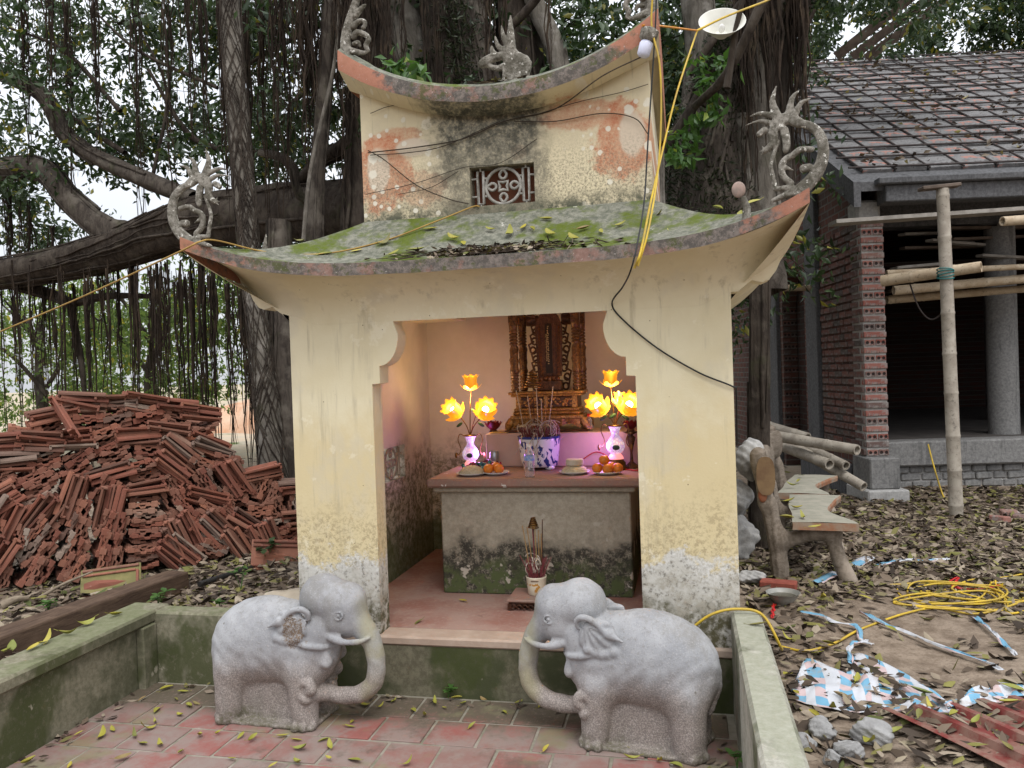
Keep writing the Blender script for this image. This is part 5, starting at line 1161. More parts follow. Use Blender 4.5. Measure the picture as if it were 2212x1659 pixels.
RB = [(120, 470, 860, 9.0), (195, 560, 1010, 8.6), (60, 420, 800, 9.2), (258, 560, 880, 9.0), (330, 560, 985, 8.6), (392, 560, 990, 8.4), (435, 560, 1010, 8.2), (464, 560, 1020, 8.1), (535, 640, 1020, 7.9), (20, 380, 700, 9.3), (150, -40, 420, 8.8), (300, -40, 520, 8.6), (440, -40, 330, 8.2),
      (510, 60, 700, 7.2), (290, 520, 880, 8.8), (225, 540, 850, 8.9), (360, 560, 900, 8.6), (95, 590, 900, 9.2), (160, 600, 880, 9.2), (570, -40, 460, 7.5), (620, -40, 430, 7.4), (660, -40, 400, 7.3), (560, 640, 1050, 7.6), (500, 600, 960, 8.0), (585, 620, 1060, 7.4), (40, 580, 830, 9.4), (60, -40, 360, 8.9), (110, -40, 300, 8.6), (210, -40, 330, 8.5), (365, -40, 420, 8.3), (410, -40, 300, 8.0), (480, -40, 420, 7.6), (540, -40, 520, 7.3), (600, -40, 480, 7.2)]
for k, (px_, y0_, y1_, Y) in enumerate(RB):
    a, b = at(px_, y0_, Y), at(px_, y1_, Y); root_bundle((a.x+b.x)/2, Y, a.z, b.z, random.Random(k).uniform(0.05, 0.11), 18, 100+k)
for k in range(22):                                            # dense curtain beside the upper roof
    rs = random.Random(500+k); px_ = rs.uniform(640, 830); Y = rs.uniform(6.9, 7.5); a, b = at(px_, -80, Y), at(px_, rs.uniform(150, 470), Y); root_bundle(a.x, Y, a.z, b.z, 0.12, 16, 600+k)
for k in range(26):                                            # roots on the trunks behind the ridge and the leaning trunk
    rs = random.Random(700+k); px_ = rs.choice((rs.uniform(850, 1230), rs.uniform(1590, 1730), rs.uniform(1700, 1745))); Y = rs.uniform(7.2, 7.6); a, b = at(px_, -60, Y), at(px_, rs.uniform(150, 430), Y); root_bundle(a.x, Y, a.z, b.z, 0.07, 9, 800+k)
for k in range(44):                                            # thin single strands over the open ground
    rs = random.Random(900+k); px_ = rs.uniform(0, 640); Y = rs.uniform(7.8, 9.3); a, b = at(px_, 560, Y), at(px_, rs.uniform(760, 1000), Y); root_bundle(a.x, Y, a.z, b.z, 0.035, 5, 950+k, 0.8)
# crown: leaf clumps over the left and above the shrine
def crown(name, boxes, per, spread, size, mat, parent, seed, droop=0.6):
    rg = np.random.default_rng(seed); cs = []; tw_ = MB()
    for (x0, x1, y0, y1, z0, z1, n) in boxes:
        k = max(3, n//18); hubs = rg.uniform([x0, y0, z0], [x1, y1, z1], (k, 3)); hi_ = rg.integers(0, k, n); c = hubs[hi_]+rg.normal(size=(n, 3))*[0.38, 0.38, 0.26]; cs.append(c)
        for q in range(0, n, 2): tw_.tube([hubs[hi_[q]], (hubs[hi_[q]]+c[q])/2+[0, 0, 0.06], c[q]], [0.009, 0.006, 0.003], 3, cap=False)
    tag(tw_.build('twigs', BARKD, parent), kind='stuff')
    C, A, s_ = twig_leaves(np.concatenate(cs), per, spread, size, droop, rg)
    return mk(name, leaf_mesh(name, C, A, s_, rg=rg), mat, parent)
crown('crown', [(-13.5, -2.2, 9.0, 12.5, 3.6, 9.0, 1250), (-9.5, -2.0, 8.4, 10, 3.9, 7.6, 400), (-4.2, -1.8, 7.6, 9.8, 2.6, 6.5, 520), (-2.2, 1.2, 8.8, 11, 4.2, 8.0, 420), (-0.4, 0.9, 8.8, 10.5, 2.6, 6.8, 420), (0.6, 3.5, 9.2, 12, 6.0, 8.5, 260)], 26, 0.27, 0.115, LEAF, BT, 71)
crown('low_foliage', [(-3.4, -2.2, 7.2, 8.2, 1.0, 2.6, 14), (-1.9, -1.5, 7.0, 7.5, 3.2, 3.9, 8)], 22, 0.2, 0.10, LEAF, BT, 72)
# fern scales on the leaning trunk and leaf sprays
rg = np.random.default_rng(5); V, F, (C, r_, Aa, Bb) = limb_geo(RT_PTS, RT_R, seed=18, n=26, rough=0.14, flute=0.1)
i = rg.integers(len(C)//6, len(C), 15000); th = rg.uniform(0, 6.283, 15000); base = C[i]+(Aa[i]*np.cos(th)[:, None]+Bb[i]*np.sin(th)[:, None])*(r_[i]*1.02)[:, None]
nr = unit(base-C[i]); base = base+rg.uniform(-0.07, 0.07, (len(base), 1))*np.array([0.25, 0, 1.0]); keep = ((np.sin(base[:, 2]*4+base[:, 0]*5)+rg.normal(size=len(base))*0.8) > -0.3) & (nr[:, 1] < 0.35) & (nr[:, 0] < 0.75)
mk('fern_cover', leaf_mesh('fern_cover', base[keep], nr[keep]+rg.normal(size=(keep.sum(), 3))*0.5+[0, 0, 0.2], 0.075*rg.uniform(0.6, 1.3, keep.sum()), 0.22, 0.2, rg), LEAFF, BT)
i = rg.integers(0, 40, 900); tb_ = [at(1010, 90, 7.7), at(990, 20, 7.7), at(1000, 150, 7.7), at(955, 60, 7.75)]; cc = np.array([tuple(tb_[k % 4]) for k in range(900)])+rg.normal(size=(900, 3))*[0.10, 0.05, 0.35]
mk('fern_cover', leaf_mesh('fern_cover', cc, rg.normal(size=(900, 3))+[0, -1, 0.0], 0.085, 0.22, 0.2, rg), LEAFF, BT)
sp = []
for q, (px_, py_) in enumerate(((1520, 170), (1545, 210), (1560, 140), (1500, 260), (1465, 300), (1480, 340), (1545, 250), (1530, 130), (1455, 330), (870, 150), (900, 165), (845, 150))): sp.append(tuple(at(px_, py_, 7.2 if px_ > 1000 else 5.6)))
C_, A_, s__ = twig_leaves(np.array(sp), 34, 0.15, 0.105, 0.7, rg); 
for q in range(len(sp)): mk('leaf_spray', leaf_mesh('leaf_spray', C_[q*34:q*34+34], A_[q*34:q*34+34], s__[q*34:q*34+34], 0.45, 0.25, rg), LEAFG, BT)

# trees and shrubs beyond
def leafy(label, x, y, h, r_, n, seed, mat=LEAFB, tr=0.12, size=0.115, z0=None, name='leafy_tree', cat='tree', group='trees beyond the banyan'):
    zg = float(ground_z(x, y)); t = empty(name, (x, y, zg), label, cat, group); rs = random.Random(seed)
    limb('trunk', [(x, y, zg-0.05), (x+rs.uniform(-.2, .2), y, zg+h*0.35), (x+rs.uniform(-.4, .4), y+0.1, zg+h*0.7)], [tr, tr*0.75, tr*0.4], BARK, t, seed=seed, n=10)
    for k in range(5):
        a = rs.uniform(0, 6.28); p0 = Vector((x, y, zg+h*rs.uniform(0.25, 0.5))); p1 = p0+Vector((math.cos(a)*r_[0]*0.6, math.sin(a)*r_[1]*0.6, h*0.28)); limb('branch', [p0, p0.lerp(p1, 0.5)+Vector((0, 0, 0.15)), p1], [tr*0.4, tr*0.3, tr*0.12], BARK, t, seed=seed+k, n=7)
    rg = np.random.default_rng(seed); k = max(8, n//14); c = (z0 if z0 is not None else zg+h*0.62); hubs = blob_points(k, (x, y, c), r_, rg); ce = hubs[rg.integers(0, k, n)]+rg.normal(size=(n, 3))*[0.35, 0.35, 0.28]
    C, A, s_ = twig_leaves(ce, 22, 0.26, size, 0.5, rg); mk('crown', leaf_mesh('crown', C, A, s_, rg=rg), mat, t)
leafy('bright bushy tree farthest left behind the tile pile, under the lowest limb', -12.6, 13.6, 4.4, (2.0, 1.6, 1.9), 380, 201, z0=2.5)
leafy('broad yellow-green tree behind the crest of the tile pile', -10.0, 13.4, 4.4, (1.9, 1.5, 1.9), 400, 208, z0=2.4)
leafy('rounded green tree beyond the hanging roots over the tile pile', -7.6, 14.0, 4.4, (1.8, 1.5, 1.7), 340, 202, z0=2.7)
leafy('loose pale green tree beside the pale earth bank', -5.4, 13.2, 4.4, (1.3, 1.2, 1.4), 190, 203, z0=3.0)
leafy('tall tree seen between the latticed trunk and the shrine', -4.0, 15.5, 7.0, (1.8, 1.4, 3.0), 340, 204, mat=LEAF, z0=4.2)
leafy('far tree rising behind the ridge of the brick hall, by the planks', 3.2, 19.0, 10.5, (3.0, 2.0, 2.6), 900, 205, mat=LEAF, z0=8.8, tr=0.2, size=0.15)
leafy('spreading tree over the far end of the brick hall roof', 8.8, 17.5, 10.5, (3.4, 2.0, 2.2), 1000, 206, mat=LEAF, z0=9.0, tr=0.3, size=0.15)
leafy('dark tree behind the shrine roof and the pole stem', 0.6, 14.5, 8.0, (1.6, 1.5, 3.2), 360, 207, mat=LEAF, z0=5.6, tr=0.2)
# earth bank and shed wall in the distance
bk = MB(); P = []
for a in np.linspace(0, 1, 40):
    x = -13+10*a; P.append([(x, 19+0.4*math.sin(a*20), 0.2), (x, 19.8+0.3*math.sin(a*31), 0.85+0.25*math.sin(a*17)+0.1*math.sin(a*47)), (x, 21.5, 1.15+0.2*math.sin(a*13)), (x, 24, 0.3)])
bk.grid([p[::-1] for p in P]); tag(bk.build('earth_bank', simple('orange_earth', (0.50, 0.27, 0.16), (0.58, 0.42, 0.30), 1.2, 0.95, 0.5, 0.05), None, smooth=True), 'pale orange earth bank far behind the hanging roots', 'earth bank', kind='structure')
sh = empty('white_building', (-7.4, 27, 0.2), 'low white building in the distance beyond the earth bank', 'building')
MB().box(-11.5, -3.5, 27, 31, 0, 3.0).build('wall', simple('white_wash', (0.72, 0.73, 0.74), (0.64, 0.65, 0.66), 1.5), sh); MB().add([(-12, 26.6, 3.0), (-3, 26.6, 3.0), (-3, 29, 4.3), (-12, 29, 4.3), (-12, 31.4, 3.0), (-3, 31.4, 3.0)], [(0, 1, 2, 3), (3, 2, 5, 4), (0, 3, 4), (1, 5, 2)]).build('roof', simple('grey_sheet', (0.45, 0.47, 0.5), (0.38, 0.4, 0.43), 2), sh)
for k in range(5): MB().box(-10.8+k*1.5, -10.0+k*1.5, 26.97, 27.0-0.004, 1.0, 2.2).build('window', simple('dark_glass', (0.05, 0.06, 0.07), (0.08, 0.09, 0.1), 3, 0.2) if k == 0 else bpy.data.materials['dark_glass'], sh)
# ================================================================ brick hall under construction
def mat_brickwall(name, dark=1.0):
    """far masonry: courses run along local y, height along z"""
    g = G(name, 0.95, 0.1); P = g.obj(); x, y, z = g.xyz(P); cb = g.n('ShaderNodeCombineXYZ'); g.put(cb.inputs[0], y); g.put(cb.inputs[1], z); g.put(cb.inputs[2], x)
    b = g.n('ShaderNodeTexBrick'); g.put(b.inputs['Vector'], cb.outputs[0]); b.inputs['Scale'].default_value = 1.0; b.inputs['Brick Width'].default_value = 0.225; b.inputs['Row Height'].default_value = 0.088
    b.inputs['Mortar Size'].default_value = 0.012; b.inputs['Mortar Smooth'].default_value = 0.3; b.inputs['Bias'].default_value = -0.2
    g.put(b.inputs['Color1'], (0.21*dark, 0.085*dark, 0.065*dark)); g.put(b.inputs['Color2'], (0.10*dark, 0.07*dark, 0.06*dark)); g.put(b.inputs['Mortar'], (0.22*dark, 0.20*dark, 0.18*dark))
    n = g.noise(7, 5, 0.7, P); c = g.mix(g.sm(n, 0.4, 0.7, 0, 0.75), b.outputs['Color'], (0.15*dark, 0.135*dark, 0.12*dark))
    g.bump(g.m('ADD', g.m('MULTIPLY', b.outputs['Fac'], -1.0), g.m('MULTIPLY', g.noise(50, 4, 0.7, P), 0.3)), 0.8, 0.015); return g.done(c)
def mat_brick():
    g = G('clay_brick', 0.92, 0.15); P = g.obj(); r = g.rnd(); n1, n2 = g.noise(14, 5, 0.7, P), g.noise(60, 4, 0.7, P)
    c = g.ramp(r, [(0.0, (0.22, 0.075, 0.058)), (0.45, (0.30, 0.12, 0.095)), (0.62, (0.25, 0.14, 0.115)), (0.8, (0.13, 0.09, 0.08)), (1.0, (0.34, 0.15, 0.115))])
    st = g.sm(g.wave(11, P, 1.5, 'X', 1), 0.72, 0.8); pick = g.sm(g.noise(2, 1, 0.5, P), 0.5, 0.52)
    c = g.mix(g.m('MULTIPLY', g.m('MULTIPLY', st, pick), 0.8), c, (0.06, 0.05, 0.05))
    c = g.mix(g.sm(n1, 0.46, 0.62, 0, 0.75), c, (0.30, 0.28, 0.26)); c = g.mix(g.sm(n2, 0.55, 0.7, 0, 0.4), c, (0.10, 0.06, 0.05))
    g.bump(n2, 0.4, 0.006); return g.done(c)
def mat_concrete(name, a, b, dirt=0.5):
    g = G(name, 0.92, 0.15); P = g.pos(); n1, n2 = g.noise(3, 6, 0.65, P), g.noise(30, 5, 0.75, P); run = g.noise(1, 5, 0.7, g.scaled(P, (9, 9, 0.8)))
    c = g.mix(g.sm(n2, 0.35, 0.65), a, b); c = g.mix(g.sm(run, 0.52, 0.68, 0, dirt), c, tuple(v*0.4 for v in a)); c = g.mix(g.sm(n1, 0.6, 0.75, 0, 0.5), c, tuple(min(1, v*1.4) for v in b))
    g.bump(n2, 0.35, 0.008); return g.done(c)
BWALL, BWALLD, BRICK = mat_brickwall('hall_masonry', 0.62), mat_brickwall('hall_masonry_shaded', 0.22), mat_brick()  # BWALLD: same masonry with the hall's interior shade put into its colour
CONC = mat_concrete('raw_concrete', (0.155, 0.152, 0.148), (0.245, 0.24, 0.23)); CONCD = mat_concrete('dark_concrete', (0.075, 0.075, 0.077), (0.125, 0.125, 0.128)); CONCL = mat_concrete('pale_render', (0.30, 0.295, 0.285), (0.42, 0.41, 0.39), 0.3)  # CONCD: darker concrete for eave, verge, roof slab and side columns
HOLE = simple('brick_hole_shade', (0.02, 0.014, 0.012), (0.035, 0.02, 0.016), 20)  # shade of deep holes painted as near-black on shallow recesses
IRON = simple('rebar_iron', (0.030, 0.026, 0.025), (0.06, 0.045, 0.04), 40, 0.8)
MORT2 = simple('pale_mortar', (0.40, 0.385, 0.36), (0.30, 0.28, 0.26), 20, 0.95, 0.8, 0.01)
HA = R(10); HO = Vector((2.0, 9.5, 0.0))
HL = empty('brick_hall', HO, 'unfinished brick hall with steel rods laid over its roof', 'building', rz=HA)
def hw(a, b, z): return HO+Vector((a*math.cos(HA)-b*math.sin(HA), a*math.sin(HA)+b*math.cos(HA), z))
def hloc(p):
    d = Vector(p)-HO; return (d.x*math.cos(HA)+d.y*math.sin(HA), -d.x*math.sin(HA)+d.y*math.cos(HA), d.z)
EZ, SL = 3.67, 0.577
def rz_(b): return EZ+SL*(b+0.25)
RIDGE = 6.2; A1 = 9.0
# gable-side wall with arched doorway: strips along b
aw = MB()
def arch_z(b): return 2.55+math.sqrt(max(0, 0.5**2-(b-2.5)**2))*1.1
bs = sorted(set(list(np.round(np.linspace(0.03, 12.2, 60), 4))+[round(v, 4) for v in np.linspace(2.0, 3.0, 15)]+[RIDGE]))
for b0, b1 in zip(bs[:-1], bs[1:]):
    t0, t1 = (rz_(min(v, 2*RIDGE-v))-0.08 for v in (b0, b1)); lo0, lo1 = (0.10, 0.10)
    if b0 >= 1.9999 and b1 <= 3.0001: lo0, lo1 = arch_z(b0), arch_z(b1)
    for a_, rev in ((0.012, False), (0.22, True)):
        q = [(a_, b0, lo0), (a_, b0, t0), (a_, b1, t1), (a_, b1, lo1)]; aw.add(q, [(0, 1, 2, 3) if not rev else (3, 2, 1, 0)])
    if lo0 > 0.2: aw.add([(0.012, b0, lo0), (0.012, b1, lo1), (0.22, b1, lo1), (0.22, b0, lo0)], [(0, 1, 2, 3)])
for b_ in (2.0, 3.0): aw.add([(0.012, b_, 0.1), (0.22, b_, 0.1), (0.22, b_, 2.55), (0.012, b_, 2.55)], [(0, 1, 2, 3)])
SW = aw.build('gable_wall', BWALL, HL, world=False)
PC = MB().box(0.005, 0.245, 0.005, 0.32, 0.63, 3.28).build('brick_pier', MORT2, HL, world=False)
# bricks: stretcher and holed header, shared meshes
def holed(w, d, h):
    """brick lying with its two-hole end towards -y; width along x"""
    m_ = MB(); m_.bbox(-w/2, w/2, 0.006, d, -h/2, h/2, 0.004)
    for s_ in (-1, 1):
        cx, q, r_ = s_*w/4, w/4, h*0.30
        sq = [(cx+q, 0), (cx+q, h/2), (cx, h/2), (cx-q, h/2), (cx-q, 0), (cx-q, -h/2), (cx, -h/2), (cx+q, -h/2)]; oc = [(cx+r_*math.cos(k*math.pi/4), r_*math.sin(k*math.pi/4)) for k in range(8)]
        m_.add([(x, 0, z) for x, z in sq]+[(x, 0, z) for x, z in oc], [(k, (k+1) % 8, (k+1) % 8+8, k+8) for k in range(8)])
        m_.cur = 1; m_.add([(x, -0.0012, z) for x, z in oc]+[(x, 0.0045, z) for x, z in oc], [tuple(range(8, 16))]+[(k, (k+1) % 8, (k+1) % 8+8, k+8) for k in range(8)]); m_.cur = 0
    return m_.mesh('brick')
BRICKD = BRICK.copy(); BRICKD.name = 'grey_brown_brick'  # darker, greyer brick for the gable side wall
for n_ in BRICKD.node_tree.nodes:
    if n_.type == 'MIX' and abs(n_.inputs['B'].default_value[0]-0.30) < 0.01: n_.inputs['B'].default_value = (0.17, 0.155, 0.145, 1)
for n_ in BRICKD.node_tree.nodes:
    if n_.type == 'VALTORGB' and len(n_.color_ramp.elements) == 5:
        for e_, c_ in zip(n_.color_ramp.elements, ((0.10, 0.045, 0.036), (0.15, 0.065, 0.05), (0.10, 0.075, 0.062), (0.06, 0.05, 0.045), (0.17, 0.075, 0.058))): e_.color = (*c_, 1)
ST = MB().bbox(-0.1, 0.1, 0, 0.1, -0.031, 0.031, 0.004).mesh('brick'); HD = MB().bbox(-0.05, 0.05, 0, 0.1, -0.031, 0.031, 0.004).mesh('brick'); HH = holed(0.108, 0.2, 0.062); LG = MB().bbox(-0.125, 0.125, 0, 0.1, -0.031, 0.031, 0.004).mesh('brick')
def brick(me_, p, rot, parent, sc=1.0):
    o = mk('brick', me_, [BRICK, HOLE], parent, False)
    if parent is SW:
        for q_ in o.material_slots[:1]: q_.link = 'OBJECT'; q_.material = BRICKD
    o.location = p; o.rotation_euler = (random.uniform(-.02, .02), random.uniform(-.02, .02), rot+random.uniform(-.025, .025)); o.scale = (sc, 1, random.uniform(.95, 1.05)); return o
random.seed(31)
for k in range(30):
    z = 0.675+k*0.0885
    if k % 2 == 0 and k not in (6,):
        for x in (0.065, 0.187): brick(HH, (x, -0.008+random.uniform(-.006, .004), z), 0, PC)
    else: brick(LG, (0.126, -0.010+random.uniform(-.006, .004), z), 0, PC)
    # side face of the pier and the wall behind it
    b_ = 0.02+(0.11 if k % 2 else 0.0)
    while b_ < 1.28:
        if random.random() < 0.33: me_, w_ = HD, 0.1
        else: me_, w_ = ST, 0.2
        if b_+w_ > 1.34: me_, w_ = HD, 0.1
        o = brick(me_, (-0.012+random.uniform(-.008, .006), b_+w_/2, z), R(-90), SW); b_ += w_+0.014
random.seed(32)
for jb, side in ((2.0, 1), (3.0, -1)):                       # holed bricks at the doorway jambs
    for k in range(0, 27):
        z = 0.55+k*0.0885
        if z < 2.6: brick(HH if k % 2 == 0 else HD, (0.066 if side > 0 else 0.075, jb-(0.012 if side < 0 else -0.012), z), 0 if side < 0 else R(180), SW)
        if z < 2.6 and side < 0 and k % 2 == 0: brick(HH, (0.185, jb-0.012, z), 0, SW)
for b0, b1 in ((1.36, 1.78), (3.12, 3.55)): MB().bbox(-0.05, 0.02, b0, b1, 0.2, rz_(b0)-0.3, 0.01).build('concrete_column', CONCD, HL, world=False)
MB().bbox(-0.03, 0.30, -0.16, 0.34, 0.28, 0.628, 0.015).build('pier_base', CONC, HL, world=False); MB().bbox(-0.09, 0.36, -0.24, 0.40, 0.10, 0.279, 0.015).build('pier_footing', CONCL, HL, world=False)
MB().bbox(-0.10, 0.012, 0.40, 2.0, 0.08, 0.50, 0.02).build('wall_footing', CONCD, HL, world=False)
MB().bbox(-0.03, 0.24, 0.02, 0.30, 3.285, 3.52, 0.03).build('pier_cap', CONCL, HL, world=False)
# floor slab, rough footing, back wall, columns
MB().bbox(0.25, A1, 0.55, 12.2, 0.43, 0.73, 0.02).build('floor_slab', [CONC], HL, world=False)
rf = MB().box(0.30, A1, 0.66, 1.0, 0.05, 0.429).build('rubble_footing', MORT2, HL, world=False)
random.seed(33)
for r_ in range(3):
    a_ = 0.36+0.08*r_
    while a_ < 5.2:
        w_ = random.uniform(0.14, 0.24); o = MB().bbox(-w_/2, w_/2, -0.02, 0.06, -0.04, 0.04, 0.012).build('brick', CONC, rf, world=False); o.location = (a_+w_/2, 0.655+random.uniform(-.015, .01), 0.20+r_*0.09); o.rotation_euler = (0, random.uniform(-.04, .04), random.uniform(-.08, .08)); a_ += w_+0.015
MB().box(0.22, A1, 6.9, 7.1, 0.7, 7).build('back_wall', BWALLD, HL, world=False); MB().box(0.26, A1-.12, 0.85, 6.88, 0.731, 0.737).build('floor_shade_sheet', simple('painted_floor_shade', (0.05, 0.044, 0.04), (0.085, 0.075, 0.068), 4), HL, world=False); MB().box(0.23, A1-.11, 1.6, 6.9, 2.95, 3.0).build('formwork_deck', BWALLD, HL, world=False); MB().box(0.222, 0.226, 0.6, 6.9, 0.72, 2.94).build('inner_face', BWALLD, HL, world=False); MB().box(A1-.1, A1, 0.3, 12.2, 0.2, 7).build('end_wall', BWALL, HL, world=False)  # dark floor sheet and inner faces: interior shade painted in as colour
for a_, b_, r_ in ((2.17, 1.14, 0.175), (1.05, 3.0, 0.18), (3.4, 3.4, 0.18), (4.6, 1.2, 0.18), (6.9, 1.2, 0.18)):
    MB().lathe([(r_*1.02, 0), (r_, 0.05), (r_*0.99, 2.6)], 20, (a_, b_, 0.73)).build('concrete_column', CONC, HL, smooth=True, world=False)
for k in range(3): MB().box(0.22, A1, 0.9+k*2.6, 1.2+k*2.6, 3.35+k*1.3, 3.62+k*1.3).build('tie_beam', CONCD, HL, world=False)
# roof
def rp(a, b, h=0.0): return (a, b, rz_(b)+h)
rfm = MB(); rfm.add([rp(-0.12, -0.28, -0.10), rp(A1+.2, -0.28, -0.10), rp(A1+.2, RIDGE, -0.10), rp(-0.12, RIDGE, -0.10), rp(-0.12, -0.28), rp(A1+.2, -0.28), rp(A1+.2, RIDGE), rp(-0.12, RIDGE)], [(0, 3, 2, 1), (4, 5, 6, 7), (0, 1, 5, 4), (1, 2, 6, 5), (2, 3, 7, 6), (3, 0, 4, 7)])
def m2(a, b): return (a, 2*RIDGE-b, rz_(b))
rfm.add([m2(-0.12, RIDGE), m2(A1+.2, RIDGE), m2(A1+.2, -0.28), m2(-0.12, -0.28)], [(0, 1, 2, 3)])
RF = rfm.build('roof', CONCD, HL, world=False)
MB().bbox(0.15, A1, -0.33, -0.08, 3.42, 3.60, 0.01).build('eave_beam', CONCD, HL, world=False)
MB().bbox(0.05, A1, -0.40, -0.10, 3.602, 3.672, 0.01).build('gutter_lip', CONCD, HL, world=False)
vg = MB(); vg.add([rp(-0.20, -0.35, -0.24), rp(-0.125, -0.35, -0.24), rp(-0.125, RIDGE, -0.24), rp(-0.20, RIDGE, -0.24), rp(-0.20, -0.35, 0.03), rp(-0.125, -0.35, 0.03), rp(-0.125, RIDGE, 0.03), rp(-0.20, RIDGE, 0.03)], [(0, 3, 2, 1), (4, 5, 6, 7), (0, 1, 5, 4), (1, 2, 6, 5), (2, 3, 7, 6), (3, 0, 4, 7)]); vg.build('verge_beam', CONCD, HL, world=False)
def mat_panel():
    g = G('roof_block', 0.95, 0.1); P = g.obj(); r = g.rnd(); n1, n2 = g.noise(9, 5, 0.7, P), g.noise(3.4, 4, 0.6, g.scaled(P, (1, 1, 1), (4, 1, 0)))
    c = g.mix(g.sm(n1, 0.35, 0.65), (0.12, 0.117, 0.115), (0.215, 0.21, 0.208)); c = g.mix(g.sm(n1, 0.56, 0.62, 0, 0.7), c, (0.05, 0.045, 0.04))
    o_ = g.m('MULTIPLY', g.sm(g.noise(7, 3, 0.6, g.scaled(P, (1, 1, 1), (2, 9, 3))), 0.56, 0.60), g.sm(r, 0.45, 0.6)); c = g.mix(g.m('MULTIPLY', o_, 0.8), c, (0.33, 0.155, 0.12))
    g.bump(n1, 0.6, 0.02); return g.done(c)
PANEL = mat_panel(); NB = 17; DB = (RIDGE-0.1)/NB; NA = 17; DA = 0.37
random.seed(35); th_ = math.atan(SL); sl = DB/math.cos(th_)
for v in range(3): pass
pn = [MB().bbox(-DA/2+0.012, DA/2-0.012, -sl/2+0.012, sl/2-0.012, -0.02, 0.02, 0.006).mesh('roof_block') for _ in range(4)]
for q, me_ in enumerate(pn):
    for v in me_.vertices: v.co.z += random.uniform(-.008, .008)
    me_.materials.append(PANEL)
for i in range(NB):
    for j in range(NA):
        b_ = -0.02+(i+0.5)*DB; a_ = 0.02+(j+0.5)*DA; o = mk('roof_block', pn[(i*7+j*3) % 4], None, RF, False); o.location = rp(a_, b_, 0.022); o.rotation_euler = (th_+random.uniform(-.05, .05), random.uniform(-.03, .03), random.uniform(-.03, .03))
big = MB()
for i in range(NB):
    a_ = 0.02+NA*DA; b_ = -0.02+(i+0.5)*DB; M_ = Matrix.Translation(rp((a_+A1)/2, b_, 0.022)) @ Matrix.Rotation(th_, 4, 'X'); big.box(-(A1-a_)/2, (A1-a_)/2, -sl/2+.012, sl/2-.012, -.02, .02, M_)
tag(big.build('roof_block', PANEL, RF, world=False), kind='stuff')
for i in range(NB+1):
    b_ = -0.02+i*DB; w = MB(); w.tube([rp(-0.12, b_, 0.075), rp(2.5, b_+random.uniform(-.02, .02), 0.07), rp(5.0, b_+random.uniform(-.02, .02), 0.075), rp(A1, b_, 0.07)], 0.013, 5); w.build('steel_rod', IRON, RF, world=False)
for j in range(NA+1):
    a_ = 0.02+j*DA; w = MB(); w.tube([rp(a_, -0.05, 0.052), rp(a_+random.uniform(-.02, .02), 3, 0.055), rp(a_+0.05, RIDGE, 0.052)], 0.012, 5); w.build('steel_rod', IRON, RF, world=False)
# leaf litter on the roof
rg = np.random.default_rng(77); n_ = 1900; ab = rg.uniform([0, 0], [7.5, RIDGE], (n_, 2)); keep = np.sin(ab[:, 0]*3.1+ab[:, 1]*2.3)+rg.normal(size=n_)*0.7 > -0.2; ab = ab[keep]
C = np.array([rp(a_, b_, 0.06) for a_, b_ in ab]); mk('roof_litter', leaf_mesh('roof_litter', C, rg.normal(size=(len(C), 3))*[1, 1, 0.3], 0.11, 0.45, 0.3, rg), mat_leaf('dry_leaf', (0.045, 0.032, 0.022), (0.12, 0.085, 0.045), (0.26, 0.22, 0.06), 0.1), None)
lit = bpy.data.objects['roof_litter']; adopt(lit, RF, False); tag(lit, kind='stuff')
# corrugated planks leaning over the ridge
for k, (p0, p1, w_) in enumerate((((1800, 116), (1985, -30), 0.17), ((1836, 118), (2018, -22), 0.15), ((1866, 120), (2050, -14), 0.17))):
    a, b = at(*p0, 15.5), at(*p1, 15.0); d = (b-a); s_ = Vector((0.55, 0.4, -0.45)).normalized()*w_; m_ = MB(); n_ = Vector((0, -0.4, 0.8)).normalized()*0.02
    m_.add([a, b, b+s_, a+s_, a+n_, b+n_, b+s_+n_, a+s_+n_], [(0, 3, 2, 1), (4, 5, 6, 7), (0, 1, 5, 4), (1, 2, 6, 5), (2, 3, 7, 6), (3, 0, 4, 7)])
    o = m_.build('roof_plank', simple('weathered_plank', (0.075, 0.055, 0.042), (0.15, 0.115, 0.09), 6) if k == 0 else bpy.data.materials['weathered_plank'], None); tag(o, 'long weathered board leaning across the hall ridge', 'plank', 'boards leaning on the hall ridge')

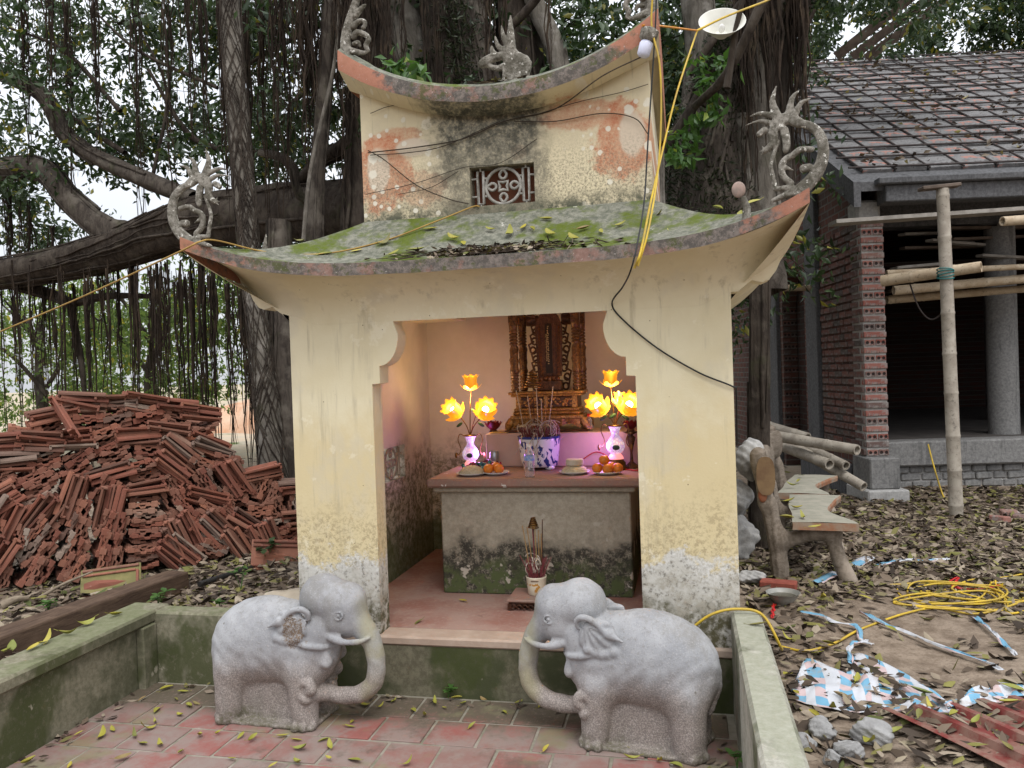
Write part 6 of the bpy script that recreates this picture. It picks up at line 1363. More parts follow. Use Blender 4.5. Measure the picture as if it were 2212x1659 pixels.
# ---- bamboo scaffolding
def mat_bamboo(name, a, b):
    g = G(name, 0.6, 0.3); P = g.obj(); n = g.noise(8, 5, 0.65, P); c = g.mix(g.sm(n, 0.35, 0.65), a, b); c = g.mix(g.sm(g.noise(26, 4, 0.7, P), 0.56, 0.66, 0, 0.6), c, tuple(v*0.35 for v in a)); g.bump(g.noise(50, 3, 0.6, P), 0.2, 0.004); return g.done(c)
BAM, BAMG = mat_bamboo('dry_bamboo', (0.38, 0.29, 0.19), (0.50, 0.41, 0.29)), mat_bamboo('grey_bamboo', (0.27, 0.235, 0.19), (0.38, 0.34, 0.28))
def bamboo(label, p0, p1, r_, mat, name='bamboo_pole', group='bamboo poles of the scaffold', bend=0.0, node=0.38):
    p0, p1 = Vector(p0), Vector(p1); L = (p1-p0).length; pts = []; rad = []; n_ = int(L/node)+1; t0 = random.uniform(0, node)
    zs = [0.0]
    x = t0
    while x < L-0.05: zs += [x-0.02, x-0.006, x+0.006, x+0.02]; x += node*random.uniform(0.85, 1.15)
    zs.append(L); zs = sorted(z for z in zs if 0 <= z <= L)
    for k, z in enumerate(zs):
        t = z/L; q = p0.lerp(p1, t); q.z += bend*math.sin(math.pi*t)
        pts.append(q); d_ = min([abs(z-v) for v in np.arange(t0, L, node)]+[9]); rad.append(r_*(1.0+0.0)*(1-0.12*t))
    for k in range(1, len(zs)-1):
        if zs[k+1]-zs[k-1] < 0.05 and zs[k]-zs[k-1] < 0.02: rad[k] *= 1.07; 
    m_ = MB(); m_.tube(pts, rad, 14, cap=False); ax = (p1-p0).normalized()
    for e, s_ in ((p0, 1), (p1, -1)):                       # hollow ends
        rr_ = rad[0] if s_ > 0 else rad[-1]; m_.tube([e, e+ax*s_*0.001], [rr_, rr_*0.72], 14, cap=False); m_.tube([e+ax*s_*0.001, e+ax*s_*0.10], rr_*0.72, 14, cap=False); m_.tube([e+ax*s_*0.099, e+ax*s_*0.10], [rr_*0.72, 0.001], 14, cap=False)
    o = m_.build(name, mat, None, smooth=False, angle=40); return tag(o, label, 'bamboo', group)
random.seed(41)
gp = at(2066, 1112, 8.55); tp = at(2036, 408, 8.55)
bamboo('upright pale bamboo post standing in the leaf litter before the hall', (gp.x, 8.55, 0.1), tp, 0.066, BAMG)
o = MB().bbox(-0.22, 0.16, -0.06, 0.06, 0, 0.035, 0.006).build('wood_offcut', bpy.data.materials['weathered_plank'], None); o.location = tp+Vector((0.0, 0, 0.003)); o.rotation_euler = (0, R(-4), R(12)); tag(o, 'short board lying on top of the upright bamboo post', 'board')
for lab, a, b, r_ in (('thick bamboo rail with a hollow end, lashed to the upright post', (1905, 607, 9.2), (2120, 576, 8.75), 0.062), ('thin bamboo rail just above the thick hollow one', (1915, 590, 9.6), (2260, 574, 9.9), 0.035), ('long bamboo rail running behind the post toward the far wall', (1930, 628, 9.8), (2280, 596, 10.0), 0.055),
                      ('short bamboo end poking out high under the eave', (2290, 470, 9.3), (2165, 478, 9.1), 0.055), ('bamboo bar set across the arched doorway', (1655, 622, 10.6), (1752, 622, 11.0), 0.045), ('low dark bamboo rail below the long one', (1915, 648, 10.2), (2280, 618, 10.6), 0.05)):
    bamboo(lab, at(*a), at(*b), r_, BAM)
def plank(label, p0, p1, w_, t_, mat):
    p0, p1 = Vector(p0), Vector(p1); d = p1-p0; s_ = d.cross(Vector((0, 0, 1))).normalized()*w_/2; u_ = Vector((0, 0, t_)); m_ = MB()
    m_.add([p0-s_, p1-s_, p1+s_, p0+s_, p0-s_+u_, p1-s_+u_, p1+s_+u_, p0+s_+u_], [(0, 3, 2, 1), (4, 5, 6, 7), (0, 1, 5, 4), (1, 2, 6, 5), (2, 3, 7, 6), (3, 0, 4, 7)]); o = m_.build('scaffold_plank', mat, None); return tag(o, label, 'plank', 'scaffold planks in the hall')
GPL = simple('grey_plank', (0.22, 0.20, 0.175), (0.34, 0.315, 0.28), 9, 0.9, 0.4, 0.008)
plank('long grey scaffold plank jutting past the brick pier', at(1798, 486, 8.9), at(2290, 452, 9.4), 0.22, 0.04, GPL)
plank('pale plank lying on the bamboo rails inside the hall', at(1930, 583, 9.9), at(2030, 574, 10.0), 0.2, 0.03, GPL); plank('dark board under the bamboo rails', at(1920, 632, 10.1), at(2290, 606, 10.4), 0.25, 0.03, bpy.data.materials['weathered_plank'])
for k in range(9):
    rs = random.Random(60+k); x, y_ = rs.uniform(1930, 2180), rs.uniform(470, 560); plank('rough timber stored on the inner scaffold', at(x, y_, 10.6), at(x+rs.uniform(60, 180), y_+rs.uniform(-14, 10), 11.2), 0.1, 0.03, (GPL, bpy.data.materials['weathered_plank'])[k % 2])
tie = MB(); c_ = at(2042, 592, 8.55)
for k in range(5): tie.tube([c_+Vector((0.075*math.cos(a), 0.075*math.sin(a)-0.0, -0.04+k*0.02+0.014*math.sin(a+k))) for a in np.linspace(0, 6.28, 16)], 0.006, 5, cap=False)
tag(tie.build('lashing', simple('green_twine', (0.02, 0.13, 0.13), (0.03, 0.17, 0.16), 20), None, smooth=True), 'green twine lashing round the upright bamboo post', 'twine')
wv = MB(); wv.tube(spline([at(1965, 612, 9.1), at(1985, 665, 9.1), at(2010, 690, 9.1), at(2035, 675, 9.0), at(2042, 640, 8.7)], 6), 0.008, 6); tag(wv.build('hanging_wire', IRON, None, smooth=True), 'wire loop drooping from the bamboo rail', 'wire')
# bamboo poles lying beside the pier footing
for lab, a, b, r_ in (('top bamboo pole of the pile lying by the brick pier', (1664, 940, 9.6), (1852, 972, 8.75), 0.064), ('bamboo pole lying second in the pile by the brick pier, with a dark hollow end', (1668, 955, 9.9), (1792, 1003, 8.9), 0.064), ('slim bamboo pole in the pile, its end beside the dark hollow one', (1700, 945, 10.1), (1828, 1006, 9.15), 0.056), ('lowest bamboo pole whose end touches the litter by the pier footing', (1690, 950, 9.9), (1866, 1052, 9.05), 0.062), ('short thick bamboo end at the back of the pile', (1640, 915, 10.3), (1745, 945, 9.7), 0.064)):
    bamboo(lab, at(*a), at(*b), r_, BAMG, group='bamboo poles lying by the pier')
# ================================================================ pile of salvaged roof tiles and what lies on the left
def mat_rooftile():
    g = G('clay_roof_tile', 0.88, 0.2); P = g.obj(); r = g.rnd(); n1, n2 = g.noise(9, 5, 0.7, P), g.noise(45, 4, 0.7, P)
    c = g.ramp(r, [(0.0, (0.17, 0.065, 0.046)), (0.3, (0.25, 0.095, 0.063)), (0.55, (0.21, 0.105, 0.075)), (0.75, (0.30, 0.125, 0.08)), (0.86, (0.15, 0.085, 0.065)), (0.93, (0.29, 0.235, 0.19)), (1.0, (0.34, 0.135, 0.08))])
    c = g.mix(g.sm(n1, 0.5, 0.72, 0, 0.65), c, (0.13, 0.08, 0.06)); c = g.mix(g.sm(n2, 0.58, 0.72, 0, 0.5), c, (0.34, 0.22, 0.17)); g.bump(n2, 0.3, 0.004); return g.done(c)
RTILE = mat_rooftile()
def tile_mesh(w=0.215, l_=0.31, t=0.014, jit=0):
    pr = [(-0.5, 0.016), (-0.40, 0.016), (-0.36, 0.0), (-0.16, 0.0), (-0.12, -0.016), (0.02, -0.016), (0.06, 0.0), (0.24, 0.0), (0.30, 0.020), (0.42, 0.020), (0.46, 0.004), (0.5, 0.004)]
    top_ = [(x*w, z+t/2) for x, z in pr]; bot = [(x*w, z-t/2) for x, z in pr[::-1]]; poly = top_[::-1]+bot[::-1]; m_ = MB(); n = len(poly); k = len(pr)
    V = [(x, -l_/2, z) for x, z in top_]+[(x, -l_/2, z-t) for x, z in [(q[0], q[1]) for q in top_]]
    V = [(x, y, z) for y in (-l_/2, l_/2) for (x, z) in top_]+[(x, y, z-t) for y in (-l_/2, l_/2) for (x, z) in top_]; F = []
    for i in range(k-1):
        F += [(i, i+1, k+i+1, k+i), (2*k+i+1, 2*k+i, 3*k+i, 3*k+i+1), (i+1, i, 2*k+i, 2*k+i+1), (k+i, k+i+1, 3*k+i+1, 3*k+i)]
    F += [(0, k, 3*k, 2*k), (2*k-1, k-1, 3*k-1, 4*k-1)]
    m_.add(V, F); m_.bbox(-w*0.34, w*0.22, -l_/2+0.012, -l_/2+0.03, 0.002, 0.018, 0.003); m_.bbox(-w*0.34, w*0.22, l_/2-0.03, l_/2-0.012, -0.026, -0.008, 0.003)
    for e_ in (-1, 1):
        for a_, b_ in ((-0.5, -0.27), (0.22, 0.44)): m_.bbox(a_*w, b_*w, *sorted((e_*(l_/2-0.014), e_*(l_/2+0.002))), -0.018 if e_ < 0 else -0.012, 0.026 if e_ < 0 else 0.02, 0.003)
    return m_.mesh('clay_tile')
tile_m = tile_mesh(); tile_m.materials.append(RTILE)
PH = Vector((0.70, 0.714, 0)).normalized(); PN = Vector((PH.y, -PH.x, 0)); P0 = Vector((-4.30, 4.60, 0.33))
def pile_pt(s_, z, back=0.0): return P0+PH*s_+Vector((0, 0, z))-PN*(0.30*z+back)
def outline(s_):
    xs_ = [-1.2, -0.5, -0.25, -0.05, 0.12, 0.35, 0.62, 0.9, 1.12, 1.24, 1.36, 1.52, 1.68, 1.85]; zs_ = [0.9, 1.02, 1.05, 1.12, 1.26, 1.32, 1.28, 1.25, 1.18, 1.0, 0.84, 0.74, 0.62, 0.5]; return float(np.interp(s_, xs_, zs_))
def field(s_, z):
    """tilt of the stacks: bundles stand on edge low on the left, lie flat at the crest, lean back to the right"""
    t = z/max(0.3, outline(s_))
    if t > 0.72: return random.choice((0, 0, 8, -10, 14, -18))+(12 if s_ > 0.9 else 0)
    if s_ < 0.15: return -58+random.uniform(-14, 14) if t < 0.5 else -34+random.uniform(-12, 14)
    if s_ < 0.48: return -66+random.uniform(-14, 10) if t < 0.55 else -20+random.uniform(-14, 14)
    if s_ < 0.74: return random.uniform(-8, 6)
    if s_ < 1.0: return 52+random.uniform(-16, 16) if t < 0.7 else 30+random.uniform(-14, 14)
    if s_ < 1.35: return 38+random.uniform(-18, 26)
    return random.choice((0, 10, 70, -60))+random.uniform(-10, 10)
random.seed(52); PL = []
z = 0.10
while z < 1.4:
    s_ = -1.0+random.uniform(0, 0.15)
    while s_ < 1.9:
        w = random.uniform(0.19, 0.25)
        if z < outline(s_+w/2)-0.04: PL.append((s_+w/2, z, w))
        s_ += w
    z += random.uniform(0.118, 0.138)
s_ = -0.9
while s_ < 1.15: PL.append((s_, outline(s_)-0.05, 0.22)); s_ += random.uniform(0.17, 0.24)
ntile = 0; extra = []
for (s_, z, w) in PL:
    ang = R(field(s_, z)); end_on = random.random() < 0.60; n_ = random.randint(3, 4) if abs(ang) < 0.5 else random.randint(4, 6); pitch = random.uniform(0.033, 0.041)
    up_ = Vector((0, 0, 1))*math.cos(ang)+PH*math.sin(ang); side = PH*math.cos(ang)-Vector((0, 0, 1))*math.sin(ang); tilt_back = random.uniform(-.12, .12)
    for k in range(n_):
        off = (k-(n_-1)/2)*pitch; jx = random.uniform(-.022, .022); yaw = random.uniform(-.13, .13)
        X_, Y_, Z_ = (side, -PN, up_) if end_on else (PN, side, up_)
        X_, Y_ = X_*math.cos(yaw)+Y_*math.sin(yaw), Y_*math.cos(yaw)-X_*math.sin(yaw)
        c_ = pile_pt(s_, z, 0.14+random.uniform(-.03, .03) if end_on else 0.05+random.uniform(-.03, .03))+up_*off+side*jx
        Mx = Matrix((X_, Y_, Z_)).transposed().to_4x4() @ Matrix.Rotation(random.uniform(-.10, .10), 4, 'Y') @ Matrix.Rotation(random.uniform(-.06, .06), 4, 'X'); Mx.translation = c_
        if random.random() < 0.5: Mx = Mx @ Matrix.Rotation(math.pi, 4, 'Z')
        if c_.z < 0.42: Mx.translation.z += 0.02
        extra.append((Mx, -1.02 < s_ and (s_ > -0.42)))
vis = [m for m, v in extra if v]; hid = [m for m, v in extra if not v]
lim = 300
order = sorted(vis, key=lambda m: -((m.translation-P0).dot(PN)+0.30*(m.translation.z-0.33))); near, rest = order[:lim], order[lim:]
for Mx in near:
    o = link(bpy.data.objects.new('clay_tile', tile_m)); o.matrix_world = Mx; tag(o, 'salvaged red clay roof tile stacked in the big pile', 'clay tile', 'clay tiles stacked in the pile')
tv = np.array([v.co[:] for v in tile_m.vertices]); tf = [tuple(p.vertices) for p in tile_m.polygons]; sm_ = MB()
back = []
for m in vis[::4]:
    b_ = m.copy(); b_.translation = b_.translation-PN*0.34+Vector((0, 0, -0.06)); back.append(b_)
for m in rest+hid+back: sm_.add([m @ Vector(v) for v in tv], tf)
o = sm_.build('clay_tile_pile', RTILE, None); tag(o, 'mass of further red clay tiles behind and beside the stacked ones', 'clay tiles', kind='stuff')
# single tiles: the mossy one lying face up, one tipped up on the crest
def face_tile(loc, rot, label, mat):
    t = empty('clay_tile', loc, label, 'clay tile'); t.rotation_euler = rot
    w, l_ = 0.24, 0.36
    MB().bbox(-l_/2, l_/2, -w/2, w/2, 0, 0.016, 0.003).build('tile_body', mat, t, world=False)
    for y0, y1, x0, x1 in ((w/2-0.026, w/2-0.008, -l_/2+.01, l_/2-.01), (w/2-0.058, w/2-0.042, -l_/2+.01, l_/2-.03), (-w/2+0.008, -w/2+0.022, -l_/2+.01, l_/2-.06), (-w/2+0.036, -w/2+0.05, -l_/2+.01, l_/2-.06), (-w/2+.03, w/2-.05, l_/2-0.03, l_/2-0.012)): MB().bbox(x0, x1, y0, y1, 0.0162, 0.030, 0.004).build('rib', RTILE, t, world=False)
    MB().add([(-l_/2+.02, 0.02, 0.0165), (-0.10, 0.035, 0.0165), (0.02, 0.02, 0.0165), (0.09, 0, 0.0165), (0.02, -0.02, 0.0165), (-0.10, -0.03, 0.0165), (-l_/2+.02, -0.02, 0.0165), (-0.06, 0, 0.034)], [(0, 1, 7), (1, 2, 7), (2, 3, 7), (3, 4, 7), (4, 5, 7), (5, 6, 7), (6, 0, 7)][::1]).build('key_mark', RTILE, t, world=False)
MOSST = simple('mossy_tile_face', (0.22, 0.19, 0.08), (0.16, 0.145, 0.06), 12, 0.95, 0.4, 0.004)
q = at(228, 1242, 4.45); face_tile((q.x, 4.50, 0.40), (R(52), R(-2), R(33)), 'moss-filmed roof tile showing its face at the foot of the pile', MOSST)
q = at(590, 1200, 5.2); face_tile((q.x, 5.25, 0.42), (R(60), R(8), R(35)), 'reddish roof tile face leaning near the black pipe', RTILE)
o = link(bpy.data.objects.new('clay_tile', tile_m)); p_ = at(140, 905, 4.8); o.matrix_world = Matrix.Translation(p_) @ Matrix.Rotation(R(38), 4, 'Z') @ Matrix.Rotation(R(-28), 4, 'Y') @ Matrix.Rotation(R(62), 4, 'X') @ Matrix.Rotation(R(90), 4, 'Y'); tag(o, 'single roof tile tipped upright on the crest of the pile', 'clay tile')

# timber beam, pipe, boulder, sticks
def mat_wood(name, a, b):
    g = G(name, 0.92, 0.15); P = g.obj(); n = g.noise(9, 6, 0.7, g.scaled(P, (4, 0.5, 4)), 0.4); c = g.mix(g.sm(n, 0.3, 0.7), a, b); c = g.mix(g.sm(g.noise(3, 4, 0.6, P), 0.55, 0.7, 0, 0.6), c, tuple(v*1.7 for v in b)); g.bump(n, 0.6, 0.01); return g.done(c)
TIMB = mat_wood('old_timber', (0.055, 0.035, 0.025), (0.12, 0.08, 0.055))
bm_ = MB(); bl = [(-3.50, 1.6, 0.445), (-3.46, 2.6, 0.43), (-3.42, 3.6, 0.415), (-3.35, 4.66, 0.395)]
R4 = []
for (x, y, z) in bl: R4.append([(x-0.085, y, z-0.07+0.01), (x+0.085, y, z-0.075), (x+0.078, y, z+0.055), (x-0.08, y, z+0.062)])
bm_.grid([r_[::-1] for r_ in R4], closed_v=True); bm_.add(R4[0], [(0, 1, 2, 3)]); bm_.add(R4[-1], [(3, 2, 1, 0)])
ob = bm_.build('timber_beam', TIMB, None); tag(ob, 'old dark timber beam lying along the mossy wall cap', 'beam'); bv = ob.modifiers.new('b', 'BEVEL'); bv.width = 0.012; bv.segments = 2; bake(ob)
pp_ = MB(); pp_.tube(spline([at(430, 1262, 4.65), at(500, 1240, 4.9), at(580, 1215, 5.3), at(650, 1188, 5.8), at(690, 1175, 6.2)], 6), 0.02, 8); tag(pp_.build('black_pipe', simple('black_plastic_pipe', (0.012, 0.012, 0.012), (0.03, 0.028, 0.026), 8, 0.5), None, smooth=True), 'black plastic pipe lying in the dry leaves', 'pipe')
def stone(name, label, c, r_, seed, mat, cat='stone', group=None, rot=0.0):
    rs = np.random.default_rng(seed); k = rs.uniform(-1, 1, (7, 3)); k = unit(k); dd = rs.uniform(0.55, 0.9, 7); ph = rs.uniform(0, 6, 4)
    def f(X, Y, Z):
        D = np.sqrt((X/r_[0])**2+(Y/r_[1])**2+(Z/r_[2])**2)-1
        for n_, q in zip(k, dd): D = np.maximum(D, (X/r_[0]*n_[0]+Y/r_[1]*n_[1]+Z/r_[2]*n_[2])-q)
        return (D+0.05*np.sin(X/r_[0]*7+ph[0])*np.sin(Y/r_[1]*6+ph[1])+0.03*np.sin(Z/r_[2]*13+X/r_[0]*11+ph[2]))*min(r_)
    V, F = surface_nets(f, [-v*1.15 for v in r_], [v*1.15 for v in r_], max(r_)/16); o = mk(name, raw_mesh(name, V, F, True), mat); o.location = c; o.rotation_euler = (0, 0, rot); return tag(o, label, cat, group)
SAND = simple('sandstone', (0.36, 0.30, 0.225), (0.44, 0.38, 0.30), 6, 0.9, 0.4, 0.008)
stone('boulder', 'smooth tan boulder behind the back of the stone elephant', (-2.26, 4.32, 0.36), (0.30, 0.2, 0.11), 3, SAND, 'boulder')
stick = mat_wood('grey_stick', (0.16, 0.125, 0.09), (0.28, 0.23, 0.17))
for k, (a, b, r_, lab) in enumerate((((0, 1310, 3.95), (60, 1292, 4.1), 0.03, 'broken grey branch end beside the timber beam'), ((70, 1300, 4.25), (200, 1235, 4.4), 0.012, 'thin bent stick before the tile pile'), ((0, 1365, 3.75), (75, 1325, 3.9), 0.016, 'pale splintered stick by the timber beam'))):
    m_ = MB(); A_, B_ = at(*a), at(*b); m_.tube(spline([A_, A_.lerp(B_, .5)+Vector((0, 0, .015)), B_], 5), [r_*(1-.05*q) for q in range(11)], 8); tag(m_.build('stick', stick, None, smooth=True), lab, 'stick')
# seedlings
def seedling(label, x, y, z, h, n_, size, mat, seed):
    rs = random.Random(seed); t = empty('seedling', (x, y, z), label, 'plant', 'small green seedlings')
    for k in range(n_):
        a = rs.uniform(0, 6.28); le = h*rs.uniform(0.3, 1.0); p = Vector((x, y, z)); q = p+Vector((0.35*le*math.cos(a), 0.35*le*math.sin(a), le))
        MB().tube([p, p.lerp(q, .5)+Vector((0, 0, .01)), q], 0.0022, 5).build('stem', LEAFG, t)
        C_ = np.array([tuple(q)]*3); A_ = np.array([[math.cos(a+j*2.1), math.sin(a+j*2.1), rs.uniform(-.1, .5)] for j in range(3)]); d = A_*size; lf = MB()
        for j in range(3):
            ax = Vector(A_[j]).normalized(); sd = ax.cross(Vector((0, 0, 1))).normalized(); s_ = size*rs.uniform(.7, 1.2); up_ = sd.cross(ax)
            P = [[q+ax*s_*t_+sd*s_*0.30*w_*math.sin(math.pi*min(1, t_*0.92+0.04))+up_*(s_*0.05*abs(w_)-s_*0.15*t_*t_) for w_ in (-1, 0, 1)] for t_ in (0, .25, .5, .75, 1)]; lf.grid(P)
        tag(lf.build('leaf', mat, t, smooth=True), kind='stuff')
for k, (lab, px_, py_, Y, z, h, n_, s_) in enumerate((('bright green seedling against the end of the timber beam', 345, 1300, 4.16, 0.36, 0.11, 6, 0.055), ('low green seedling beside the pale stick', 105, 1318, 4.0, 0.37, 0.05, 6, 0.045), ('tiny seedling at the foot of the shrine step', 968, 1496, 3.93, 0.01, 0.07, 3, 0.045), ('dark green seedling by the black pipe', 575, 1232, 5.2, 0.36, 0.16, 8, 0.075), ('tiny seedling between the elephant rump and the low wall', 1592, 1640, 3.4, 0.01, 0.07, 3, 0.045), ('wispy seedling in the leaves behind the elephant', 520, 1268, 4.6, 0.36, 0.14, 3, 0.05), ('low weed on the ground behind the mossy wall', 475, 1318, 4.2, 0.37, 0.04, 4, 0.04))):
    p_ = at(px_, py_, Y); seedling(lab, p_.x, Y, z, h, n_, s_, LEAFG if k != 3 else LEAF, 300+k)
# ================================================================ right-hand ground: bench, rubbish, cords
FAUX = mat_wood('cement_bark', (0.13, 0.105, 0.08), (0.24, 0.20, 0.16)); SEATM = simple('mossy_seat', (0.24, 0.235, 0.185), (0.33, 0.305, 0.245), 9, 0.9, 0.4, 0.006)
ORNG = simple('ochre_paint', (0.28, 0.095, 0.045), (0.20, 0.09, 0.05), 14, 0.8); LOGE = simple('log_end_ochre', (0.22, 0.145, 0.075), (0.15, 0.09, 0.05), 10, 0.8)
SEDGE = simple('worn_seat_edge', (0.30, 0.27, 0.21), (0.30, 0.125, 0.06), 7, 0.9, 0.4, 0.006)
def bench_frame(x, y):
    """one forked leg frame: rear post with back, front leg, arm"""
    def f(X, Y, Z):
        D = None
        for a, b, ra, rb in (((0.06, 0, 0.0), (0.05, 0, 0.30), 0.062, 0.060), ((0.05, 0, 0.30), (-0.02, 0.0, 0.55), 0.06, 0.055), ((-0.02, 0, 0.55), (-0.07, 0.0, 0.90), 0.055, 0.058), ((0.05, 0, 0.26), (0.30, 0, 0.34), 0.05, 0.048), ((0.30, 0, 0.34), (0.44, 0.0, 0.35), 0.048, 0.052), ((0.40, 0, 0.34), (0.52, 0, 0.0), 0.052, 0.062)):
            d = sd_cone(X, Y, Z, a, b, ra, rb); D = d if D is None else smin(D, d, 0.05)
        th = np.arctan2(Y, X-0.05); return np.maximum(D+0.004*np.sin(th*9+Z*8)+0.003*np.sin(Z*31+X*17), -Z)
    V, F = surface_nets(f, (-0.18, -0.12, -0.03), (0.64, 0.12, 1.0), 0.011); return raw_mesh('leg_frame', V, F, True)
fr_me = bench_frame(0, 0)
def bench(label, x, y, rz, L=1.25):
    zg = float(ground_z(x, y))-0.01; t = empty('garden_bench', (x, y, zg), label, 'bench', 'cement benches behind the shrine', rz)
    for yy in (0.06, L-0.12): o = mk('leg_frame', fr_me, FAUX, t, False); o.location = (0, yy, 0)
    P = []; n_ = 22
    for k in range(n_+1):
        v = k/n_; w_ = 0.17+0.04*math.cos(v*math.pi*2); bow = 0.07*math.sin(v*math.pi); c_ = 0.36-bow
        P.append((c_-w_+0.02*math.sin(v*9), c_+w_+0.015*math.sin(v*11+1), v*L-0.06))
    m_ = MB(); top_ = [[(a, y_, 0.44), ((a+b)/2, y_, 0.445), (b, y_, 0.44)] for a, b, y_ in P]; m_.grid(top_)
    rim = [(a, y_) for a, b, y_ in P][::-1]+[(b, y_) for a, b, y_ in P]; bot = [[(x_, y_, 0.44), (x_*1.0+0.006, y_, 0.42), (x_, y_, 0.385)] for x_, y_ in rim]; st = m_.build('seat', SEATM, t, world=False)
    e = MB(); e.grid([r_[::-1] for r_ in bot], closed_u=True); e.add([(a, y_, 0.386) for a, y_ in rim], [tuple(range(len(rim)))]); e.build('seat_edge', SEDGE, st, world=False)
    lg = MB(); pts = [(-0.02-0.03*math.sin(q*math.pi), -0.02+q*(L-0.05), 0.76) for q in np.linspace(0, 1, 10)]
    rr_ = []
    for p in pts: rr_.append([(p[0]+0.065*math.copysign(abs(math.cos(a))**0.7, math.cos(a)), p[1], p[2]+0.14*math.copysign(abs(math.sin(a))**0.8, math.sin(a))) for a in np.linspace(0, 2*math.pi, 20, endpoint=False)])
    lg.grid(rr_, closed_v=True); br = lg.build('backrest', FAUX, t, smooth=True, world=False)
    for ring, d in ((rr_[0], -0.004), (rr_[-1], 0.004)): MB().add([(x_, y_+d, z_) for x_, y_, z_ in ring], [tuple(range(20))]).build('log_end', LOGE, br, world=False)
    MB().ell((-0.045, -0.005, 0.62), (0.032, 0.012, 0.055), 14, 8).build('knot', ORNG, t, smooth=True, world=False)
    return t
bench('mossy cement bench shaped like logs, nearest the shrine wall', 0.585, 5.93, R(-6)); bench('second log-shaped cement bench, set behind the first one', 0.66, 7.42, R(-14))
stone('broken_block', 'pale broken cement block leaning on the bench back', (0.52, 6.5, 0.95), (0.13, 0.12, 0.17), 5, CONCL, 'rubble', 'rubble by the bench', 0.4); stone('broken_block', 'cement lump on the rubble heap between shrine and bench', (0.42, 6.6, 0.62), (0.14, 0.14, 0.16), 6, CONCL, 'rubble', 'rubble by the bench', 1.0); stone('broken_block', 'low cement lump under the bench back', (0.40, 6.45, 0.32), (0.15, 0.16, 0.19), 7, CONCL, 'rubble', 'rubble by the bench', 2.0)
stone('broken_block', 'whitish brick end beside the shrine pillar foot', (0.43, 5.75, 0.21), (0.10, 0.07, 0.06), 8, CONCL, 'rubble', 'rubble by the bench', 0.3)
# enamel bowl, red brick
def gpt(px_, py_, dz=0.0):
    """where the line of sight to (px,py) meets the right-hand ground"""
    d = fw+rt2*((px_-1106)/1700)-up2*((py_-829.5)/1700); z = 0.15
    for _ in range(6): p = CAM+d*((z-CAM.z)/d.z); z = float(ground_z(p.x, p.y))+dz
    return CAM+d*((z-CAM.z)/d.z)
b_ = gpt(1692, 1305); bw_ = empty('metal_bowl', b_, 'small metal bowl of murky water on the ground beside a red brick', 'bowl')
MB().lathe([(0.0, 0.004), (0.045, 0.0), (0.05, 0.006), (0.088, 0.05), (0.102, 0.075), (0.106, 0.077), (0.099, 0.073), (0.08, 0.045), (0.045, 0.012), (0, 0.012)], 32).build('shell', simple('dull_enamel', (0.20, 0.20, 0.18), (0.30, 0.29, 0.26), 14, 0.45, 0.1, spec=0.5), bw_, smooth=True, world=False)
MB().lathe([(0, 0.052), (0.087, 0.052)], 28, cap=False).build('water', simple('murky_water', (0.06, 0.055, 0.04), (0.09, 0.08, 0.055), 10, 0.08), bw_, world=False)
q = gpt(1683, 1285); o = MB().bbox(-0.12, 0.12, -0.05, 0.05, 0, 0.065, 0.008).build('red_brick', simple('dark_red_brick', (0.20, 0.05, 0.035), (0.27, 0.075, 0.05), 20, 0.9), None); o.location = q+Vector((0.01, 0.12, 0)); o.rotation_euler = (0, 0, R(-14)); tag(o, 'dark red brick lying behind the metal bowl', 'brick')
for k, (px_, py_) in enumerate(((2180, 1115), (2200, 1125), (2160, 1128))):
    q = gpt(px_, py_); o = MB().bbox(-0.08, 0.08, -0.05, 0.05, 0, 0.06, 0.01).build('broken_brick', BRICK, None); o.location = q; o.rotation_euler = (0.1, 0.05, k*1.1); tag(o, 'broken red brick in the litter right of the bamboo post', 'brick', 'broken bricks in the litter')
GSTN = simple('grey_rubble', (0.24, 0.235, 0.23), (0.35, 0.345, 0.335), 12, 0.95, 0.7, 0.012)
for k, (px_, py_, r_, lab) in enumerate(((1885, 1605, (0.085, 0.07, 0.06), 'largest pale rubble lump before the red sheet'), (1780, 1590, (0.075, 0.06, 0.05), 'grey rubble lump beside the low wall and the tarp'), (1835, 1640, (0.06, 0.05, 0.05), 'rubble lump in front of the largest one'), (1740, 1620, (0.05, 0.05, 0.04), 'small rubble lump touching the low wall'), (1800, 1655, (0.045, 0.04, 0.035), 'small pale stone among the rubble lumps'), (1480+700, 2000, (0.03, 0.03, 0.03), 'small stone'))[:5]):
    q = gpt(px_, py_); stone('rubble', lab, q+Vector((0, 0.02, r_[2]*0.5)), r_, 20+k, GSTN, 'rubble', 'rubble by the low wall', k*1.3)
# red corrugated sheet
def mat_redsheet():
    g = G('red_sheet', 0.6, 0.3); P = g.obj(); n1, n2 = g.noise(7, 6, 0.7, P), g.noise(50, 4, 0.7, P); c = g.mix(g.sm(n1, 0.35, 0.65), (0.17, 0.03, 0.026), (0.15, 0.06, 0.045)); c = g.mix(g.sm(n1, 0.42, 0.60, 0, 0.8), c, (0.215, 0.125, 0.095)); c = g.mix(g.sm(n2, 0.6, 0.7, 0, 0.5), c, (0.12, 0.05, 0.04)); g.bump(n2, 0.2, 0.003); return g.done(c)
A_, B_, C_ = gpt(1905, 1550), gpt(2120, 1657), gpt(2212, 1522); ev = (B_-A_).normalized(); eu = (C_-A_).normalized()
m_ = MB(); P = []; prof = []; u = 0.0
while u < 1.9: prof += [(u, 0.03), (u+0.03, 0.03), (u+0.045, 0.002), (u+0.125, 0.002), (u+0.14, 0.03)]; u += 0.14
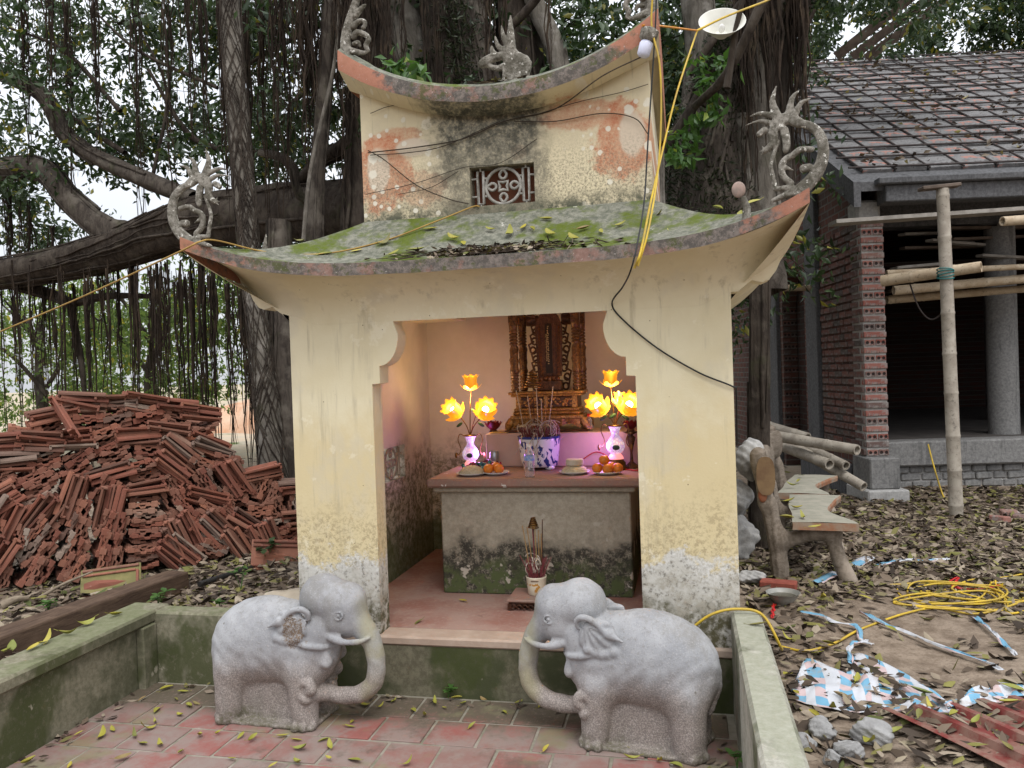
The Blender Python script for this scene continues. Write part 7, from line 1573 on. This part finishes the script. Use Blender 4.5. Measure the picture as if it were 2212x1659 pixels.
for t_ in np.linspace(0, 1.6, 14): P.append([tuple(A_+ev*t_+eu*u_+Vector((0, 0, h_+0.012+0.004*math.sin(t_*5+u_*3)+0.03*max(0, u_-0.6)))) for u_, h_ in prof])
m_.grid(P); o = m_.build('corrugated_sheet', mat_redsheet(), None); sd_ = o.modifiers.new('s', 'SOLIDIFY'); sd_.thickness = 0.002; bake(o); tag(o, 'rusty red corrugated roofing sheet lying on the ground', 'sheet')
# blue-white-pink tarpaulin
def mat_tarp():
    g = G('striped_tarpaulin', 0.55, 0.3); g._tc = None; tc = g.n('ShaderNodeTexCoord'); uv = tc.outputs['UV']; u, v, _ = g.xyz(uv); P = g.obj()
    def sq(x, ph): return g.sm(g.m('SINE', g.m('ADD', g.m('MULTIPLY', x, 28.0), ph)), -0.05, 0.05)
    a, b = sq(u, 0.0), sq(v, 0.4); c = g.mix(g.m('MULTIPLY', a, b), (0.50, 0.515, 0.545), (0.15, 0.34, 0.48)); c = g.mix(g.m('MULTIPLY', g.m('MULTIPLY', a, g.m('SUBTRACT', 1.0, b)), 0.8), c, (0.50, 0.35, 0.34))
    wv = g.noise(300, 2, 0.5, P); c = g.mix(g.sm(g.noise(9, 5, 0.7, P), 0.52, 0.7, 0, 0.6), c, (0.34, 0.27, 0.21)); g.bump(wv, 0.25, 0.003); return g.done(c)
TARP = mat_tarp()
def cloth(name, label, L1, L2, n_=60, m__=26, amp=0.03, seed=0, uvs=(1.0, 0.35)):
    rs = np.random.default_rng(seed); ph = rs.uniform(0, 6, 8); a = spline(L1, 8); b = spline(L2, 8); ta = np.linspace(0, len(a)-1, n_+1); V = []; uv = []
    for i in range(n_+1):
        pa = np.array([np.interp(ta[i], range(len(a)), [q[k] for q in a]) for k in range(3)]); pb = np.array([np.interp(ta[i]/(len(a)-1)*(len(b)-1), range(len(b)), [q[k] for q in b]) for k in range(3)])
        for j in range(m__+1):
            v = j/m__; p = pa+(pb-pa)*v; u = i/n_; wr = math.sin(u*23+v*4+ph[0])*0.5+math.sin(u*11-v*9+ph[1])*0.6+math.sin(v*13+u*5+ph[2])*0.6+abs(math.sin(u*31+v*17+ph[3]))*0.5
            e = min(v, 1-v)*4; e = min(1, e); q = 0.0; V.append((p[0]+amp*0.35*math.sin(u*19+v*8+ph[4]), p[1]+amp*0.3*math.sin(v*15+u*9+ph[5]), p[2]+0.01+amp*max(-0.15, wr*0.55)*(0.35+0.65*e)+q)); uv.append((u*uvs[0], v*uvs[1]))
    F = np.array([(i*(m__+1)+j, (i+1)*(m__+1)+j, (i+1)*(m__+1)+j+1, i*(m__+1)+j+1) for i in range(n_) for j in range(m__)]); me_ = raw_mesh(name, V, F, True); ul = me_.uv_layers.new(name='UVMap'); lv = np.empty(len(me_.loops), np.int32); me_.loops.foreach_get('vertex_index', lv); ul.data.foreach_set('uv', np.array(uv)[lv].ravel().astype(np.float32))
    o = mk(name, me_, TARP); s_ = o.modifiers.new('s', 'SOLIDIFY'); s_.thickness = 0.0015; return tag(o, label, 'tarpaulin', 'torn tarpaulin pieces')
def gl(pts, dz=0.0): return [tuple(gpt(*p)+Vector((0, 0, dz))) for p in pts]
cloth('tarpaulin', 'main crumpled blue, white and pink tarpaulin piece near the low wall', gl([(1712, 1480), (1745, 1425), (1830, 1455), (1850, 1418), (1920, 1445), (1990, 1480), (2065, 1530)]), gl([(1715, 1515), (1780, 1535), (1850, 1548), (1900, 1545), (1960, 1540), (2020, 1545), (2055, 1550)]), amp=0.026, seed=3, uvs=(1.6, 0.8))
cloth('tarpaulin', 'tarpaulin fold running toward the red sheet', gl([(2040, 1530), (2080, 1505), (2130, 1485), (2180, 1480), (2230, 1490)]), gl([(2050, 1545), (2100, 1530), (2150, 1525), (2190, 1520), (2230, 1525)]), 30, 14, 0.024, 4, (0.9, 0.4))
def ribbon(label, pts, w_, seed, dz=0.012):
    P_ = gl(pts, dz); a = []; b = []; rs = random.Random(seed)
    for k, p in enumerate(P_):
        d = Vector(P_[min(k+1, len(P_)-1)])-Vector(P_[max(k-1, 0)]); d.z = 0; n_ = Vector((-d.y, d.x, 0)).normalized()*w_*rs.uniform(0.25, 0.6); a.append(tuple(Vector(p)+n_)); b.append(tuple(Vector(p)-n_))
    return cloth('tarpaulin_strip', label, a, b, 40, 5, 0.014, seed, (0.42, 0.12))
ribbon('torn tarpaulin strip twisted beside the bench legs', [(1765, 1268), (1810, 1245), (1850, 1228), (1878, 1212)], 0.10, 11, 0.02); ribbon('pinkish strip of tarpaulin in the litter beyond the bench', [(1895, 1228), (1950, 1216), (2000, 1218), (2050, 1214)], 0.07, 12); ribbon('tarpaulin strip looping below the metal bowl', [(1730, 1330), (1775, 1338), (1800, 1352), (1850, 1362), (1860, 1390), (1885, 1402)], 0.035, 13)
ribbon('long twisted tarpaulin strip crossing the sand', [(1860, 1330), (1900, 1352), (1960, 1375), (2030, 1405), (2090, 1425), (2140, 1445), (2165, 1458)], 0.03, 14); ribbon('blue and white strip beside the cord tangle', [(2108, 1342), (2140, 1370), (2170, 1400), (2195, 1425)], 0.03, 15); ribbon('curled strip end standing off the main tarpaulin', [(1840, 1455), (1835, 1425), (1845, 1410), (1875, 1405)], 0.03, 16, 0.04)
for lab, pts in (('red plastic tape by the cord tangle', [(2040, 1270), (2070, 1255), (2060, 1275), (2110, 1280), (2160, 1272)]), ('short red plastic strip under the metal bowl', [(1668, 1345), (1672, 1312)])):
    o = ribbon(lab, pts, 0.02, 17); o.data.materials.clear(); o.data.materials.append(bpy.data.materials['red_plastic']); o.name = 'plastic_strip'; o['category'] = 'plastic'; del o['group']
# cords
YEL = simple('yellow_cord', (0.60, 0.41, 0.03), (0.36, 0.25, 0.05), 7, 0.5, 0.05); BLK = simple('black_cable', (0.008, 0.008, 0.008), (0.02, 0.02, 0.02), 8, 0.5, 0); ORC = simple('orange_cord', (0.60, 0.20, 0.03), (0.6, 0.3, 0.04), 6, 0.5, 0)
pts = [tuple(at(1390, 1285, 4.6)), tuple(at(1440, 1380, 4.2)), (0.05, 4.0, 0.36), (0.13, 3.93, 0.50), (0.235, 3.93, 0.535), (0.33, 3.95, 0.52)]
pts = [(-0.12, 3.94, 0.30), (0.0, 3.92, 0.42), (0.10, 3.91, 0.50), (0.22, 3.93, 0.525), (0.34, 3.93, 0.50), (0.42, 3.92, 0.35)]+gl([(1690, 1402), (1740, 1411), (1800, 1395), (1850, 1368), (1900, 1348), (1960, 1328), (2020, 1318), (2100, 1330), (2160, 1320), (2230, 1295)], 0.012)
m_ = MB(); m_.tube(spline(pts, 8), 0.007, 6); tag(m_.build('yellow_cord', YEL, None, smooth=True), 'yellow electric cord running from the shrine over the low wall to the sand', 'cord')
random.seed(91); tg = []; cx0 = gpt(2080, 1300)
cxx, cyy = cx0.x-0.15, cx0.y
for k in range(46):                                          # loose loops that wander to the right and back
    if k % 9 == 0: cxx, cyy, rx, ry = cx0.x+random.uniform(-0.22, 0.55), cx0.y+random.uniform(-0.22, 0.25), random.uniform(0.10, 0.42), random.uniform(0.06, 0.26)
    a = k*1.15*(1 if (k//9) % 2 else -1); tg.append((cxx+rx*math.cos(a)+random.uniform(-.07, .07), cyy+ry*math.sin(a)+random.uniform(-.06, .06), float(ground_z(cxx, cyy))+0.012+0.010*(k % 5)))
tg = gl([(2212+60, 1235)], 0.02)+gl([(2190, 1250), (2150, 1262)], 0.02)+tg+gl([(2180, 1330), (2240, 1318)], 0.015)
m_ = MB(); m_.tube(spline(tg, 7), 0.0065, 6); tag(m_.build('yellow_cord', YEL, None, smooth=True), 'tangled heap of yellow electric cord on the sand', 'cord')
m_ = MB(); m_.tube(spline([tuple(at(2005, 960, 9.9)), tuple(at(2018, 1010, 9.7)), tuple(gpt(2040, 1080)+Vector((0, 0, .02))), tuple(gpt(2070, 1110)+Vector((0, 0, .01)))], 6), 0.009, 6); tag(m_.build('yellow_cord', YEL, None, smooth=True), 'thin yellow cord hanging down the hall plinth by the bamboo post', 'cord')
# overhead cords and lamps
def cord(name, label, pts, r_, mat): m_ = MB(); m_.tube(spline([tuple(p) for p in pts], 8), r_, 6); return tag(m_.build(name, mat, None, smooth=True), label, 'cord')
kn = at(1506, 66, 5.2)
cord('overhead_cord', 'yellow cord sloping from the tree knot down to the shrine eave', [kn, at(1462, 200, 4.8), at(1430, 330, 4.4), at(1405, 440, 4.0), at(1385, 540, 3.63), at(1370, 580, 3.62)], 0.006, YEL); cord('overhead_cord', 'yellow cord stretched from the knot to the upper branches', [kn, at(1570, 35, 5.4), at(1660, 0, 5.8), at(1720, -30, 6.2)], 0.007, YEL)
cord('overhead_cord', 'orange cord tied across to the upper roof tip', [at(1388, 55, 4.03), at(1425, 56, 4.3), kn], 0.006, ORC)
cord('overhead_cord', 'thin yellow cord hanging beside the upper wall', [at(1410, -20, 4.0), at(1408, 60, 4.0), at(1425, 140, 3.98), at(1428, 260, 3.96), at(1420, 380, 3.9), at(1400, 500, 3.66), at(1378, 575, 3.62)], 0.005, YEL)
cord('black_cable', 'black cable dropping past the eave and across the right pillar', [at(1418, -20, 4.0), at(1415, 70, 4.0), at(1400, 300, 3.98), at(1392, 430, 3.9), at(1378, 520, 3.64), at(1362, 585, 3.60), at(1345, 620, 3.80), at(1322, 655, 3.955), at(1345, 690, 3.958), at(1420, 752, 3.958), at(1510, 805, 3.958), at(1583, 835, 3.958), at(1590, 850, 4.0), at(1592, 960, 4.1)], 0.0042, BLK)
cord('overhead_cord', 'ochre cord laid over the mossy roof from the left dragon finial', [at(-20, 725, 4.2), at(180, 640, 3.9), at(383, 546, 3.43), at(432, 522, 3.46), at(470, 520, 3.55), at(580, 545, 3.75), at(700, 548, 3.85), at(830, 520, 4.0), at(950, 475, 4.12), at(1020, 447, 4.19), at(1036, 446, 4.19)], 0.0045, simple('ochre_cord', (0.40, 0.26, 0.07), (0.30, 0.18, 0.05), 10, 0.7))
VINE = simple('dry_vine', (0.035, 0.025, 0.02), (0.06, 0.045, 0.03), 20, 0.9)
for k, pts in enumerate(([(795, 330), (900, 318), (1000, 300), (1090, 262), (1200, 235), (1300, 165), (1392, 120)], [(800, 335), (880, 330), (960, 315), (1080, 262)], [(795, 325), (830, 345), (900, 400), (970, 430), (1012, 440)], [(790, 420), (900, 395), (1000, 362), (1080, 352), (1160, 300)], [(1110, 262), (1200, 262), (1300, 245), (1370, 255), (1400, 290)], [(800, 245), (850, 228), (950, 225), (1060, 245)], [(1150, 250), (1250, 220), (1340, 200), (1400, 182)], [(860, 420), (930, 405), (990, 370)])):
    m_ = MB(); m_.tube(spline([tuple(at(x, y_, 4.185 if not (y_ < 170) else 4.03)) for x, y_ in pts], 6), (0.0035, 0.0025, 0.003, 0.002, 0.0028, 0.002, 0.002, 0.002)[k], 5); tag(m_.build('dry_vine', VINE, None, smooth=True), ['double dark vine sagging across the whole upper wall', 'thin vine doubling the dark one left of the mould streak', 'vine curling down to the lower corner of the pierced vent', 'faint vine rising to the top edge of the vent', 'vine arching over the salmon patch by the bulb side', 'short vine under the upper roof beside the ridge dragon', 'thin vine rising to the bulb', 'hairline vine left of the vent'][k], 'vine')
bp = at(1398, 88, 4.02); bl_ = empty('led_bulb', bp, 'white bulb hanging from the tip of the upper roof', 'bulb'); bl_.rotation_euler = (0, R(18), 0)
MB().lathe([(0.0, -0.085), (0.022, -0.082), (0.032, -0.07), (0.034, -0.02), (0.030, -0.008), (0.02, 0.0)], 20).build('globe', simple('milky_plastic', (0.62, 0.64, 0.80), (0.66, 0.68, 0.82), 4, 0.3, 0), bl_, smooth=True, world=False); MB().lathe([(0.03, -0.004), (0.044, 0.01), (0.046, 0.05), (0.03, 0.06), (0, 0.06)], 20).build('socket', FINIAL, bl_, smooth=True, world=False)
lp = at(1560, 45, 6.0); ls = empty('yard_lamp', lp, 'white dish lamp shade fixed among the banyan branches', 'lamp'); ls.rotation_euler = (R(-126), R(5), 0)
MB().lathe([(0.045, 0.12), (0.06, 0.10), (0.10, 0.07), (0.165, 0.0), (0.17, 0.0), (0.16, 0.004), (0.095, 0.075), (0.05, 0.11)], 32).build('shade', simple('white_enamel', (0.70, 0.69, 0.62), (0.62, 0.61, 0.54), 6, 0.4, 0), ls, smooth=True, world=False); MB().ell((0, 0, 0.06), (0.025, 0.025, 0.035), 12, 8).build('bulb', PLATE, ls, smooth=True, world=False)
limb('branch', [at(1570, 190, 6.1), at(1590, 60, 6.05), at(1615, -40, 6.0)], [0.03, 0.022, 0.018], BARKD, BT, seed=80, n=8); limb('branch', [at(1500, 230, 6.6), at(1570, 160, 6.3), at(1640, 20, 6.2), at(1665, -30, 6.2)], [0.03, 0.035, 0.04, 0.04], BARKD, BT, seed=81, n=8)
# ================================================================ fallen leaves
def mat_fallen(name, stops, rough=0.6):
    g = G(name, rough, 0.3); r = g.isl() if 'litter' in name else g.rnd(); c = g.ramp(r, stops); g.bump(g.noise(40, 3, 0.6), 0.15, 0.003); return g.done(c)
LIT = mat_fallen('litter_leaf', [(0.0, (0.03, 0.021, 0.014)), (0.3, (0.075, 0.053, 0.036)), (0.55, (0.16, 0.12, 0.085)), (0.76, (0.31, 0.255, 0.19)), (0.86, (0.13, 0.115, 0.04)), (0.94, (0.20, 0.185, 0.05)), (1.0, (0.07, 0.085, 0.025))], 0.75)
FALL = mat_fallen('fallen_leaf', [(0.0, (0.30, 0.27, 0.04)), (0.35, (0.21, 0.22, 0.045)), (0.65, (0.38, 0.31, 0.05)), (0.85, (0.13, 0.16, 0.035)), (1.0, (0.22, 0.15, 0.06))], 0.5)
rg = np.random.default_rng(2024)
def litter(name, label, C, A, size, up_bias=0.5):
    n = len(C); A = unit(A); U = unit(np.cross(A, [0, 0, 1.0])+rg.normal(size=(n, 3))*0.35); W = np.cross(A, U); s_ = size*rg.uniform(0.6, 1.3, n)[:, None]; asp = rg.uniform(0.32, 0.5, n)[:, None]; cu = rg.uniform(-0.1, 0.45, n)[:, None]
    V = np.stack([C-A*s_*0.5+W*s_*cu*0.25, C-A*s_*0.1+U*s_*asp*0.5+W*s_*cu*0.35, C-A*s_*0.05, C-A*s_*0.1-U*s_*asp*0.5+W*s_*cu*0.35, C+A*s_*0.25+U*s_*asp*0.3+W*s_*cu*0.3, C+A*s_*0.25-U*s_*asp*0.3+W*s_*cu*0.3, C+A*s_*0.5+W*s_*cu*0.3], 1).reshape(-1, 3)
    b = np.arange(n)[:, None]*7; F = np.concatenate([b+[[0, 2, 1]], b+[[0, 3, 2]], b+[[1, 2, 4]], b+[[2, 3, 5]], b+[[2, 6, 4]], b+[[2, 5, 6]]], 1).reshape(-1, 3)
    o = mk(name, raw_mesh(name, V, F, False), LIT); return tag(o, label, 'leaf litter', kind='stuff')
def ground_leaves(n, x0, x1, y0, y1, dens, size=0.085, lift=0.03):
    p = rg.uniform([x0, y0], [x1, y1], (n, 2)); k = rg.uniform(size=n) < dens(p[:, 0], p[:, 1]); p = p[k]; C = np.c_[p, ground_z(p[:, 0], p[:, 1])+0.008+rg.uniform(0, lift, len(p))]; A = rg.normal(size=(len(p), 3))*[1, 1, 0.28]; return C, A
def dens_r(x, y):
    sand = np.exp(-(((x-1.35)/0.75)**2+((y-4.7)/0.85)**2)*1.0); d = 0.95-0.92*np.clip(sand*1.35, 0, 1)+0.06*np.sin(x*5+y*3); d = np.where(y < 3.9, np.minimum(d, 0.55), d); d = np.where((x < 0.36), 0, d); return d
C1, A1_ = ground_leaves(9000, 0.36, 3.2, 2.6, 6.6, dens_r, 0.085, 0.02); C2, A2_ = ground_leaves(15000, 0.3, 6.5, 6.0, 10.2, lambda x, y: np.where((x < 0.4), 0.4, 0.95), 0.085, 0.03)
litter('leaf_litter', 'brown and yellow fallen leaves carpeting the ground before the hall', np.r_[C1, C2], np.r_[A1_, A2_], 0.10)
C3, A3_ = ground_leaves(9000, -5.2, -2.12, 3.0, 6.6, lambda x, y: np.where((x > -3.26) & (y < 4.1), 0, 0.95), 0.085, 0.035)
litter('leaf_litter', 'dry brown leaves covering the soil behind the mossy wall', C3, A3_, 0.09)
C4, A4_ = ground_leaves(5000, -9, 3, 6.4, 13, lambda x, y: np.where((x > 1.9) & (y > 9), 0, 0.5), 0.09, 0.03); litter('leaf_litter', 'scattered dry leaves under the banyan', C4, A4_, 0.09)
# debris strip in the hollow of the lower roof
def roof_z(u, y):
    v = (y-3.70)/0.5; return 2.215+TH+0.305*max(0, v)**1.45
n_ = 420; uu = rg.normal(0.02, 0.22, n_); yy = rg.uniform(3.72, 3.86, n_); C5 = np.array([(sx(a), b, roof_z(a, b)+0.006+rg.uniform(0, 0.018)) for a, b in zip(uu, yy)]); litter('roof_debris', 'dark strip of rotting leaves and twigs along the lower eave', C5, rg.normal(size=(n_, 3))*[1, 0.5, 0.2], 0.05)
tw = MB(); rs = random.Random(8)
for k in range(90):
    u = rs.gauss(0.02, 0.22); y = rs.uniform(3.72, 3.86); p = Vector((sx(u), y, roof_z(u, y)+0.012)); d = Vector((rs.uniform(-1, 1), rs.uniform(-.3, .3), rs.uniform(-.1, .15))).normalized()*rs.uniform(0.02, 0.07); tw.tube([p-d, p+d], rs.uniform(0.0015, 0.004), 4)
tag(tw.build('roof_twigs', VINE, None), 'small dry twigs caught along the lower eave', 'twigs', kind='stuff')
n_ = 60; C6 = np.c_[sx(rg.normal(-0.02, 0.12, n_)), rg.uniform(4.08, 4.2, n_), np.full(n_, 3.262)]; litter('roof_debris', 'few dry leaves lodged on the upper ridge', C6, rg.normal(size=(n_, 3))*[1, 0.6, 0.1], 0.06)
# larger leaves that can be told apart, each an object
def leaf_me(seed):
    rs = random.Random(seed); L, w, cu, fo = 0.085, rs.uniform(0.026, 0.044), rs.uniform(-0.6, 1.1), rs.uniform(0.1, 1.1); P = []
    for t in np.linspace(0, 1, 7):
        ww = w/2*math.sin(math.pi*min(1, t*0.93+0.03))**0.8; z = abs(cu)*L*0.5*(t-0.5)**2*1.6+max(0, cu-0.5)*L*0.6*t**3; P.append([((t-0.5)*L, q*ww*(1-0.25*min(1, fo))+0.006*math.sin(t*3+seed), z+abs(q)*ww*fo) for q in (-1, 0, 1)])
    m_ = MB(); m_.grid(P); m_.tube([(-0.5*L, 0, cu*L*0.2), (-0.5*L-0.022, 0.004, cu*L*0.2+0.006)], 0.0012, 4); return m_.mesh('fallen_leaf', True)
lms = [leaf_me(k) for k in range(14)]
for me_ in lms: me_.materials.append(FALL)
def fallen(p, label, group, s_=1.0, nrm=None):
    o = link(bpy.data.objects.new('fallen_leaf', lms[random.randrange(14)])); o.location = p; q = random.uniform(0, 6.28); o.rotation_euler = (random.uniform(-.25, .25), random.uniform(-.25, .25), q); o.scale = (s_,)*3
    if nrm is not None: o.rotation_euler = (Vector(nrm).to_track_quat('Z', 'Y') @ Matrix.Rotation(q, 3, 'Z').to_quaternion()).to_euler()
    return tag(o, label, 'leaf', group)
random.seed(99)
def fl(px_, py_, z): d = fw+rt2*((px_-1106)/1700)-up2*((py_-829.5)/1700); return CAM+d*((z-CAM.z)/d.z)
for px_, py_ in ((395, 1495), (380, 1512), (360, 1488), (410, 1525), (307, 1510), (340, 1535), (390, 1545), (335, 1560), (425, 1520), (480, 1555), (170, 1585), (220, 1590), (245, 1575), (290, 1590), (265, 1640), (310, 1605), (345, 1610), (390, 1625), (318, 1575), (60, 1648), (430, 1590), (470, 1585), (520, 1590), (545, 1598), (500, 1640), (610, 1590), (640, 1600), (650, 1620), (700, 1600), (715, 1612), (755, 1570), (760, 1560), (640, 1650), (820, 1528), (790, 1525), (850, 1515), (895, 1535), (915, 1548), (960, 1530), (1000, 1520), (1020, 1570), (1090, 1540), (1170, 1525), (1205, 1515), (1240, 1540), (1015, 1498), (940, 1520), (985, 1508), (1045, 1512), (1120, 1518), (1180, 1620), (1365, 1640), (1380, 1625), (1425, 1645), (1460, 1655), (1540, 1590), (1555, 1625), (1530, 1530), (710, 1640), (765, 1642), (590, 1655), (150, 1655), (880, 1650)):
    p = fl(px_, py_, 0.012); fallen((p.x, p.y, 0.014), 'yellow-green leaf fallen on the courtyard tiles', 'leaves on the courtyard tiles', random.uniform(.5, 1.0))
for px_, py_ in ((100, 1388), (145, 1372), (15, 1410), (30, 1402), (185, 1350), (75, 1400), (250, 1330)): p = fl(px_, py_, 0.42); fallen((p.x, p.y, 0.424), 'yellow-green leaf lying on the mossy wall cap', 'leaves on the wall cap', 1.15)
for px_, py_ in ((500, 548), (545, 550), (580, 552), (650, 528), (700, 556), (770, 545), (640, 545), (830, 530), (850, 552), (900, 545), (980, 520), (1000, 530), (1060, 500), (1100, 510), (1130, 495), (1150, 500), (1190, 510), (1240, 520), (1260, 500), (1300, 505), (1340, 492), (1420, 470), (1550, 455), (1600, 470), (1630, 440), (1450, 500), (930, 500), (1180, 480)):
    d = fw+rt2*((px_-1106)/1700)-up2*((py_-829.5)/1700); best = None
    for y_ in np.linspace(3.66, 4.19, 60):
        p = CAM+d*(y_/d.y); u = p.x-XC; t = min(1, abs(u)/1.46); e, lift = eave(0, max(-1, min(1, u/1.46))); v = max(0, min(1, (y_-e.y)/(4.2-e.y))); zz = 2.215+TH+0.006*t*t+lift*(1-v)**3+0.305*v**1.45
        if best is None or abs(p.z-zz) < best[0]: best = (abs(p.z-zz), p.x, y_, zz)
    fallen((best[1], best[2], best[3]+0.012), 'yellow leaf resting on the mossy lower roof', 'leaves on the lower roof', random.uniform(.7, 1.05), (0, -0.45, 0.9))
for px_, py_ in ((905, 1345), (1000, 1300)): p = fl(px_, py_, ZS); fallen((p.x, p.y, ZS+0.006), 'curled dark leaf on the red shrine floor', 'leaves on the shrine floor', 0.8)
for px_, py_ in ((1790, 1402), (1770, 1420), (1700, 1470), (1850, 1478), (1990, 1510), (1760, 1560), (1800, 1545), (2010, 1555), (2060, 1572), (2110, 1590), (2175, 1648), (1985, 1570), (2180, 1545), (1700, 1390), (1820, 1520), (1960, 1540), (1720, 1510), (1880, 1620), (1930, 1600), (2000, 1350), (1925, 1370), (2190, 1500), (1870, 1300), (1780, 1300)):
    p = gpt(px_, py_); zz = p.z+(0.055 if p.x > 0.8 and p.y < 3.75 else 0.03); fallen((p.x, p.y, zz), 'large yellowing leaf on the sand and rubbish beside the low wall', 'big leaves on the right-hand ground', random.uniform(.7, 1.1))
for px_, py_ in ((1705, 1085), (1720, 1100), (1735, 1120), (1700, 1120), (1760, 1140), (1725, 1040), (1710, 1050), (1730, 1028)): p = fl(px_, py_, 0.585); fallen((p.x, p.y, 0.592), 'dry leaf lying on a cement bench seat', 'leaves on the benches', 1.1)
p = fl(1648, 1352, 0.5); fallen((p.x-0.02, p.y, 0.507), 'yellow leaf on top of the pale grey low wall', 'leaves on the grey wall', 1.0)

# dry leaves and grit gathered in the corners of the courtyard
n_ = 150; e_ = rg.uniform(size=n_); xs_ = np.where(e_ < 0.45, rg.uniform(-2.95, 0.15, n_), np.where(e_ < 0.75, -3.02+np.abs(rg.normal(0, 0.06, n_)), 0.18-np.abs(rg.normal(0, 0.07, n_)))); ys_ = np.where(e_ < 0.45, 3.93-np.abs(rg.normal(0, 0.05, n_)), rg.uniform(2.4, 3.9, n_))
C7 = np.c_[xs_, ys_, 0.012+rg.uniform(0, 0.012, n_)]; litter('corner_litter', 'small dry leaves gathered along the step and wall bases of the courtyard', C7, rg.normal(size=(n_, 3))*[1, 1, 0.25], 0.055)
